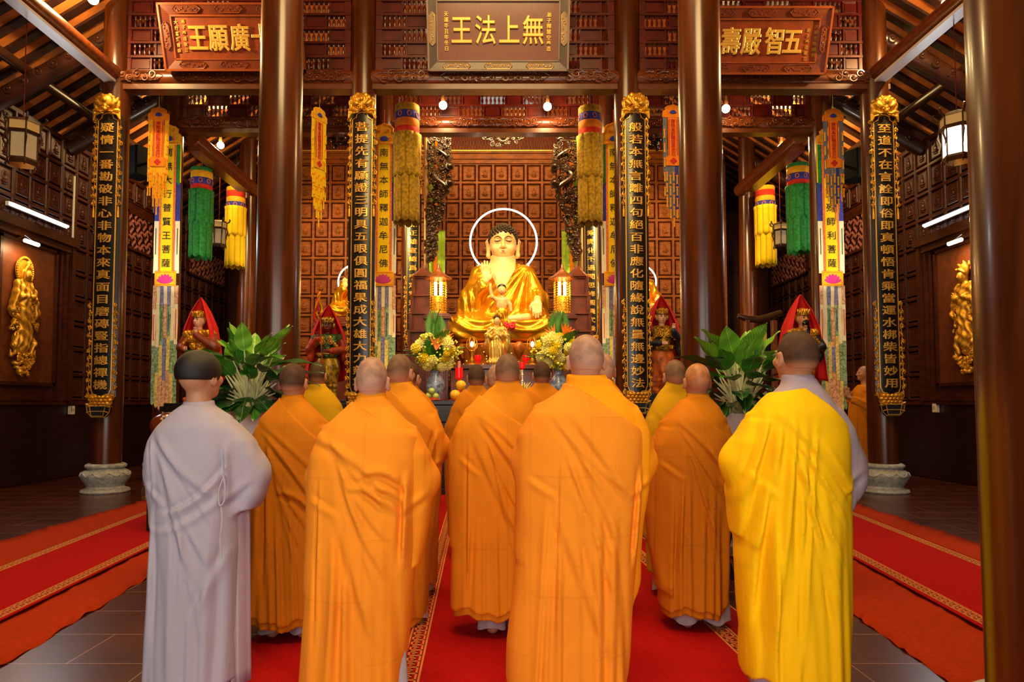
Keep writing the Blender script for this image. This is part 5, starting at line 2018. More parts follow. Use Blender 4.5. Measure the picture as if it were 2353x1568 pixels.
lantern(52, 8.9, 275, 385, 0.46, 'unlit looking hexagonal wooden lantern hanging by the left wall', M_LANT_DIM, 40, 0)
lantern(2200, 8.9, 258, 378, 0.46, 'brightly lit hexagonal wooden lantern hanging by the right wall', M_LANT_ON, 52, 60)
lantern(503, 14.6, 506, 572, 0.36, 'small far lantern between the two hanging cylinders of the left aisle', M_LANT_DIM, 380, 0)
lantern(1793, 14.6, 512, 572, 0.36, 'small far lantern between the two hanging cylinders of the right aisle', M_LANT_DIM, 380, 0)

M_TUBE = emat('fluorescent_glow', '#f4fbff', 9.0)
for sg, nm, pa, pb in ((-1, 'left', (10, 470), (148, 522)), (1, 'right', (2255, 470), (2130, 520))):
    xw = X0 + sg * (WX - 0.13)
    ya = (xw) * F_PX / (pa[0] - CX)
    yb = (xw) * F_PX / (pb[0] - CX)
    z = W(pb[0], pb[1], yb).z
    L = yb - ya
    t = thing('fluorescent_lamp', 'bright fluorescent tube lamp on the %s wall above the gilded relief' % nm, 'lamp', (xw, (ya + yb) / 2, z))
    MB().box(-0.09 if sg < 0 else 0.035, -0.035 if sg < 0 else 0.09, -L / 2, L / 2, -0.035, 0.035).build('batten', mat('white_metal', '#e8e8e4', 0.4, var=0), t)
    b = MB().tube([(-sg * 0.0, -L / 2 + 0.04, 0), (-sg * 0.0, L / 2 - 0.04, 0)], 0.022, 12)
    b.build('tube', M_TUBE, t)
    light('tube_light_' + nm, 'AREA', (xw - sg * 0.06, (ya + yb) / 2, z), 42, (0.95, 0.98, 1.0), (xw - sg * 3, (ya + yb) / 2, z - 0.6), L, 0.06).rotation_euler.rotate_axis('Z', PI / 2 * 0)

# white cable duct and switch boxes
t = thing('cable_duct', 'thin white cable duct running down the left wall beside the niche', 'cable duct', (XL + 0.12, 12.66, 0))
za, zb_ = W(152, 405, 12.66).z, W(136, 922, 12.66).z
MB().box(-0.012, 0.012, -0.012, 0.012, zb_, za).build('duct', mat('ivory_plastic', '#d9d2bc', 0.4, var=0), t)
MB().tube([(0, 0, zb_), (0.0, 0.12, zb_ - 0.10), (0, 0.12, zb_ - 0.2)], 0.006, 5).build('loose_wire', mat('black_plastic', '#0c0c0c', 0.4, var=0), t)
t = thing('cable_duct', 'thin white cable duct running down the right wall below the tube lamp', 'cable duct', (XR - 0.12, 10.95, 0))
MB().box(-0.012, 0.012, -0.012, 0.012, zb_, za - 0.5).build('duct', MATS['ivory_plastic'], t)
for px_, py_, D_, xx, nm in ((149, 943, 12.85, XL + 0.07, 'left'), (2135, 938, 12.4, XR - 0.07, 'right')):
    p = W(px_, py_, D_)
    t = thing('switch_box', 'small ivory switch box at the end of the wire low on the %s wall' % nm, 'switch box', (xx, D_, p.z))
    MB().box(-0.035, 0.035, -0.055, 0.055, -0.08, 0.08).build('box', MATS['ivory_plastic'], t, bevel=0.006)
    MB().box(-0.042, 0.042, -0.02, 0.02, -0.02, 0.03).build('rocker', mat('beige_plastic', '#b59a64', 0.4, var=0), t)

# bare bulbs under the beams
for px_, py_, D_, lab, w_ in ((1018, 242, 12.2, 'glowing bulb under the front beam, above left of the halo', 55), (1258, 245, 12.2, 'glowing bulb under the front beam, above right of the halo', 55),
                              (507, 334, 14.2, 'glowing bulb in the left aisle roof above the green cylinder', 200), (1795, 339, 14.2, 'glowing bulb in the right aisle roof above the green cylinder', 200),
                              (1668, 250, 12.2, 'glowing bulb peeping from behind the tall right near column', 30),
                              (214, -2, 9.6, 'glowing bulb up in the left roof corner', 210), (2176, 8, 9.6, 'glowing bulb up in the right roof corner', 210)):
    p = W(px_, py_, D_)
    t = thing('ceiling_bulb', lab, 'bulb', p)
    MB().sph((0, 0, 0), 0.075, 14, 10).build('glass_bulb', emat('bulb_glow', '#ffe9c0', 14.0), t)
    MB().lathe([(0.04, 0.06), (0.045, 0.1), (0.03, 0.16), (0.03, 0.40)], 12).build('socket', M_CARVED, t)
    light('bulb_light', 'POINT', p + Vector((0, -0.12, -0.02)), w_ * 1.6, WARM, size=0.09)

# picture lamps over the reliefs
for sg, nm, px_, py_ in ((-1, 'left', 62, 558), (1, 'right', 2205, 556)):
    xw = X0 + sg * (WX - 0.32)
    D_ = xw * F_PX / (px_ - CX)
    p = W(px_, py_, D_)
    t = thing('picture_lamp', 'small lit lamp bar over the gilded relief on the %s wall' % nm, 'lamp', (xw, D_, p.z))
    MB().tube([(0, -0.16, 0), (0, 0.16, 0)], 0.035, 10).build('lamp_bar', emat('picture_lamp_glow', '#ffdca0', 7.0), t)
    MB().tube([(0, 0, 0.03), (sg * 0.12, 0, 0.12), (sg * 0.28, 0, 0.06)], 0.012, 6).build('bracket', M_CARVED, t)
    light('picture_light_' + nm, 'AREA', (xw, D_, p.z - 0.06), 13, (1, 0.66, 0.34), (xw + sg * 0.25, D_, p.z - 1.6), 0.3, 0.08)

# loudspeakers
for px_, D_, x_, py_, nm, rz in ((318, 13.0, 0, 375, 'left', -0.5), (1966, 13.0, 0, 382, 'right', 0.5)):
    p = W(px_, py_, D_)
    t = thing('loudspeaker', 'black loudspeaker mounted high beside the outer %s couplet column' % nm, 'loudspeaker', (p.x, D_, p.z), rz=rz)
    b = MB().box(-0.19, 0.19, -0.17, 0.17, -0.29, 0.29).build('cabinet', mat('black_vinyl', '#070606', 0.8, var=0, spec=0.1), t, bevel=0.02)
    MB().box(-0.165, 0.165, -0.182, -0.165, -0.265, 0.265).build('grille', mat('black_grille', '#080808', 0.8, var=0, bump=0.5, bscale=300), t)
    sg = -1 if nm == 'left' else 1
    a = Vector((X0 + sg * OB - p.x, R3 - D_, 0))
    a.rotate(Matrix.Rotation(-rz, 3, 'Z'))
    MB().tube([(0, 0.1, 0), tuple(a)], 0.025, 8).build('bracket', MATS['black_vinyl'], t)

# ---------------------------------------------------------------- carpets
M_CARP = mat('red_carpet', '#a00d0c', 0.95, var=0.10, vscale=60, bump=0.4, bscale=300, spec=0.1)
M_CARPO = mat('orange_red_carpet', '#a0300c', 0.95, var=0.10, vscale=40, bump=0.4, bscale=250, spec=0.1)
M_KEY = mat('carpet_border_yarn', '#c4824a', 0.9, var=0.05, vscale=60, spec=0.1)


def ribbon(b, pts, w, z, h=0.003):
    """flat band along 2-D points"""
    for i in range(len(pts) - 1):
        a, c = np.array(pts[i]), np.array(pts[i + 1])
        d = c - a
        L_ = np.linalg.norm(d)
        if L_ < 1e-6:
            continue
        d = d / L_
        n = np.array([-d[1], d[0]]) * w / 2
        e = d * w / 2
        q = [a - e - n, c + e - n, c + e + n, a - e + n]
        b.add([(p[0], p[1], z) for p in q] + [(p[0], p[1], z + h) for p in q], [(3, 2, 1, 0), (4, 5, 6, 7), (0, 1, 5, 4), (2, 3, 7, 6), (1, 2, 6, 5), (3, 0, 4, 7)])


def greek_key(b, A, B_, w, z, line=0.012):
    """meander band of width w centred on A->B_, with two edge lines"""
    A, B_ = np.array(A, float), np.array(B_, float)
    L_ = np.linalg.norm(B_ - A)
    d = (B_ - A) / L_
    n = np.array([-d[1], d[0]])
    for s in (-1, 1):
        o = n * s * w / 2
        ribbon(b, [A + o, B_ + o], line, z)
    u = w * 0.82
    N_ = int(L_ / u)
    u = L_ / N_
    k = [(0, -.32), (0, .32), (.72, .32), (.72, -.08), (.36, -.08), (.36, .10), (.36, -.08), (.72, -.08), (.72, .32), (0, .32), (0, -.32), (1, -.32)]
    k = [(0, -.32), (0, .32), (.68, .32), (.68, -.06), (.34, -.06), (.34, .10)]
    for i in range(N_):
        ribbon(b, [A + d * (i + q[0] + 0.1) * u + n * q[1] * w for q in k], line, z)
        ribbon(b, [A + d * (i + 0.1) * u + n * -.32 * w, A + d * (i + 1.1) * u + n * -.32 * w], line, z)


def carpet_poly(name, P, z, h, m, label, wavy=0.0, seed=0, nseg=60, group=None):
    """P: near-left, near-right, far-right, far-left on the floor; edges may wander"""
    rr = np.random.RandomState(seed)
    nl, nr_, fr_, fl = [np.array(p[:2], float) for p in P]
    ph = rr.uniform(0, 6, 8)
    def fn(u, v):
        a, b_ = nl * (1 - v) + fl * v, nr_ * (1 - v) + fr_ * v
        e = wavy * (math.sin(v * 37 + ph[0]) * 0.5 + math.sin(v * 83 + ph[1]) * 0.35 + abs(math.sin(v * 19 + ph[2])) * 0.6)
        uu = u + (e * (-1) * (1 - u) ** 6 + e * (u) ** 6) / max(0.1, np.linalg.norm(b_ - a))
        p = a * (1 - uu) + b_ * uu
        zz = z + h
        if wavy:
            s_ = v * 15 + ph[3] + 1.2 * u
            zz += 0.016 * max(0, math.sin(s_ * 2)) ** 10 + 0.004 * math.sin(v * 60 + 5 * u)
        return (p[0], p[1], zz)
    b = MB()
    b.grid(fn, 14, nseg)
    o = b.build(name, m)
    s = o.modifiers.new('pile', 'SOLIDIFY')
    s.thickness = h
    s.offset = -1
    tag(o, label, 'carpet', group)
    return o


def ext(a, b, t):
    return a + (b - a) * t


# centre carpet with a key border near each edge
cl0, cl1 = FL(932, 1560), FL(1040, 1170)
dirn = (cl1 - cl0).normalized()
xl = cl0.x + (9.6 - cl0.y) * dirn.x / dirn.y
cc = carpet_poly('carpet', [(-1.46, 1.9), (1.66, 1.9), (1.30, 10.4), (-1.42, 10.4)], 0.0, 0.008, M_CARP, 'red centre carpet under the standing people with a key pattern border')
b = MB()
P0, P1 = FL(938, 1568), FL(1036, 1180)
P0, P1 = np.array(P0[:2]), np.array(P1[:2])
dd = (P1 - P0) / np.linalg.norm(P1 - P0)
greek_key(b, P0 - dd * 1.0, P1 + dd * 1.6, 0.10, 0.0085, 0.011)
b.build('key_border', M_KEY, cc)
b = MB()
greek_key(b, np.array((1.40, 2.0)), np.array((1.13, 10.2)), 0.10, 0.0085, 0.011)
b.build('key_border', M_KEY, cc)
b = MB()
b.tube([(1.665, 1.9, 0.006), (1.305, 10.4, 0.006)], 0.006, 5)
b.build('bound_edge', M_KEY, cc)
# side runners over a wider orange red carpet
for sg, nm in ((-1, 'left'), (1, 'right')):
    if sg < 0:
        lo = [FL(0, 1533), FL(355, 1318)]
        li = [FL(0, 1245), FL(355, 1145)]
        r0 = [FL(0, 1440), FL(355, 1262)]
        r1 = [FL(0, 1312), FL(358, 1172)]
    else:
        lo = [FL(2180, 1568), FL(1950, 1406)]
        li = [FL(2285, 1262), FL(1950, 1153)]
        r0 = [FL(2290, 1475), FL(1950, 1285)]
        r1 = [FL(2285, 1312), FL(1950, 1178)]
    def E(l, t0, t1):
        return ext(l[0], l[1], t0), ext(l[0], l[1], t1)
    # outer carpet: inner edge lo, outer edge li
    a0, a1 = E(lo, -0.5, 1.7)
    b0, b1 = E(li, -0.5, 0.96)
    P = [b0, a0, a1, b1] if sg < 0 else [a0, b0, b1, a1]
    carpet_poly('carpet', P, 0.0, 0.006, M_CARPO, 'wide orange red carpet lying wrinkled under the %s runner' % nm, 0.05 if sg < 0 else 0.015, 3 + sg, 140)
    a0, a1 = E(r0, -0.5, 1.55)
    b0, b1 = E(r1, -0.5, 1.18)
    P = [b0, a0, a1, b1] if sg < 0 else [a0, b0, b1, a1]
    rc = carpet_poly('carpet_runner', P, 0.030, 0.008, M_CARP, 'bright red runner with two pale key borders on the %s side' % nm)
    b = MB()
    for (u0, v0, u1, v1) in ((a0, b0, a1, b1), (b0, a0, b1, a1)):
        p0 = np.array(ext(u0, v0, 0.075)[:2])
        p1 = np.array(ext(u1, v1, 0.075)[:2])
        greek_key(b, p0, p1, 0.085, 0.0385, 0.0075)
    b.build('key_border', M_KEY, rc)
# ================================================================ altar, statues, flowers, plants
M_BUDGOLD = mat('polished_gold_leaf', '#e6a41e', 0.25, metal=0.75, var=0.08, vscale=0.08)
M_BUDSKIN = mat('pale_gold_skin', '#efc27a', 0.35, var=0.04, vscale=0.1, coat=0.2)
M_SNAIL = mat('dark_brown_curls', '#3a2a16', 0.55, var=0.15, vscale=1.0)
M_FEAT = mat('painted_brown_line', '#4a2c18', 0.5, var=0)
M_LIP = mat('painted_lip', '#b8543a', 0.5, var=0)
M_NEON = mat('white_halo_glow', '#fff6e4', 0.5, var=0, emit='#fff3dc', estr=7.0)
M_ALTAR = mat('altar_red_brown_wood', '#5c2410', 0.34, coat=0.3, var=0.3, vscale=5)
M_BLKWOOD = mat('black_carved_wood', '#140a07', 0.35, coat=0.3, var=0.3, vscale=8)


def buddha(label, px, py, D, sc):
    """unit = one photograph pixel at 16 m; base centre on the seat"""
    p = W(px, py, D)
    k = 16.0 / F_PX * sc
    t = thing('buddha_statue', label, 'statue', p)

    def part(S, name, m, par=t):
        o = S.build(name, m, par, 1)
        if par is t:
            o.scale = (k, k, k)
        return o
    S = Sdf((-134, -82, -8), (134, 52, 192), 1.55)
    S.ell((0, 6, 100), (60, 40, 75), 0)
    S.ell((0, 4, 140), (56, 35, 42), 14)
    S.cap((-46, 6, 156), (46, 6, 156), 22, 22, 16)
    S.cap((0, 6, 165), (0, 4, 178), 34, 24, 14)
    S.cap((-54, 6, 154), (-76, -8, 96), 21, 21, 12)
    S.cap((-76, -8, 96), (-46, -44, 124), 21, 15, 8)
    S.ell((-80, -4, 74), (24, 30, 46), 14)
    S.ell((-66, -22, 92), (17, 20, 34), 10)
    S.cap((54, 6, 154), (80, -2, 100), 21, 20, 12)
    S.cap((80, -2, 100), (76, -46, 84), 20, 13, 8)
    S.ell((80, 0, 72), (26, 32, 44), 14)
    for s in (-1, 1):
        S.cap((s * 40, -8, 34), (s * 88, -28, 30), 33, 34, 14)
        S.cap((s * 92, -34, 26), (s * -12, -56, 24), 30, 22, 14)
        S.ell((s * 88, -30, 20), (38, 34, 26), 12)
    S.ell((0, -48, 16), (48, 24, 18), 12)

    def folds(x, y, z):
        a = np.arctan2(z - 178 + 0 * x, x - 58 + 0 * z)
        r = np.sqrt((x - 58) ** 2 + (z - 178) ** 2)
        up = np.clip((z - 52) / 14, 0, 1) * np.clip((r - 14) / 14, 0, 1) * np.clip((70 - np.abs(x + 0)) / 14, 0.25, 1)
        d = 1.9 * np.sin(a * 24) * up
        for s in (-1, 1):
            rr_ = np.sqrt((x - s * 48) ** 2 + ((z - 66) * 1.35) ** 2)
            d = d + 1.6 * np.sin(rr_ / 4.6) * np.clip((50 - z) / 10, 0, 1) * np.clip((s * x - 6) / 14, 0, 1)
        sl = np.clip((np.abs(x) - 58) / 8, 0, 1) * np.clip((z - 46) / 10, 0, 1)
        d = d + 1.4 * np.sin(x / 2.6 + z * 0.05) * sl * np.clip((130 - z) / 20, 0, 1)
        return -d + 0 * y
    S.disp(folds)
    part(S, 'gold_robe', M_BUDGOLD)
    # bare chest in the open collar
    S = Sdf((-36, -50, 96), (34, 20, 200), 1.4)
    S.ell((0, 4, 140), (54, 36, 44), 0)
    S.cap((0, 4, 150), (0, 3, 200), 30, 22, 10)
    S.D -= 5.2
    S.cut(lambda x, y, z: np.maximum(np.abs(x + 6 - (z - 100) * 0.06) - np.clip((z - 98) * 0.46, -1, 30), y + 0 * z))
    part(S, 'bare_chest', M_BUDSKIN)
    S = Sdf((-46, -52, 178), (46, 46, 284), 1.15)
    S.cap((0, 3, 178), (0, 2, 208), 22, 19, 0)
    S.ell((0, 2, 236), (31, 34, 33), 8)
    S.ell((0, -8, 220), (28, 27, 32), 10)
    S.ell((0, -10, 203), (21, 20, 14), 10)
    S.cap((0, -36, 232), (0, -41, 214), 3.2, 4.2, 4)
    for s in (-1, 1):
        S.ell((s * 4.2, -37, 212.5), (3.2, 3.2, 2.6), 2.5)
        S.ell((s * 12, -36, 228), (8, 4.5, 3.6), 4, True)
        S.ell((s * 12, -31.5, 228.5), (7, 3.6, 4.2), 1.5)
        S.ell((s * 16, -26, 212), (9, 8, 9), 8)
        S.chain([(s * 31, 2, 242), (s * 36, 4, 232), (s * 34, 2, 216), (s * 34, 0, 200), (s * 32, 0, 196)], [4, 5, 4.5, 5, 3.5], 3)
    S.cap((-6, -33, 204.5), (6, -33, 204.5), 2.0, 2.0, 2)
    S.cap((-4.5, -33, 201.5), (4.5, -33, 201.5), 2.4, 2.4, 2)
    hd = part(S, 'head', M_BUDSKIN)
    f = MB()
    for s in (-1, 1):
        f.tube([(s * 4, -35.4, 232.6), (s * 6.5, -36, 235), (s * 9.5, -35.8, 236.8), (s * 13, -34.6, 237.4), (s * 17, -32.6, 236.8), (s * 21, -29.4, 234.4)], [0.7, 1.1, 1.4, 1.4, 1.1, 0.6], 6)
        f.tube([(s * 5.5, -35.8, 228.2), (s * 10, -36.6, 226.4), (s * 15, -35, 226.2), (s * 19.5, -31.5, 227.8)], [0.7, 1.3, 1.3, 0.7], 6)
    f.build('brow_and_eye_lines', M_FEAT, hd)
    l = MB()
    l.sph((0, -34.6, 204.4), (5.6, 1.6, 1.3), 10, 6)
    l.sph((0, -34.8, 201.8), (4.2, 1.7, 1.4), 10, 6)
    l.build('lips', M_LIP, hd)
    h_ = MB()
    h_.sph((0, 4, 240), (32, 34, 32), 24, 14)
    zc = []
    b = MB()
    n = 330
    for i in range(n):
        zz = 1 - 2 * (i + 0.5) / n
        a = i * 2.399963
        r = math.sqrt(1 - zz * zz)
        x, y, z = 33 * r * math.cos(a), 4 + 35.5 * r * math.sin(a), 239 + 33.5 * zz
        fl = 249 - 0.012 * x * x * (0 if y > -8 else 1) if y < -14 else 240 - (y + 14) * 1.0
        fl = max(fl, 214)
        if z < fl:
            continue
        b.sph((x, y, z), 3.5, 7, 5)
    for i in range(80):
        zz = 1 - (i + 0.5) / 80
        a = i * 2.399963
        r = math.sqrt(1 - zz * zz)
        b.sph((18 * r * math.cos(a), 5 + 18 * r * math.sin(a), 262 + 13 * zz), 3.2, 7, 5)
    b.sph((0, 6, 244), (30.5, 31, 29), 20, 12)
    b.build('snail_curls', M_SNAIL, hd)
    # raised palm and resting hand
    S = Sdf((-58, -66, 108), (-20, -30, 188), 0.9)
    S.cap((-45, -43, 118), (-40, -48, 132), 9, 7.5, 3)
    S.ell((-38, -51, 143), (11, 5.2, 13), 4)
    for i, (dx, L) in enumerate(((-9, 20), (-3.4, 25), (2.2, 24), (7.6, 19))):
        S.chain([(-38 + dx, -51, 152), (-38 + dx * 1.05, -53, 152 + L * 0.55), (-38 + dx * 1.05, -51.5, 152 + L)], [3.0, 2.7, 2.1], 1.2)
    S.chain([(-29, -51, 138), (-23.5, -53, 148), (-24, -53.5, 157)], [3.2, 2.9, 2.2], 1.5)
    part(S, 'raised_hand', M_BUDSKIN)
    S = Sdf((54, -88, 40), (98, -34, 102), 0.9)
    S.cap((77, -44, 92), (76, -62, 84), 9, 8, 3)
    S.ell((75, -67, 76), (11.5, 6, 12), 4)
    for i, (dx, L) in enumerate(((-8.5, 18), (-3, 23), (2.6, 22), (8, 17))):
        S.chain([(75 + dx, -70, 70), (75 + dx, -72, 70 - L * 0.55), (75 + dx, -70, 70 - L)], [3.0, 2.7, 2.1], 1.2)
    S.chain([(65, -67, 80), (60, -69, 72), (60, -68, 64)], [3.2, 2.8, 2.2], 1.5)
    part(S, 'resting_hand', M_BUDSKIN)
    S = Sdf((-12, -88, 34), (64, -44, 66), 1.0)
    S.chain([(54, -58, 50), (34, -66, 47), (14, -68, 45)], [9, 8, 7], 4)
    for i in range(5):
        S.cap((12, -70 + i * 2.6, 41 + i * 2), (3, -70 + i * 2.6, 41 + i * 2.2), 2.6, 2.2, 1.5)
    part(S, 'foot', M_BUDSKIN)
    return t, k


bt, bk = buddha('very large gilded seated buddha statue in the middle, one hand raised', 1156, 786, 16.0, 1.0)
t = thing('halo_ring', 'large glowing white ring behind the head of the big seated statue', 'halo', W(1157, 556, 16.55))
r = 77 / F_PX * 16.6
b = MB()
b.tube([(r * math.cos(a), 0, r * math.sin(a)) for a in np.linspace(-0.9, PI + 0.9, 72)], 0.022, 8)
b.build('glow_tube', M_NEON, t)
b = MB()
for a in (0.5, 2.6, -0.9, PI + 0.9):
    b.tube([(r * math.cos(a), 0.0, r * math.sin(a)), (r * math.cos(a), RB - 16.55 - 0.05, r * math.sin(a))], 0.008, 5)
b.build('wall_bracket', M_CARVED, t)
for px_, nm in ((817, 'left'), (1468, 'right')):
    st = copy_tree(bt, W(px_, 730, 16.7), 'smaller gilded seated statue mostly hidden behind the inner %s couplet board' % nm)
    st.scale = (0.52, 0.52, 0.52)
    t = thing('halo_ring', 'thin glowing ring half hidden by the inner %s couplet board' % nm, 'halo', W(px_, 648, 17.0))
    r = 40 / F_PX * 17.0
    MB().tube([(r * math.cos(a), 0, r * math.sin(a)) for a in np.linspace(-0.95, PI + 0.95, 48)], 0.018, 8).build('glow_tube', M_NEON, t)
    b = MB()
    for a in (0.5, 2.6):
        b.tube([(r * math.cos(a), 0.0, r * math.sin(a)), (r * math.cos(a), RB - 17.0 - 0.03, r * math.sin(a))], 0.008, 5)
    b.build('wall_bracket', M_CARVED, t)
    zp = st.location.z
    t = thing('altar_pedestal', 'red brown altar block under the %s smaller seated statue' % nm, 'pedestal', (st.location.x, 16.7, 0))
    b = MB()
    b.box(-0.75, 0.75, -0.6, 0.6, 0, zp - 0.3)
    b.box(-0.85, 0.85, -0.7, 0.7, zp - 0.3, zp - 0.2)
    b.box(-0.7, 0.7, -0.5, 0.5, zp - 0.2, zp - 0.05)
    b.build('block', M_ALTAR, t, bevel=0.01)

# ---- the big lotus throne
zb_ = bt.location.z
t = thing('lotus_throne', 'red gold carved lotus throne with small dark figures under the big statue', 'throne', (bt.location.x, 16.0, 0))
b = MB()
b.box(-1.24, 1.24, -0.70, 1.0, 0, 1.75)
b.box(-1.30, 1.30, -0.80, 1.05, 1.75, 1.86)
b.build('base_block', M_ALTAR, t, bevel=0.012)
mlt = mat('lotus_red_gold', '#c8742a', 0.3, metal=0.3, var=0.25, vscale=5)
b = MB()
b.lathe([(1.15, 1.86), (1.2, 1.95), (1.08, 2.05), (0.98, 2.25), (1.0, 2.4), (1.18, 2.6), (1.24, 2.72), (1.2, zb_ - 0.085)], 48, sy=0.62)
b.build('drum', mlt, t)
pet = MB()
v, f = [], []
pet.grid(lambda u, w_: ((u - 0.5) * 0.26 * math.sin(PI * min(1, 0.12 + 0.88 * (1 - w_) ** 0.7)) * 1.0, -0.10 * math.sin(w_ * 2.4) + 0.05 * (u - 0.5) ** 2 * 4, w_ * 0.36), 7, 8)
pm = pet.mesh('lotus_petal', mlt)
for row, (n, rr_, z, dn) in enumerate(((20, 1.16, 2.42, 1), (20, 1.12, 2.28, -1))):
    for kk in range(n):
        a = 2 * PI * (kk + 0.5 * row) / n
        o = put('lotus_petal', pm, t, (rr_ * math.cos(a), 0.62 * rr_ * math.sin(a), z))
        o.rotation_euler = (0 if dn > 0 else PI, 0, a + PI / 2 if dn > 0 else a + PI / 2)
fg = MB()
for kk in range(7):
    x = -1.1 + kk * 0.37
    M = T(x, -0.74, 1.98) @ SCL(1.5)
    fg.merge(LB, M)
fg.build('seated_figures', M_CARVED, t)
g = MB()
rr = random.Random(8)
for i in range(90):
    a = rr.uniform(PI + 0.2, 2 * PI - 0.2)
    z = rr.uniform(1.95, 2.7)
    q = 1.22
    g.sph((q * math.cos(a), q * 0.64 * math.sin(a), z), rr.uniform(0.012, 0.028), 6, 4)
g.build('gold_beads', M_GOLDFLAT, t)

# ---- stepped altar with the small statues
t = thing('altar_table', 'long dark red middle altar carrying the small standing statues and red lamps', 'altar table', (0.0, 13.9, 0))
b = MB()
b.box(-0.98, 0.98, -0.70, 0.66, 0, 2.05)
b.box(-1.03, 1.03, -0.76, 0.70, 2.05, 2.14)
b.build('block', M_ALTAR, t, bevel=0.01)
t = thing('altar_table', 'black carved front altar table holding vases and fruit', 'altar table', (-0.05, 10.75, 0))
b = MB()
b.box(-1.30, 1.30, -0.42, 0.42, 1.36, 1.43)
b.box(-1.22, 1.22, -0.38, 0.38, 1.10, 1.36)
b.box(-1.26, 1.26, -0.40, 0.40, 0, 0.10)
for x in (-1.2, 1.2):
    for y in (-0.36, 0.36):
        b.box(x - 0.06, x + 0.06, y - 0.06, y + 0.06, 0.1, 1.1)
b.box(-1.16, 1.16, -0.30, 0.34, 0.1, 1.1)
b.build('frame', M_BLKWOOD, t, bevel=0.008)
c = MB()
rr = random.Random(2)
for i in range(40):
    x, z = rr.uniform(-1.1, 1.1), rr.uniform(0.2, 1.3)
    c.spiral((x, z), rr.uniform(0.05, 0.09), 1.5, rr.uniform(0, 6), rr.choice((-1, 1)), 0.012, 6, 16, -0.31 if z < 1.1 else -0.39)
c.build('relief_carving', M_CARVED, t)
TT = 1.43

# ---- lamp towers
for px_, nm, sg in ((1007, 'left', -1), (1292, 'right', 1)):
    D_ = 14.55
    zt_, zb2 = W(px_, 640, D_).z, W(px_, 724, D_).z
    p = W(px_, 724, D_)
    t = thing('altar_lamp', 'tall gold pierced lamp cylinder glowing to the %s of the big statue' % nm, 'lamp', p)
    H = zt_ - zb2
    b = MB()
    b.lathe([(0.19, 0), (0.2, 0.03), (0.16, 0.06), (0.155, H * 0.5), (0.15, H * 0.5)], 24)
    b.build('gold_sleeve', mat('pierced_gold', '#c98a18', 0.35, metal=0.6, var=0.5, vscale=30, bump=0.8, bscale=80), t)
    q = MB()
    for k in range(14):
        a = 2 * PI * k / 14
        for j in range(14):
            q.sph((0.175 * math.cos(a), 0.175 * math.sin(a), 0.06 + j * H * 0.067), (0.012, 0.012, 0.02), 5, 4)
    q.build('gold_bead_lattice', M_GOLD, t)
    for dx in (-0.055, 0.055):
        MB().tube([(dx, -0.02, H * 0.48), (dx, -0.02, H * 0.9)], 0.032, 10).build('light_tube', emat('lamp_tube_glow', '#ffdf98', 9.0), t)
    b = MB()
    b.lathe([(0.17, H * 0.92), (0.20, H * 0.94), (0.30, H * 0.97), (0.30, H * 1.0), (0.17, H * 1.1), (0.06, H * 1.22), (0.03, H * 1.30), (0.03, H * 1.36), (0.0, H * 1.42)], 6)
    b.build('pagoda_roof', mat('brown_gilt_wood', '#8a4a1c', 0.35, metal=0.2, var=0.3), t)
    light('altar_lamp_light', 'POINT', (p.x, D_ - 0.3, p.z + H * 0.65), 30, WARM, size=0.12)
    t = thing('lamp_pedestal', 'square panelled wooden pedestal under the %s gold altar lamp' % nm, 'pedestal', (p.x - sg * 0.0, D_, 0))
    b = MB()
    zz = p.z
    b.box(-0.24, 0.24, -0.24, 0.24, 0, zz - 0.12)
    b.box(-0.30, 0.30, -0.30, 0.30, zz - 0.12, zz - 0.04)
    b.box(-0.26, 0.26, -0.26, 0.26, zz - 0.04, zz)
    for z0_ in (zz - 0.85, zz - 1.6, zz - 2.35):
        b.box(-0.19, 0.19, -0.26, -0.24, z0_, z0_ + 0.66)
        b.box(-0.15, 0.15, -0.27, -0.255, z0_ + 0.05, z0_ + 0.61)
    b.build('pedestal_block', M_ALTAR, t, bevel=0.008)
    # pagoda cabinet behind each lamp
    t = thing('pagoda_cabinet', 'small tiered red brown pagoda cabinet behind the %s gold altar lamp' % nm, 'cabinet', (p.x + sg * 0.40, 15.25, 0))
    b = MB()
    z = 2.2
    b.box(-0.34, 0.34, -0.22, 0.22, 0, z)
    for i in range(5):
        w_ = 0.32 - i * 0.03
        b.box(-w_, w_, -0.2, 0.2, z, z + 0.36)
        b.box(-w_ - 0.07, w_ + 0.07, -0.24, 0.24, z + 0.36, z + 0.40)
        for s in (-1, 1):
            b.box(s * w_ - 0.03, s * w_ + 0.03, -0.24, -0.18, z, z + 0.36)
        z += 0.40
    b.lathe([(0.34, z), (0.12, z + 0.18), (0.03, z + 0.3), (0.0, z + 0.45)], 6)
    b.build('tiers', M_ALTAR, t, bevel=0.006)

# ---- little child statue with raised arm and the standing gold figure
p = W(1153, 762, 14.4)
t = thing('child_statue', 'small bare chested child statue with one arm raised, before the big statue', 'statue', p)
k = 14.4 / F_PX
S = Sdf((-42, -30, -2), (42, 30, 60), 1.1)
for s in (-1, 1):
    S.chain([(s * 7, 0, 2), (s * 8, -2, 22), (s * 6, 0, 44)], [5, 6, 8], 4)
    S.cap((s * 7, -2, 2), (s * 9, -8, 1), 4, 3.5, 3)
S.ell((0, 0, 46), (14, 10, 14), 5)
part_ = S.build('gold_skirt', M_BUDGOLD, t)
part_.scale = (k, k, k)
S = Sdf((-40, -30, 44), (36, 24, 116), 0.9)
S.ell((0, 0, 62), (12.5, 9.5, 18), 3)
S.cap((-10, 0, 74), (10, 0, 74), 6, 6, 5)
S.chain([(-12, 0, 74), (-22, -3, 80), (-26, -4, 98)], [5.5, 4.6, 3.4], 3)
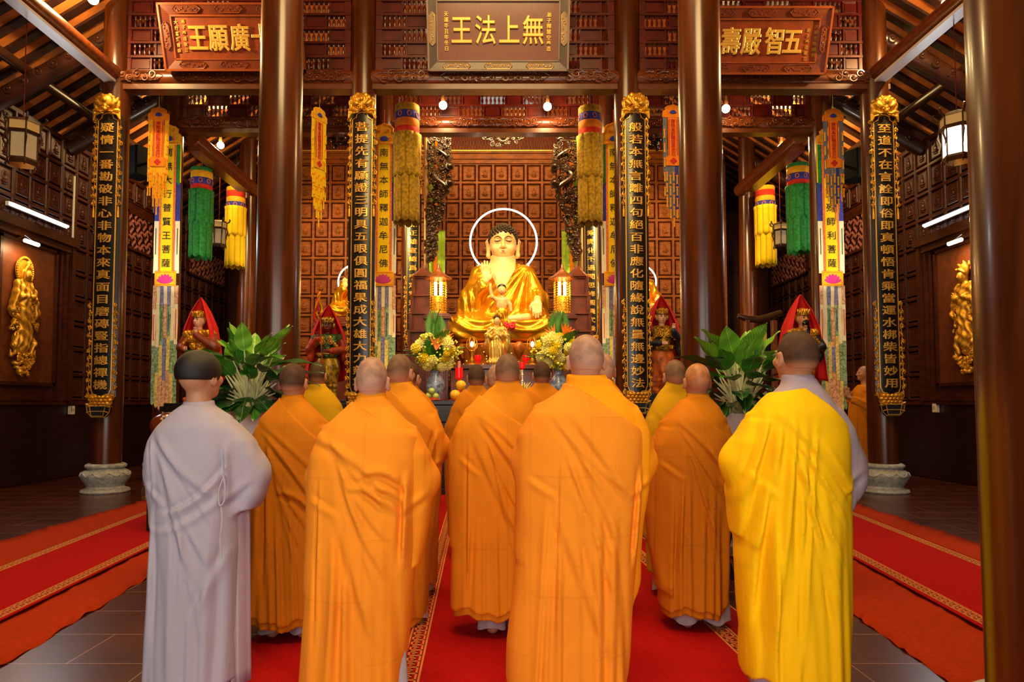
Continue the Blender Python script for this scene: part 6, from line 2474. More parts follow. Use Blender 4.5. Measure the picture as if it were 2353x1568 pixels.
S.ell((-26, -4, 103), (3.2, 3, 4.5), 2)
for q_ in (-1.6, 0, 1.6):
    S.cap((-26 + q_, -4, 105), (-26 + q_ * 1.3, -4, 111), 1.2, 0.9, 0.6)
S.chain([(12, 0, 73), (19, -2, 62), (21, -5, 48)], [5.5, 4.6, 3.4], 3)
S.ell((21, -5, 43), (3.2, 3, 4.5), 2)
S.cap((0, 0, 80), (0, -1, 90), 4.5, 4.2, 3)
S.ell((0, -1, 97), (10, 10.5, 11), 3)
S.ell((0, -7, 93), (7.5, 5, 6.5), 3)
S.ell((0, -11.5, 94), (1.5, 1.8, 1.6), 1)
for s in (-1, 1):
    S.ell((s * 10, 0, 94), (1.8, 3, 4.2), 1)
    S.ell((s * 3.6, -11.5, 97), (1.8, 1.5, 1.1), 1, True)
part_ = S.build('body', mat('child_statue_skin', '#e0a060', 0.4, var=0.05), t)
part_.scale = (k, k, k)
b = MB()
b.sph((0, 1, 101), (10.8, 11, 9.6), 16, 8)
hr = b.build('painted_hair', M_BLACKLAC, t)
hr.scale = (k, k, k)
p2 = W(1153, 762, 14.4)
t = thing('statue_stand', 'narrow gilded stand under the child statue', 'stand', (p2.x, 14.4, 2.14))
MB().lathe([(0.2, 0), (0.21, 0.06), (0.13, 0.12), (0.12, p2.z - 2.14 - 0.13), (0.19, p2.z - 2.14 - 0.07), (0.19, p2.z - 2.14 - 0.03)], 20).build('stem', mlt, t)

M_WGOLD = mat('pale_shining_gold', '#f0c860', 0.25, metal=0.6, var=0.1)
p = W(1141, 838, 13.5)
t = thing('standing_statue', 'small pale gold standing robed statue on the middle altar', 'statue', (p.x, 13.5, 2.165))
k = 13.5 / F_PX * (p.z + (838 - 716) / F_PX * 13.5 - 2.14) / (122 / F_PX * 13.5)
S = Sdf((-34, -26, -2), (36, 26, 100), 0.95)
S.ell((0, 0, 30), (17, 12, 36), 0)
S.ell((-2, 0, 4), (22, 15, 9), 6)
S.ell((2, 0, 66), (15, 10, 18), 6)
S.cap((-12, 0, 80), (14, 0, 80), 6, 6, 5)
S.chain([(-13, 0, 79), (-21, -4, 66), (-12, -13, 60)], [6, 6, 4], 3)
S.chain([(15, 0, 79), (23, -3, 64), (10, -13, 64)], [6, 6, 4], 3)
S.ell((-20, -4, 52), (6, 7, 16), 4)
S.ell((24, -3, 48), (6, 7, 18), 4)
S.disp(lambda x, y, z: 0.9 * np.sin(x * 0.9 + 0.05 * z) * np.clip((62 - z) / 12, 0, 1) + 0.7 * np.sin((z + 0.8 * np.abs(x)) * 0.7) * np.clip((z - 50) / 10, 0, 1) + 0 * y)
o = S.build('gold_robe', M_WGOLD, t)
o.scale = (k, k, k)
S = Sdf((-16, -18, 80), (18, 16, 128), 0.7)
S.cap((1, 0, 82), (1, -1, 92), 4.2, 4, 2)
S.ell((1, -2, 98), (7.2, 8, 10), 2)
S.ell((1, -9.6, 97), (1.2, 1.6, 2.2), 1)
for s in (-1, 1):
    S.ell((1 + s * 7, 0, 96), (1.5, 2.4, 4.5), 1)
o = S.build('face', M_BUDSKIN, t)
o.scale = (k, k, k)
b = MB()
b.sph((1, 1, 103), (8.4, 9, 7.5), 14, 8)
b.build('dark_hair', M_BLACKLAC, t).scale = (k, k, k)
b = MB()
for i in range(7):
    a = PI * (i + 0.5) / 7
    b.sph((1 + 9 * math.cos(a), -3, 107 + 6 * math.sin(a)), (2.4, 2, 4.5), 7, 5)
b.sph((1, -3, 116), (3.4, 3, 6), 8, 6)
b.build('crown', M_GOLD, t).scale = (k, k, k)

# red glowing lamps and gold candle stands
for px_, py_, lab in ((1098, 829, 'small glowing red glass lamp left of the standing gold statue'), (1208, 829, 'small glowing red glass lamp right of the standing gold statue')):
    x = W(px_, py_, 13.3).x
    t = thing('oil_lamp', lab, 'oil lamp', (x, 13.3, 2.14))
    b = MB().lathe([(0.05, 0), (0.055, 0.01), (0.02, 0.03), (0.02, 0.05), (0.06, 0.08), (0.075, 0.13), (0.06, 0.19), (0.05, 0.19)], 16)
    b.build('red_glass', mat('red_lamp_glass', '#c01018', 0.15, var=0, emit='#ff1a10', estr=0.5), t)
    MB().sph((0, -0.03, 0.15), 0.028, 8, 6).build('flame', emat('flame_glow', '#ffd0a0', 10.0), t)
for px_, lab in ((1084, 'gold openwork candle stand with bright flame, left of the standing gold statue'), (1224, 'gold openwork candle stand with bright flame, right of the standing gold statue')):
    x = W(px_, 800, 13.6).x
    t = thing('candle_stand', lab, 'candle stand', (x, 13.7, 2.14))
    b = MB().lathe([(0.09, 0), (0.09, 0.02), (0.03, 0.06), (0.045, 0.12), (0.02, 0.18), (0.03, 0.26), (0.06, 0.30), (0.03, 0.32)], 16)
    for k_ in range(6):
        a = k_ * PI / 3
        b.tube([(0.03 * math.cos(a), 0.03 * math.sin(a), 0.30), (0.11 * math.cos(a), 0.11 * math.sin(a), 0.38), (0.10 * math.cos(a), 0.10 * math.sin(a), 0.50), (0.04 * math.cos(a), 0.04 * math.sin(a), 0.58)], [0.008, 0.010, 0.008, 0.005], 5)
    b.build('gold_openwork', M_GOLD, t)
    MB().sph((0, 0, 0.44), (0.035, 0.035, 0.06), 10, 8).build('flame', MATS['flame_glow'], t)
x = W(1172, 752, 13.9).x
t = thing('red_flower_cluster', 'cluster of red artificial flowers beside the head of the standing gold statue', 'flowers', (x, 14.0, 2.14))
b = MB()
hz = W(1172, 752, 13.9).z - 2.14
rr = random.Random(6)
b.tube([(0, 0, 0), (0, 0, hz)], 0.012, 6)
b.build('stem', mat('leaf_stem_green', '#3a5a1c', 0.6, var=0.1), t)
for i in range(9):
    q = MB()
    c = (rr.uniform(-0.11, 0.11), rr.uniform(-0.06, 0.06), hz + rr.uniform(-0.09, 0.12))
    for k_ in range(7):
        a = k_ * 0.9
        q.sph((c[0] + 0.03 * math.cos(a), c[1] - 0.01, c[2] + 0.03 * math.sin(a)), (0.024, 0.014, 0.024), 6, 5)
    q.build('blossom', mat('red_petal', '#d01c18', 0.55, var=0.15), t)

# ---- carved arch posts with dragons and clouds, coloured hangings behind
C_LIME = cloth('lime_silk', '#9cc23c', 0.3, 5)
for sg, nm, p0, p1 in ((-1, 'left', 984, 1038), (1, 'right', 1330, 1270)):
    D_ = 15.7
    zt_, zb2 = W(1155, 308, D_).z, W(1155, 600, D_).z
    xa, xb = W(p0, 450, D_).x, W(p1, 450, D_).x
    t = thing('carved_dragon_bracket', 'dark openwork dragon and cloud carving hanging on the %s side of the altar arch' % nm, 'carving', (xa, D_, zb2))
    H = zt_ - zb2
    wv = abs(xb - xa)
    b = MB()
    rr = random.Random(20 + sg)
    d = -sg
    def wmax(u):
        return wv * float(np.interp(u, [0, 0.12, 0.3, 0.45, 0.55, 0.75, 1.0], [0.30, 0.42, 0.62, 0.80, 1.0, 1.05, 0.98]))
    for i in range(250):
        u = rr.random()
        R_ = rr.uniform(0.04, 0.085)
        x = d * rr.uniform(0.0, max(0.02, wmax(u) - R_ * 0.6))
        b.spiral((x, H * u), R_, rr.uniform(1.0, 1.5), rr.uniform(0, 6), rr.choice((-1, 1)), rr.uniform(0.016, 0.028), 6, 13, rr.uniform(-0.12, 0.02))
    # the dragon's coils winding through, with maned heads
    pts, rad = [], []
    for i in range(44):
        u = 0.42 + 0.5 * i / 43
        pts.append((d * (wmax(u) * 0.55 + wv * 0.30 * math.sin(u * 26)), -0.06 + 0.05 * math.cos(u * 26), H * u))
        rad.append(0.05 * math.sin(PI * (0.1 + 0.85 * i / 43)) + 0.008)
    b.tube(pts, rad, 8)
    for hz_ in (0.60, 0.73):
        c = (d * wv * 0.92, -0.13, H * hz_)
        b.sph(c, (0.075, 0.08, 0.065), 10, 7)
        b.sph((c[0] + d * 0.05, c[1] - 0.05, c[2] - 0.015), (0.05, 0.05, 0.03), 8, 6)
        for q_ in range(16):
            a = q_ * 0.4
            b.tube([c, (c[0] + 0.09 * math.cos(a), c[1] - 0.02, c[2] + 0.09 * math.sin(a)), (c[0] + 0.12 * math.cos(a + 0.4), c[1], c[2] + 0.12 * math.sin(a + 0.4))], [0.022, 0.016, 0.005], 5)
    b.build('openwork_scrolls', M_CARVED, t)
    MB().tube([(sg * 0.05, 0.02, -3.2), (sg * 0.05, 0.02, H + 0.1)], 0.055, 14).build('post', mat('worn_brass_brown', '#8a6a40', 0.3, metal=0.4, var=0.2, vscale=2), t)
    # hangings behind the openwork
    t2 = thing('silk_hanging', 'green and orange silk strips hanging behind the %s dragon carving' % nm, 'hanging', (xa, D_ + 0.22, zb2 - 0.5))
    for i in range(4):
        s_ = MB()
        x = d * (0.05 + i * 0.095)
        strip(s_, x - 0.045, x + 0.045, -0.02 * (i % 2), (H + 0.45) if i < 2 else H * 0.26 + 0.5, wave=0.012, ph=i)
        s_.build('silk_strip', [C_LIME, C_ORG, C_LIME, C_LIME][i], t2)
    MB().tube([(sg * 0.05, -0.18, H + 0.44), (sg * 0.05, 0.01, H + 0.44), (d * 0.42, 0.01, H + 0.44)], 0.012, 6).build('hanging_rod', M_CARVED, t2)
    MB().tube([(d * 0.2, 0.01, H * 0.26 + 0.49), (d * 0.42, 0.01, H * 0.26 + 0.49), (d * 0.42, 0.01, H + 0.44)], 0.008, 6).build('lower_rod', M_CARVED, t2)
t = thing('carved_pendant', 'dark carved flower pendant at the top centre of the altar arch', 'carving', W(1156, 308, 15.7))
b = MB()
rr = random.Random(33)
for i in range(46):
    a = rr.uniform(PI, 2 * PI)
    q = rr.uniform(0.05, 0.42)
    x, z = q * 1.15 * math.cos(a), q * 0.85 * math.sin(a)
    b.spiral((x, z), rr.uniform(0.035, 0.065), 1.4, rr.uniform(0, 6), rr.choice((-1, 1)), 0.016, 6, 14, -0.04 - 0.06 * rr.random())
for i in range(9):
    a = PI + PI * (i + 0.5) / 9
    b.sph((0.12 * math.cos(a), -0.10, -0.1 + 0.12 * math.sin(a)), (0.05, 0.03, 0.05), 8, 6)
b.sph((0, -0.12, -0.12), (0.06, 0.05, 0.06), 10, 8)
b.build('openwork_scrolls', M_CARVED, t)
for px_, nm in ((768, 'left'), (1500, 'right')):
    t = thing('carved_pendant', 'dark carved scroll pendant under the rear beam of the %s bay' % nm, 'carving', W(px_, 308, 12.9))
    b = MB()
    for i in range(40):
        a = rr.uniform(PI, 2 * PI)
        q = rr.uniform(0.05, 0.4)
        b.spiral((q * 1.0 * math.cos(a), q * 0.8 * math.sin(a)), rr.uniform(0.035, 0.06), 1.4, rr.uniform(0, 6), rr.choice((-1, 1)), 0.015, 6, 14, -0.04 - 0.06 * rr.random())
    b.build('openwork_scrolls', M_CARVED, t)

# ---------------------------------------------------------------- red hooded guardian statues
M_HOOD = mat('red_hood_cloth', '#d81410', 0.7, var=0.06, vscale=5, bump=0.3, bscale=6, bdist=0.02)


def guardian(label, px, py_foot, D, face, armor, skirt, sleeve, crown, turn=0.0, beard=False, sc=1.0, hand_up=1, hood_open=1.6):
    p = W(px, py_foot, D)
    t = thing('guardian_statue', label, 'statue', p, rz=turn, scale=sc)
    S = Sdf((-0.3, -0.28, -0.01), (0.3, 0.22, 0.82), 0.0085)
    for s in (-1, 1):
        S.chain([(s * 0.10, -0.02, 0.04), (s * 0.105, -0.01, 0.22), (s * 0.09, 0, 0.5)], [0.06, 0.07, 0.10], 0.03)
        S.cap((s * 0.10, -0.02, 0.035), (s * 0.12, -0.13, 0.03), 0.05, 0.045, 0.03)
    S.ell((0, 0, 0.58), (0.20, 0.15, 0.22), 0.06)
    S.ell((0, -0.02, 0.40), (0.10, 0.15, 0.20), 0.04)
    S.disp(lambda x, y, z: 0.006 * np.sin(x * 70 + z * 8) * np.clip((0.62 - z) / 0.1, 0, 1) + 0.005 * np.sin(z * 80) * np.clip((0.3 - z) / 0.1, 0, 1) + 0 * y)
    S.build('skirt_and_boots', skirt, t)
    S = Sdf((-0.34, -0.26, 0.62), (0.34, 0.22, 1.14), 0.008)
    S.ell((0, 0, 0.92), (0.165, 0.125, 0.19), 0.0)
    S.cap((-0.15, 0, 1.03), (0.15, 0, 1.03), 0.07, 0.07, 0.05)
    S.ell((0, -0.03, 0.73), (0.185, 0.14, 0.07), 0.03)
    for s in (-1, 1):
        S.ell((s * 0.075, -0.11, 0.95), (0.065, 0.03, 0.06), 0.015)
        S.ell((s * 0.20, 0, 1.03), (0.085, 0.09, 0.08), 0.02)
    S.ell((0, -0.14, 0.84), (0.06, 0.03, 0.05), 0.01)
    S.ell((0, -0.15, 0.73), (0.05, 0.03, 0.045), 0.01)
    S.disp(lambda x, y, z: 0.0045 * np.sin(x * 95) * np.sin(z * 95) + 0 * y)
    S.build('breastplate', armor, t)
    g = MB()
    for s in (-1, 1):
        for k in range(5):
            g.spiral((s * (0.05 + 0.03 * k), 1.03 - 0.035 * k), 0.028, 1.3, k, s, 0.009, 5, 12, -0.14)
        g.spiral((s * 0.07, 0.95), 0.05, 1.6, 1, s, 0.01, 5, 14, -0.15)
        g.spiral((s * 0.10, 0.74), 0.035, 1.4, 2, -s, 0.009, 5, 12, -0.16)
    g.tube([(0.19 * math.cos(a), 0.15 * math.sin(a) - 0.02, 0.76) for a in np.linspace(0, 2 * PI, 24, endpoint=False)], 0.016, 6, closed=True)
    g.build('gilt_trim', M_GOLD, t)
    S = Sdf((-0.42, -0.36, 0.55), (0.42, 0.16, 1.12), 0.008)
    for s in (-1, 1):
        el = (s * 0.29, -0.02, 0.83)
        S.chain([(s * 0.21, 0, 1.02), el], [0.075, 0.085], 0.03)
        wr = (s * 0.13, -0.22, 1.0) if s == hand_up else (s * 0.10, -0.22, 0.80)
        S.chain([el, wr], [0.075, 0.05], 0.03)
        S.ell((s * 0.28, 0.0, 0.74), (0.06, 0.08, 0.13), 0.03)
    S.build('sleeves', sleeve, t)
    S = Sdf((-0.26, -0.40, 0.68), (0.26, 0.14, 1.40), 0.0065)
    S.cap((0, 0, 1.06), (0, -0.01, 1.16), 0.05, 0.047, 0.02)
    S.ell((0, -0.01, 1.245), (0.078, 0.09, 0.105), 0.02)
    S.ell((0, -0.04, 1.205), (0.062, 0.06, 0.07), 0.02)
    S.cap((0, -0.095, 1.255), (0, -0.112, 1.222), 0.010, 0.015, 0.012)
    for s in (-1, 1):
        S.ell((s * 0.032, -0.096, 1.252), (0.018, 0.014, 0.011), 0.01, True)
        S.ell((s * 0.08, 0, 1.235), (0.014, 0.024, 0.045), 0.01)
    S.cap((-0.018, -0.096, 1.188), (0.018, -0.096, 1.188), 0.008, 0.008, 0.006)
    fc = S.build('face', face, t)
    for s in (-1, 1):
        S = Sdf((-0.24, -0.40, 0.70), (0.24, -0.12, 1.16), 0.005)
        up = s == hand_up
        w0 = (s * 0.13, -0.22, 1.0) if up else (s * 0.10, -0.22, 0.80)
        d_ = (0, -0.01, 0.05) if up else (-s * 0.05, -0.02, 0.0)
        c = tuple(w0[i] + d_[i] for i in range(3))
        S.ell(c, (0.028, 0.024, 0.032), 0.012)
        for q_ in range(4):
            o_ = ((q_ - 1.5) * 0.013, 0, 0) if up else (0, 0, (q_ - 1.5) * 0.013)
            e = (c[0] + o_[0] + d_[0] * 1.3, c[1] + d_[1] * 1.4 - 0.01, c[2] + o_[2] + d_[2] * 1.2)
            S.cap((c[0] + o_[0], c[1], c[2] + o_[2]), e, 0.008, 0.0065, 0.004)
        S.cap(c, (c[0] - s * 0.03, c[1] - 0.015, c[2] + 0.02), 0.009, 0.007, 0.004)
        S.build('hand', face, t)
    f = MB()
    for s in (-1, 1):
        f.tube([(s * 0.014, -0.103, 1.268), (s * 0.035, -0.102, 1.280), (s * 0.06, -0.085, 1.283)], [0.004, 0.005, 0.002], 5)
        f.sph((s * 0.032, -0.094, 1.252), (0.014, 0.008, 0.005), 8, 5)
    if beard:
        f.sph((0, -0.085, 1.165), (0.055, 0.04, 0.05), 12, 8)
        f.tube([(-0.045, -0.10, 1.195), (0, -0.112, 1.206), (0.045, -0.10, 1.195)], [0.005, 0.009, 0.005], 6)
        for q_ in (-0.03, 0, 0.03):
            f.tube([(q_, -0.09, 1.15), (q_ * 1.2, -0.12, 1.06), (q_ * 0.8, -0.13, 0.99)], [0.02, 0.014, 0.004], 6)
    f.build('brows_and_beard' if beard else 'brows_and_eyes', M_BLACKLAC, fc)
    if not beard:
        MB().sph((0, -0.102, 1.188), (0.016, 0.006, 0.006), 8, 5).build('lips', M_LIP, fc)
    c = MB()
    c.lathe([(0.088, 1.285), (0.094, 1.31), (0.088, 1.335), (0.07, 1.37), (0.03, 1.40)], 20, (0, -0.01, 0), sy=1.15)
    for k in range(9):
        a = -PI / 2 + (k - 4) * 0.33
        c.sph((0.094 * math.cos(a), -0.01 + 0.108 * math.sin(a), 1.33 + 0.02 * (k % 2 == 0)), (0.017, 0.014, 0.03), 7, 5)
        c.spiral((0.09 * math.cos(a), 1.31), 0.014, 1.0, k, 1, 0.005, 5, 8, -0.01 + 0.11 * math.sin(a))
    for s in (-1, 1):
        c.sph((s * 0.098, -0.005, 1.25), (0.022, 0.018, 0.045), 8, 6)
    c.build('crown', crown, t)
    # red hood: a cone of cloth open at the front, draped to the sides
    h_ = MB()
    def hood(u, v):
        a = PI / 2 + (u - 0.5) * 2 * (PI - hood_open * (0.55 + 0.25 * v))
        prof = np.interp(v, [0, 0.08, 0.22, 0.45, 0.7, 1.0], [0.0, 0.055, 0.14, 0.225, 0.275, 0.33])
        zz = np.interp(v, [0, 0.08, 0.22, 0.45, 0.7, 1.0], [1.60, 1.52, 1.36, 1.12, 0.80, 0.32])
        w = 0.016 * math.sin(u * 36) * min(1, v * 2.2) + 0.012 * math.sin(u * 15 + 2)*v
        r_ = prof + w
        fy = 0.86 + 0.1 * v
        zz += 0.03 * math.sin(u * 9) * v
        return (r_ * math.cos(a) * 1.12, 0.02 + r_ * math.sin(a) * fy, zz)
    h_.grid(hood, 64, 36)
    o = h_.build('red_hood', M_HOOD, t)
    sm = o.modifiers.new('thickness', 'SOLIDIFY')
    sm.thickness = 0.008
    return t


M_PINKF = mat('painted_pink_face', '#eab494', 0.4, var=0.05)
M_DARKF = mat('painted_dark_face', '#7a4a2c', 0.4, var=0.1)
M_RDARKF = mat('painted_red_dark_face', '#6a2418', 0.4, var=0.1)
M_ARMG = mat('gold_green_armour', '#b08a22', 0.35, metal=0.4, var=0.6, vscale=14)
M_ARMD = mat('green_gold_armour', '#4a6a34', 0.35, metal=0.3, var=0.7, vscale=12)
M_SKRO = mat('orange_painted_skirt', '#d86a1c', 0.45, var=0.5, vscale=9)
M_SKRR = mat('red_painted_skirt', '#b43c18', 0.4, var=0.4, vscale=9)
M_SLD = mat('dark_painted_sleeve', '#2a2a30', 0.4, var=0.4, vscale=7)
M_SLR = mat('brown_red_sleeve', '#8a3a18', 0.4, var=0.4, vscale=7)
gd = []
gd.append(guardian('left hooded statue with pale face and gold crown, above the grey robed person', 455, 925, 10.35, M_PINKF, M_GOLD, M_SKRR, M_SLR, M_GOLD, -0.28, False, 1.0, 1))
gd.append(guardian('hooded statue with a dark red face and green armour, left of the altar', 752, 918, 11.5, M_RDARKF, M_ARMD, M_ARMG, M_SKRR, M_ARMG, 0.05, False, 1.0, -1, 1.7))
gd.append(guardian('hooded statue with a pale painted face right of the inner right couplet board', 1522, 905, 11.5, M_PINKF, M_ARMG, M_SKRO, M_SLD, M_GOLD, 0.05, False, 1.04, 1, 1.35))
gd.append(guardian('right hooded statue with a black beard, behind the yellow robed person', 1846, 928, 10.35, mat('painted_tan_face', '#c98a60', 0.4, var=0.1), M_GOLD, M_SKRO, M_SLD, M_GOLD, 0.25, True, 1.04, -1, 1.6))
for g_, nm in zip(gd, ('pale faced statue on the left', 'dark faced statue', 'pale faced statue on the right', 'bearded statue')):
    x, y, z = g_.location
    t = thing('statue_pedestal', 'dark wooden pedestal under the hooded %s' % nm, 'pedestal', (x, y, 0))
    b = MB()
    b.box(-0.36, 0.36, -0.3, 0.3, 0, z - 0.14)
    b.box(-0.41, 0.41, -0.35, 0.35, z - 0.14, z - 0.06)
    b.box(-0.37, 0.37, -0.31, 0.31, z - 0.06, z - 0.012)
    b.build('block', M_BLKWOOD, t, bevel=0.008)
# flag on a staff held beside the dark faced statue, and a staff with the pale one
p = W(726, 740, 11.3)
t = thing('flag', 'drooping yellow and red flag on a thin staff beside the dark faced hooded statue', 'flag', (p.x + 0.06, 11.24, gd[1].location.z - 0.012))
zf = W(726, 668, 11.3).z - gd[1].location.z
MB().tube([(0.10, 0, 0), (0.0, 0, zf)], 0.01, 6).build('staff', M_SKRR, t)
for j, (a, m_) in enumerate(((0, C_RED), (1, C_GOLD), (2, C_RED), (3, C_YEL))):
    b = MB()
    b.grid(lambda u, v, a=a: (-0.045 + 0.02 * a + 0.03 * u + 0.03 * math.sin(v * 6 + a), -0.02 + 0.03 * math.sin(u * 3 + v * 7 + a), zf - 0.02 - v * (0.52 - 0.05 * a)), 5, 14)
    o = b.build('flag_stripe', m_, t)
    sm = o.modifiers.new('thickness', 'SOLIDIFY')
    sm.thickness = 0.005

# ---------------------------------------------------------------- gilded wall reliefs
def relief(sg, px, ytop, ybot, label, kind):
    xw = X0 + sg * (WX - 0.09)
    D_ = xw * F_PX / (px - CX)
    zb3, zt3 = W(px, ybot, D_).z, W(px, ytop, D_).z
    H = zt3 - zb3
    t = thing('gilded_relief', label, 'relief', (xw, D_, zb3), rz=-sg * PI / 2)
    k = H / 2.0
    S = Sdf((-0.40, -0.20, -0.05), (0.40, 0.04, 2.03), 0.0105)
    S.ell((0, -0.02, 1.72), (0.07, 0.08, 0.11), 0.0)
    S.ell((0, 0, 1.42), (0.19, 0.10, 0.24), 0.03)
    S.ell((0, 0, 1.05), (0.20, 0.10, 0.40), 0.06)
    S.ell((0, 0, 0.65), (0.17, 0.09, 0.34), 0.06)
    for s in (-1, 1):
        S.chain([(s * 0.17, 0, 1.58), (s * 0.25, -0.03, 1.32), (s * 0.06, -0.11, 1.36)], [0.06, 0.06, 0.04], 0.03)
        S.chain([(s * 0.24, -0.02, 1.3), (s * 0.34, -0.02, 1.1), (s * 0.22, -0.02, 0.95), (s * 0.35, -0.02, 0.78)], [0.06, 0.055, 0.04, 0.02], 0.03)
        S.chain([(s * 0.14, -0.03, 0.75), (s * 0.26, -0.03, 0.55), (s * 0.20, -0.03, 0.38), (s * 0.31, -0.02, 0.32), (s * 0.33, -0.02, 0.44)], [0.05, 0.05, 0.035, 0.025, 0.012], 0.03)
    if kind:   # round halo with flame rim
        S.ell((0, 0.02, 1.80), (0.215, 0.035, 0.235), 0.006)
        S.ell((0, -0.07, 1.73), (0.066, 0.06, 0.09), 0.01)
        S.cap((0, -0.125, 1.745), (0, -0.138, 1.715), 0.008, 0.012, 0.01)
        S.chain([(-0.075, -0.06, 1.66), (-0.085, -0.07, 1.78), (-0.05, -0.08, 1.86), (0, -0.08, 1.90), (0.05, -0.08, 1.86), (0.085, -0.07, 1.78), (0.075, -0.06, 1.66)], [0.02] * 7, 0.008)
        S.ell((0, -0.07, 1.93), (0.035, 0.035, 0.05), 0.01)
        for q_ in (-1, 0, 1):
            S.cap((q_ * 0.04, -0.09, 1.85), (q_ * 0.055, -0.09, 1.91), 0.016, 0.006, 0.006)
    else:
        S.ell((0.0, -0.02, 1.84), (0.13, 0.06, 0.14), 0.012)
        S.ell((-0.01, -0.08, 1.73), (0.066, 0.06, 0.09), 0.008)
        S.cap((-0.01, -0.135, 1.745), (-0.01, -0.148, 1.715), 0.008, 0.012, 0.01)
        S.chain([(-0.09, -0.06, 1.80), (-0.01, -0.10, 1.86), (0.07, -0.06, 1.80)], [0.022, 0.028, 0.022], 0.008)
        S.ell((-0.02, -0.07, 1.05), (0.12, 0.05, 0.22), 0.01)
        for q_ in range(5):
            S.cap((0.22 * math.cos(q_ * 0.7), -0.02, 1.85 + 0.12 * math.sin(q_ * 0.7)), (0.25 * math.cos(q_ * 0.7 + .2), -0.02, 1.88 + 0.14 * math.sin(q_ * 0.7 + .2)), 0.03, 0.015, 0.02)
    rr = random.Random(3 + kind)
    for i in range(30):
        z = rr.uniform(0.02, 0.40)
        w_ = 0.34 * (0.25 + z * 1.9 if z < 0.4 else 1)
        S.ell((rr.uniform(-w_, w_), rr.uniform(-0.06, 0), z), (rr.uniform(0.03, 0.06), 0.05, rr.uniform(0.03, 0.05)), 0.012)
    S.disp(lambda x, y, z: (0.016 * np.sin(x * 52 + 3 * np.sin(z * 7)) + 0.010 * np.sin(z * 34 + x * 20)) * np.clip((z - 0.4) / 0.1, 0, 1) * np.clip((1.62 - z) / 0.1, 0, 1) + 0 * y)
    o = S.build('figure', M_GOLD, t)
    o.scale = (k * 0.92, k, k)
    b = MB()
    for i in range(26):
        z = rr.uniform(0.0, 0.38)
        w_ = 0.33 * (0.3 + z * 1.8)
        b.spiral((rr.uniform(-w_, w_), z), 0.045, 1.2, rr.uniform(0, 6), rr.choice((-1, 1)), 0.013, 5, 12, -0.07)
    if kind:
        for q_ in range(26):
            a = -0.6 + q_ * (PI + 1.2) / 25
            b.sph((0.215 * math.cos(a), -0.02, 1.80 + 0.235 * math.sin(a)), (0.024, 0.018, 0.024), 6, 5)
    for s in (-1, 1):
        for q_ in range(12):
            b.spiral((s * rr.uniform(0.14, 0.34), rr.uniform(0.4, 1.5)), 0.055, 1.2, rr.uniform(0, 6), s, 0.014, 5, 12, -0.05)
    o = b.build('scroll_ornament', M_GOLD, t)
    o.scale = (k * 0.92, k, k)
    return t


relief(-1, 47, 597, 862, 'gilded relief of a robed figure with round halo on clouds, left wall niche', 1)
relief(1, 2226, 602, 858, 'gilded relief of a standing robed figure on clouds, right wall niche', 0)

# ---------------------------------------------------------------- potted plants
def leaf_mat(name, c0, c1, rib):
    m = bpy.data.materials.new(name)
    m.use_nodes = True
    N, L = m.node_tree.nodes, m.node_tree.links
    b = N['Principled BSDF']
    b.inputs['Roughness'].default_value = 0.32
    b.inputs['Specular IOR Level'].default_value = 0.5
    tc = N.new('ShaderNodeTexCoord')
    sp = N.new('ShaderNodeSeparateXYZ')
    L.new(tc.outputs['Object'], sp.inputs[0])
    ab = N.new('ShaderNodeMath')
    ab.operation = 'ABSOLUTE'
    L.new(sp.outputs[0], ab.inputs[0])
    ml = N.new('ShaderNodeMath')
    ml.operation = 'MULTIPLY_ADD'
    ml.inputs[1].default_value = -1.1
    L.new(ab.outputs[0], ml.inputs[0])
    L.new(sp.outputs[1], ml.inputs[2])
    sn = N.new('ShaderNodeMath')
    sn.operation = 'MULTIPLY'
    sn.inputs[1].default_value = 260.0
    L.new(ml.outputs[0], sn.inputs[0])
    s2 = N.new('ShaderNodeMath')
    s2.operation = 'SINE'
    L.new(sn.outputs[0], s2.inputs[0])
    r1 = N.new('ShaderNodeValToRGB')
    r1.color_ramp.elements[0].position = 0.2
    r1.color_ramp.elements[1].position = 0.95
    r1.color_ramp.elements[0].color = (*lin(c0), 1)
    r1.color_ramp.elements[1].color = (*lin(c1), 1)
    L.new(s2.outputs[0], r1.inputs[0])
    cm = N.new('ShaderNodeMath')
    cm.operation = 'LESS_THAN'
    cm.inputs[1].default_value = 0.0016
    L.new(ab.outputs[0], cm.inputs[0])
    mx = N.new('ShaderNodeMix')
    mx.data_type = 'RGBA'
    L.new(cm.outputs[0], mx.inputs[0])
    L.new(r1.outputs[0], mx.inputs[6])
    mx.inputs[7].default_value = (*lin(rib), 1)
    L.new(mx.outputs[2], b.inputs['Base Color'])
    return m


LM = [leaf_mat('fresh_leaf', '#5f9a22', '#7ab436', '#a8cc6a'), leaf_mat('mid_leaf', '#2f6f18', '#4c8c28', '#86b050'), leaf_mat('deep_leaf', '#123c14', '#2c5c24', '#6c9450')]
M_PET = mat('pale_leaf_stalk', '#c9cf9c', 0.5, var=0.1)
M_POT = mat('white_glazed_pot', '#eceae4', 0.25, var=0.03, coat=0.3)


def leaf_mesh(L_, w, curl, m, fold=0.25):
    b = MB()
    def fn(u, v):
        ww = 1.45 * w * (math.sin(PI * min(1, v ** 0.8)) ** 0.75) * (1 - 0.25 * v)
        x = (u * 2 - 1) * ww / 2
        y = L_ * v
        z = -curl * L_ * v * v + fold * abs(x) + 0.006 * math.sin(v * 14 + u * 3)
        return (x, y, z)
    b.grid(fn, 9, 16)
    me = b.mesh('leaf', m)
    return me


LEAF = [[leaf_mesh(0.29 + 0.03 * i, 0.115 + 0.012 * (i % 2), c, LM[k]) for i, c in enumerate((0.10, 0.22, 0.38))] for k in range(3)]


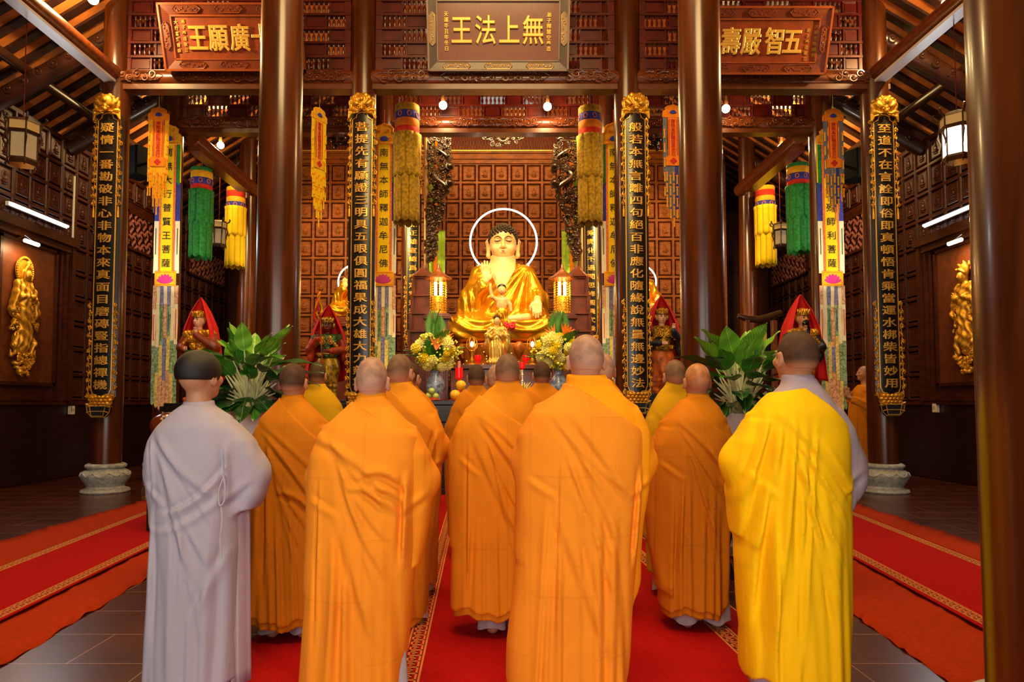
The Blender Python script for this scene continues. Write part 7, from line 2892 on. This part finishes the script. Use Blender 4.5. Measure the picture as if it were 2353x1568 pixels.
def plant(px, D, label, seed, px_pot, yrim, sx=1.0):
    rim = W(px_pot, yrim, D)
    t = thing('potted_plant', label, 'plant', (rim.x, D, rim.z - 0.52))
    t.rotation_euler = (0, 0, 0.75)
    b = MB()
    v, f = [], []
    for r, z in ((0.105, 0), (0.118, 0.03), (0.165, 0.50), (0.165, 0.52), (0.145, 0.52), (0.14, 0.47)):
        q = 0.03
        for cx_, cy_ in ((1, 1), (-1, 1), (-1, -1), (1, -1)):
            v += [(cx_ * r, cy_ * (r - q) if cx_ * cy_ > 0 else cy_ * r, z), (cx_ * (r - q) if cx_ * cy_ > 0 else cx_ * r, cy_ * r, z)]
    v = []
    for r, z in ((0.105, 0), (0.118, 0.03), (0.165, 0.50), (0.165, 0.52), (0.145, 0.52), (0.14, 0.47)):
        q = 0.03
        v += [(r, -(r - q), z), (r, r - q, z), (r - q, r, z), (-(r - q), r, z), (-r, r - q, z), (-r, -(r - q), z), (-(r - q), -r, z), (r - q, -r, z)]
    for i in range(5):
        for j in range(8):
            f.append((i * 8 + j, i * 8 + (j + 1) % 8, (i + 1) * 8 + (j + 1) % 8, (i + 1) * 8 + j))
    f += [tuple(range(7, -1, -1)), tuple(range(40, 48))]
    b.add(v, f).build('pot', M_POT, t, smooth=False, bevel=0.006)
    rr = random.Random(seed)
    cxs = W(px, yrim, D).x - rim.x
    for i in range(70):
        tier = 0 if i < 15 else 1 if i < 42 else 2
        az = i * 2.399 + rr.uniform(-0.3, 0.3)
        if tier == 0:
            el, pl, rad = rr.uniform(0.75, 1.35), rr.uniform(0.36, 0.50), rr.uniform(0.04, 0.20)
        elif tier == 1:
            el, pl, rad = rr.uniform(0.1, 0.7), rr.uniform(0.24, 0.42), rr.uniform(0.13, 0.24)
        else:
            el, pl, rad = rr.uniform(-0.55, 0.2), rr.uniform(0.06, 0.24), rr.uniform(0.12, 0.22)
        base = Vector((rr.uniform(-0.05, 0.05), rr.uniform(-0.05, 0.05), 0.47))
        tip = Vector((rad * math.cos(az) * sx, rad * math.sin(az), 0.50 + pl))
        mid = (base + tip) / 2 + Vector((0, 0, 0.05))
        stalk = MB().tube([base, mid, tip], [0.011, 0.009, 0.005], 6).build('leaf_stalk', M_PET, t)
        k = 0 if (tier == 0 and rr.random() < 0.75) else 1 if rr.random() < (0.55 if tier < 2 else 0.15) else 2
        me = LEAF[k][0 if tier == 0 else rr.choice((0, 1, 2))]
        o = put('leaf', me, t, tip)
        o.rotation_euler = (Matrix.Rotation(az - PI / 2, 3, 'Z') @ Matrix.Rotation(el, 3, 'X') @ Matrix.Rotation(rr.uniform(-0.5, 0.5), 3, 'Y')).to_euler()
        s_ = rr.uniform(0.8, 1.1)
        o.scale = (s_ * rr.uniform(0.85, 1.15), s_, s_)
    MB().box(-0.13, 0.13, -0.13, 0.13, 0.42, 0.47).build('soil', mat('dark_soil', '#1c120a', 0.9, var=0.3, vscale=40), t)
    return t


plant(592, 5.5, 'large leafy green plant in a white square pot, left, behind the grey robed person', 5, 575, 946)
plant(1692, 5.5, 'large leafy green plant in a white square pot, right, beside the yellow robed person', 12, 1702, 950)
for px_, yr, nm in ((575, 946, 'left'), (1702, 950, 'right')):
    rim = W(px_, yr, 5.5)
    zt_ = rim.z - 0.52
    t = thing('plant_stand', 'black carved stand with bowed legs under the %s white plant pot' % nm, 'plant stand', (rim.x, 5.5, 0))
    b = MB()
    b.lathe([(0.20, zt_ - 0.05), (0.215, zt_ - 0.04), (0.215, zt_ - 0.012), (0.20, zt_)], 28)
    b.lathe([(0.17, zt_ - 0.14), (0.19, zt_ - 0.12), (0.18, zt_ - 0.05)], 28)
    b.build('round_top', M_BLKWOOD, t)
    for k in range(4):
        a = PI / 4 + k * PI / 2
        q = MB()
        zs_ = np.linspace(0, 1, 10)
        pts = [((0.17 + 0.05 * math.sin(u * PI * 1.0) - 0.06 * math.sin(u * PI * 2)) * math.cos(a), (0.17 + 0.05 * math.sin(u * PI) - 0.06 * math.sin(u * PI * 2)) * math.sin(a), (zt_ - 0.10) * (1 - u) + 0.02) for u in zs_]
        q.tube(pts, [0.034, 0.03, 0.026, 0.024, 0.022, 0.02, 0.02, 0.02, 0.024, 0.03], 8)
        q.build('leg', M_BLKWOOD, t)
    MB().lathe([(0.17, 0.16), (0.18, 0.17), (0.18, 0.19), (0.17, 0.20)], 24).build('lower_shelf', M_BLKWOOD, t)
    c = MB()
    for k in range(12):
        a = k * PI / 6
        M = RZ(a + PI / 2) @ T(0, -0.185, zt_ - 0.13)
        c.merge(MB().spiral((0, 0), 0.035, 1.4, k, 1 if k % 2 else -1, 0.009, 5, 12, 0), M)
    c.build('carved_apron', M_CARVED, t)

# ---------------------------------------------------------------- offerings on the front altar table
M_BW = mat('blue_white_porcelain', '#93a8d4', 0.2, var=0.55, vscale=16, coat=0.4)
M_MUM = mat('yellow_mum', '#ffe024', 0.7, var=0.15, vscale=40)
M_MUMP = mat('pale_yellow_mum', '#fff6a0', 0.7, var=0.1, vscale=40)
M_ORCH = mat('orange_strelitzia', '#f07a1e', 0.5, var=0.15)
M_BUD = mat('lime_bud', '#dbe650', 0.6, var=0.15)
M_FERN = mat('fern_green', '#4a8a24', 0.5, var=0.25)


def mum(r, m):
    b = MB()
    b.sph((0, 0, 0), r * 0.72, 10, 7)
    n = 54
    for i in range(n):
        zz = 1 - 1.7 * (i + 0.5) / n
        a = i * 2.399963
        q = math.sqrt(max(0, 1 - zz * zz))
        d = Vector((q * math.cos(a), q * math.sin(a), zz))
        b.tube([d * r * 0.6, d * r * 0.9 + Vector((0, 0, 0.10 * r)), d * r * 1.0 + Vector((0, 0, 0.25 * r))], [r * 0.14, r * 0.16, r * 0.05], 4)
    return b.mesh('bloom', m)


MUMS = [mum(0.075, M_MUM), mum(0.085, M_MUMP), mum(0.06, M_MUM)]


def strel():
    b = MB()
    for k in range(4):
        a = -0.5 + 0.33 * k
        b.tube([(0, 0, 0), (0.08 * math.sin(a), 0, 0.08), (0.16 * math.sin(a * 1.2), 0, 0.17)], [0.012, 0.016, 0.002], 5, flat=0.5)
    return b.mesh('bird_of_paradise', M_ORCH)


STREL = strel()


def fern(L_):
    b = MB()
    b.tube([(0, 0, 0), (0, -0.04, L_ * 0.5), (0, -0.02, L_)], [0.006, 0.005, 0.002], 5)
    n = 20
    for i in range(n):
        u = 0.12 + 0.86 * i / n
        w = 0.11 * math.sin(PI * min(1, u * 0.95 + 0.05)) + 0.02
        z = L_ * u
        y = -0.04 * math.sin(u * PI)
        for s in (-1, 1):
            b.add([(0, y, z - 0.004), (s * w * 0.5, y - 0.012, z + 0.042), (s * w, y, z + 0.045), (s * w * 0.5, y - 0.008, z + 0.008)], [(0, 1, 2, 3)] if s > 0 else [(3, 2, 1, 0)])
    return b.mesh('fern_frond', M_FERN)


FERN = [fern(0.55), fern(0.40)]


def bouquet(px, D, label, vlabel, seed, pyv):
    x = W(px, 890, D).x
    v = thing('flower_vase', vlabel, 'vase', (x, D, TT))
    b = MB().lathe([(0.075, 0), (0.085, 0.01), (0.08, 0.03), (0.12, 0.12), (0.145, 0.22), (0.13, 0.32), (0.075, 0.39), (0.065, 0.43), (0.085, 0.46), (0.075, 0.462), (0.055, 0.43)], 32)
    b.build('vase_body', M_BW, v)
    t = thing('flower_bouquet', label, 'flowers', (x, D, TT + 0.40))
    rr = random.Random(seed)
    H = W(px, 745, D).z - TT - 0.40
    for i in range(46):
        a = rr.uniform(0, 6.28)
        u = rr.random()
        rad = (0.34 * math.sin(PI * (0.12 + 0.75 * u))) * rr.uniform(0.5, 1.0)
        z = 0.10 + u * H * 0.62
        o = put('bloom', MUMS[rr.choice((0, 0, 1, 1, 2))], t, (rad * math.cos(a), rad * math.sin(a) - 0.06, z))
        d = Vector((math.cos(a) * 0.8, math.sin(a) * 0.8 - 0.5, 0.4)).normalized()
        o.rotation_euler = d.to_track_quat('Z', 'Y').to_euler()
        s_ = rr.uniform(0.75, 1.15)
        o.scale = (s_, s_, s_)
    for i in range(11):
        a = rr.uniform(0, 6.28)
        u = rr.uniform(0.55, 1.0)
        rad = 0.30 * (1.1 - u) + 0.05
        o = put('bird_of_paradise', STREL, t, (rad * math.cos(a), rad * math.sin(a) - 0.08, u * H * 0.80))
        o.rotation_euler = (rr.uniform(-0.4, 0.3), math.cos(a) * 0.6, rr.uniform(-0.6, 0.6))
    for i in range(22):
        a = i * 2.399
        tilt = rr.uniform(0.1, 1.5) if i > 4 else rr.uniform(0, 0.25)
        o = put('fern_frond', FERN[i % 2], t, (0.05 * math.cos(a), 0.05 * math.sin(a), 0.15 + 0.15 * rr.random() + (0.25 if i <= 4 else 0)))
        o.rotation_euler = (Matrix.Rotation(a, 3, 'Z') @ Matrix.Rotation(-tilt, 3, 'X')).to_euler()
        if i <= 4:
            o.scale = (1, 1, H * 0.95 / 0.8)
    bud = MB()
    for i in range(170):
        a = rr.uniform(0, 6.28)
        u = rr.random()
        rad = 0.40 * math.sin(PI * (0.15 + 0.7 * u)) * rr.uniform(0.75, 1.08)
        bud.sph((rad * math.cos(a), rad * math.sin(a) - 0.05, 0.08 + u * H * 0.7), rr.uniform(0.014, 0.024), 6, 5)
    bo = bud.build('lime_bud_sprays', M_BUD, t)
    bo['kind'] = 'stuff'
    st = MB()
    for i in range(14):
        a = i * 2.399
        st.tube([(0.02 * math.cos(a), 0.02 * math.sin(a), -0.15), (0.05 * math.cos(a), 0.05 * math.sin(a), 0.05), (0.2 * math.cos(a), 0.2 * math.sin(a), 0.35)], 0.006, 5)
    st.build('stems', M_FERN, t)
    return t


bouquet(1001, 10.62, 'yellow and orange flower bouquet on the left of the front altar', 'blue and white porcelain vase under the left bouquet', 3, 890)
bouquet(1284, 10.62, 'yellow and orange flower bouquet on the right of the front altar, behind the large monk', 'blue and white porcelain vase under the right bouquet', 8, 890)


def fruit(px, py, D, r, m, label, name, group=None, leaf=True):
    p = W(px, py, D)
    t = thing(name, label, 'fruit', p, group)
    b = MB().lathe([(0.0, -r * 0.95), (r * 0.5, -r * 0.86), (r * 0.86, -r * 0.5), (r, 0), (r * 0.88, r * 0.48), (r * 0.5, r * 0.84), (r * 0.15, r * 0.93), (0.0, r * 0.9)], 20, caps=False)
    b.build('flesh', m, t)
    if leaf:
        MB().tube([(0, 0, r * 0.88), (0.01, 0, r * 1.15)], 0.006, 5).build('stalk', M_FERN, t)
    return t


M_GRAPE = mat('yellow_pomelo_peel', '#f0b81a', 0.45, var=0.1, vscale=20, bump=0.2, bscale=200)
M_GAPP = mat('green_apple_peel', '#a8bc5a', 0.35, var=0.15, vscale=10)
# fruit rests on a footed dish: dish top height worked out from the fruit
def dish(px, D, zt_, r, label):
    x = W(px, 900, D).x
    t = thing('footed_dish', label, 'dish', (x, D, TT))
    h = zt_ - TT
    MB().lathe([(r * 0.55, 0), (r * 0.55, 0.015), (r * 0.2, 0.04), (r * 0.2, max(0.05, h - 0.03)), (r, h - 0.008), (r, h), (r * 0.9, h - 0.003)], 28).build('stem_and_plate', mat('red_lacquer_dish', '#9c2418', 0.25, coat=0.4, var=0.1), t)
    return t


z = W(1045, 907, 10.5).z
fruit(1059, 886, 10.56, 0.083, M_GRAPE, 'topmost large yellow fruit of the pile on the altar', 'pomelo')
fruit(1046, 908, 10.45, 0.083, M_GRAPE, 'lower front large yellow fruit of the pile on the altar', 'pomelo')
fruit(1071, 906, 10.62, 0.08, M_GRAPE, 'lower right large yellow fruit partly hidden by a robe', 'pomelo')
dish(1058, 10.53, z - 0.084, 0.22, 'red footed dish under the yellow fruit')
z = W(1000, 911, 10.38).z
fruit(992, 899, 10.34, 0.052, M_GAPP, 'upper pale green fruit in front of the left vase', 'green_apple')
fruit(1001, 911, 10.36, 0.052, M_GAPP, 'lower right pale green fruit in front of the left vase', 'green_apple')
fruit(985, 910, 10.36, 0.05, M_GAPP, 'lower left pale green fruit in front of the left vase', 'green_apple')
dish(995, 10.36, z - 0.054, 0.13, 'red footed dish under the green fruit')
# red candle in a glass, lotus-shaped white offering, candlestick
x = W(1055, 850, 10.85).x
t = thing('candle_glass', 'red glass candle right of the left bouquet', 'candle', (x, 10.85, TT))
MB().lathe([(0.05, 0), (0.06, 0.02), (0.02, 0.06), (0.02, 0.32), (0.06, 0.36), (0.062, 0.52), (0.055, 0.52)], 18).build('holder', MATS['red_lamp_glass'], t)
MB().lathe([(0.025, 0.40), (0.025, 0.62), (0.0, 0.63)], 10).build('wax', mat('pink_wax', '#e89a80', 0.5, var=0), t)
p = W(1196, 915, 10.4)
t = thing('flower_offering', 'dish of white and pale yellow lily petals between two heads mid altar', 'flowers', (p.x, 10.4, TT))
rr = random.Random(4)
MB().lathe([(0.12, 0), (0.14, 0.02), (0.22, 0.05), (0.24, 0.07), (0.2, 0.05)], 24).build('tray', M_GOLDFLAT, t)
for i in range(26):
    a = i * 2.399
    q = MB()
    L_ = rr.uniform(0.12, 0.24)
    q.grid(lambda u, v: ((u - 0.5) * 0.055 * math.sin(PI * min(1, v + 0.08)), 0.02 + 0.10 * v * v, L_ * v), 4, 7)
    o = q.build('petal', [M_MUMP, mat('white_petal', '#f6f0dc', 0.6, var=0.05), M_MUM][i % 3], t, loc=(0.03 * math.cos(a) * (1 + i % 4), 0.03 * math.sin(a) * (1 + i % 4), 0.06))
    o.rotation_euler = (0, 0, a - PI / 2)
    sm = o.modifiers.new('thickness', 'SOLIDIFY')
    sm.thickness = 0.003
p = W(1200, 862, 10.7)
t = thing('crystal_candlestick', 'white beaded candlestick just right of the amber robed head', 'candlestick', (p.x, 10.75, TT))
b = MB()
for i in range(15):
    b.sph((0, 0, 0.02 + i * 0.032), 0.018 + 0.006 * (i % 3 == 0), 8, 6)
b.build('bead_stem', mat('white_crystal', '#f0ece0', 0.1, var=0, coat=0.5), t)
MB().lathe([(0.02, 0.49), (0.045, 0.52), (0.045, 0.60), (0.035, 0.60)], 14).build('red_cup', MATS['red_lamp_glass'], t)

# ---------------------------------------------------------------- things at the sides
t = thing('bell_stand', 'dark wooden bell stand with a curved top rail, behind the right potted plant', 'bell stand', (W(1748, 800, 8.6).x, 8.6, 0))
zt_ = W(1748, 722, 8.6).z
b = MB()
for s in (-1, 1):
    b.box(s * 0.17 - 0.03, s * 0.17 + 0.03, -0.04, 0.04, 0.06, zt_ - 0.08)
    b.box(s * 0.17 - 0.05, s * 0.17 + 0.05, -0.24, 0.24, 0, 0.07)
b.build('posts', mat('warm_brown_wood', '#6a3416', 0.35, coat=0.2, var=0.2), t, bevel=0.006)
b = MB()
b.tube([(-0.28, 0, zt_ - 0.02), (-0.17, 0, zt_ - 0.06), (0, 0, zt_ - 0.07), (0.17, 0, zt_ - 0.02), (0.27, 0, zt_ + 0.02)], [0.03, 0.045, 0.045, 0.045, 0.035], 10)
b.build('top_rail', M_CARVED, t)
MB().box(-0.15, 0.15, -0.03, 0.03, 0.9, 0.96).build('lower_rail', M_CARVED, t)
b = MB().lathe([(0.0, zt_ - 0.22), (0.06, zt_ - 0.23), (0.09, zt_ - 0.30), (0.10, zt_ - 0.50), (0.125, zt_ - 0.60), (0.12, zt_ - 0.60)], 24)
b.tube([(0, 0, zt_ - 0.22), (0, 0, zt_ - 0.07)], 0.01, 6)
b.build('bronze_bell', mat('dark_bronze', '#2c2a20', 0.35, metal=0.6, var=0.2), t)
MB().box(-0.03, 0.03, -0.125, -0.115, zt_ - 0.38, zt_ - 0.24).build('paper_tag', mat('yellow_paper', '#b8b04a', 0.8, var=0.05), t)
t = thing('prayer_drum', 'brown glazed round drum with painted flower, behind the left shoulder of the grey robed person', 'drum', (W(392, 960, 7.4).x, 7.4, 0))
zc = W(392, 962, 7.4).z
b = MB()
b.sph((0, 0, zc - 0.08), (0.21, 0.19, 0.15), 24, 14)
b.build('drum_shell', mat('brown_glaze', '#6a2c12', 0.2, coat=0.5, var=0.3, vscale=6), t)
b = MB()
for k in range(6):
    a = k * PI / 3
    b.sph((0.02 + 0.035 * math.cos(a), -0.165, zc + 0.0 + 0.025 * math.sin(a)), (0.018, 0.012, 0.014), 6, 5)
b.build('painted_flower', mat('cream_paint', '#d9b890', 0.4, var=0), t)
b = MB()
b.box(-0.14, 0.14, -0.2, 0.2, zc - 0.30, zc - 0.22)
for sx_ in (-1, 1):
    for sy_ in (-1, 1):
        b.box(sx_ * 0.11 - 0.025, sx_ * 0.11 + 0.025, sy_ * 0.17 - 0.025, sy_ * 0.17 + 0.025, 0.05, zc - 0.30)
b.build('drum_stand', M_BLKWOOD, t)
p = FL(336, 1142)
t = thing('glass_jar', 'small clear glass jar on the floor right of the outer left stone base', 'jar', (p.x, p.y, 0))
MB().lathe([(0.055, 0), (0.065, 0.01), (0.07, 0.10), (0.05, 0.15), (0.03, 0.165), (0.05, 0.18), (0.06, 0.24), (0.035, 0.29), (0.012, 0.31), (0.0, 0.33)], 20).build('glass_body', mat('clear_glass', '#ffffff', 0.03, var=0, trans=1.0), t)
pl = W(1984, 1000, 11.75)
t = thing('wooden_plinth', 'low dark wooden plinth carrying the far person in profile', 'plinth', (pl.x, 11.75, 0))
MB().box(-0.4, 0.4, -0.35, 0.4, 0, 0.215).build('block', M_BLKWOOD, t, bevel=0.01)
# ---------------------------------------------------------------- groups of repeats
GROUPS = {'person': 'people standing in prayer', 'couplet_board': 'black couplet boards on the columns', 'name_plaque': 'name plaques over the front beam',
          'prayer_banner': 'tall prayer banners', 'prayer_pennant': 'small prayer pennants', 'brocade_cylinder': 'hanging brocade cylinders',
          'palace_lantern': 'hanging palace lanterns', 'fluorescent_lamp': 'fluorescent wall lamps', 'ceiling_bulb': 'glowing bulbs under the roof',
          'picture_lamp': 'lamps over the reliefs', 'loudspeaker': 'loudspeakers', 'guardian_statue': 'red hooded statues', 'statue_pedestal': 'pedestals of the hooded statues',
          'gilded_relief': 'gilded wall reliefs', 'potted_plant': 'potted plants', 'plant_stand': 'plant stands', 'flower_vase': 'altar vases',
          'flower_bouquet': 'altar bouquets', 'pomelo': 'yellow fruit on the altar', 'green_apple': 'green fruit on the altar', 'footed_dish': 'altar fruit dishes',
          'oil_lamp': 'red altar lamps', 'candle_stand': 'gold candle stands', 'altar_lamp': 'gold altar lamps', 'lamp_pedestal': 'altar lamp pedestals',
          'pagoda_cabinet': 'pagoda cabinets', 'carved_dragon_bracket': 'carvings of the altar arch', 'carved_pendant': 'carved pendants', 'silk_hanging': 'silk hangings of the altar arch',
          'halo_ring': 'glowing rings', 'buddha_statue': 'gilded seated statues', 'altar_pedestal': 'side altar pedestals', 'altar_table': 'altars',
          'carpet': 'red carpets', 'carpet_runner': 'red runners', 'switch_box': 'switch boxes', 'cable_duct': 'cable ducts'}
for o in SC.objects:
    if o.parent is None and 'category' in o.keys() and 'group' not in o.keys():
        g = GROUPS.get(o.name.split('.')[0])
        if g:
            o['group'] = g
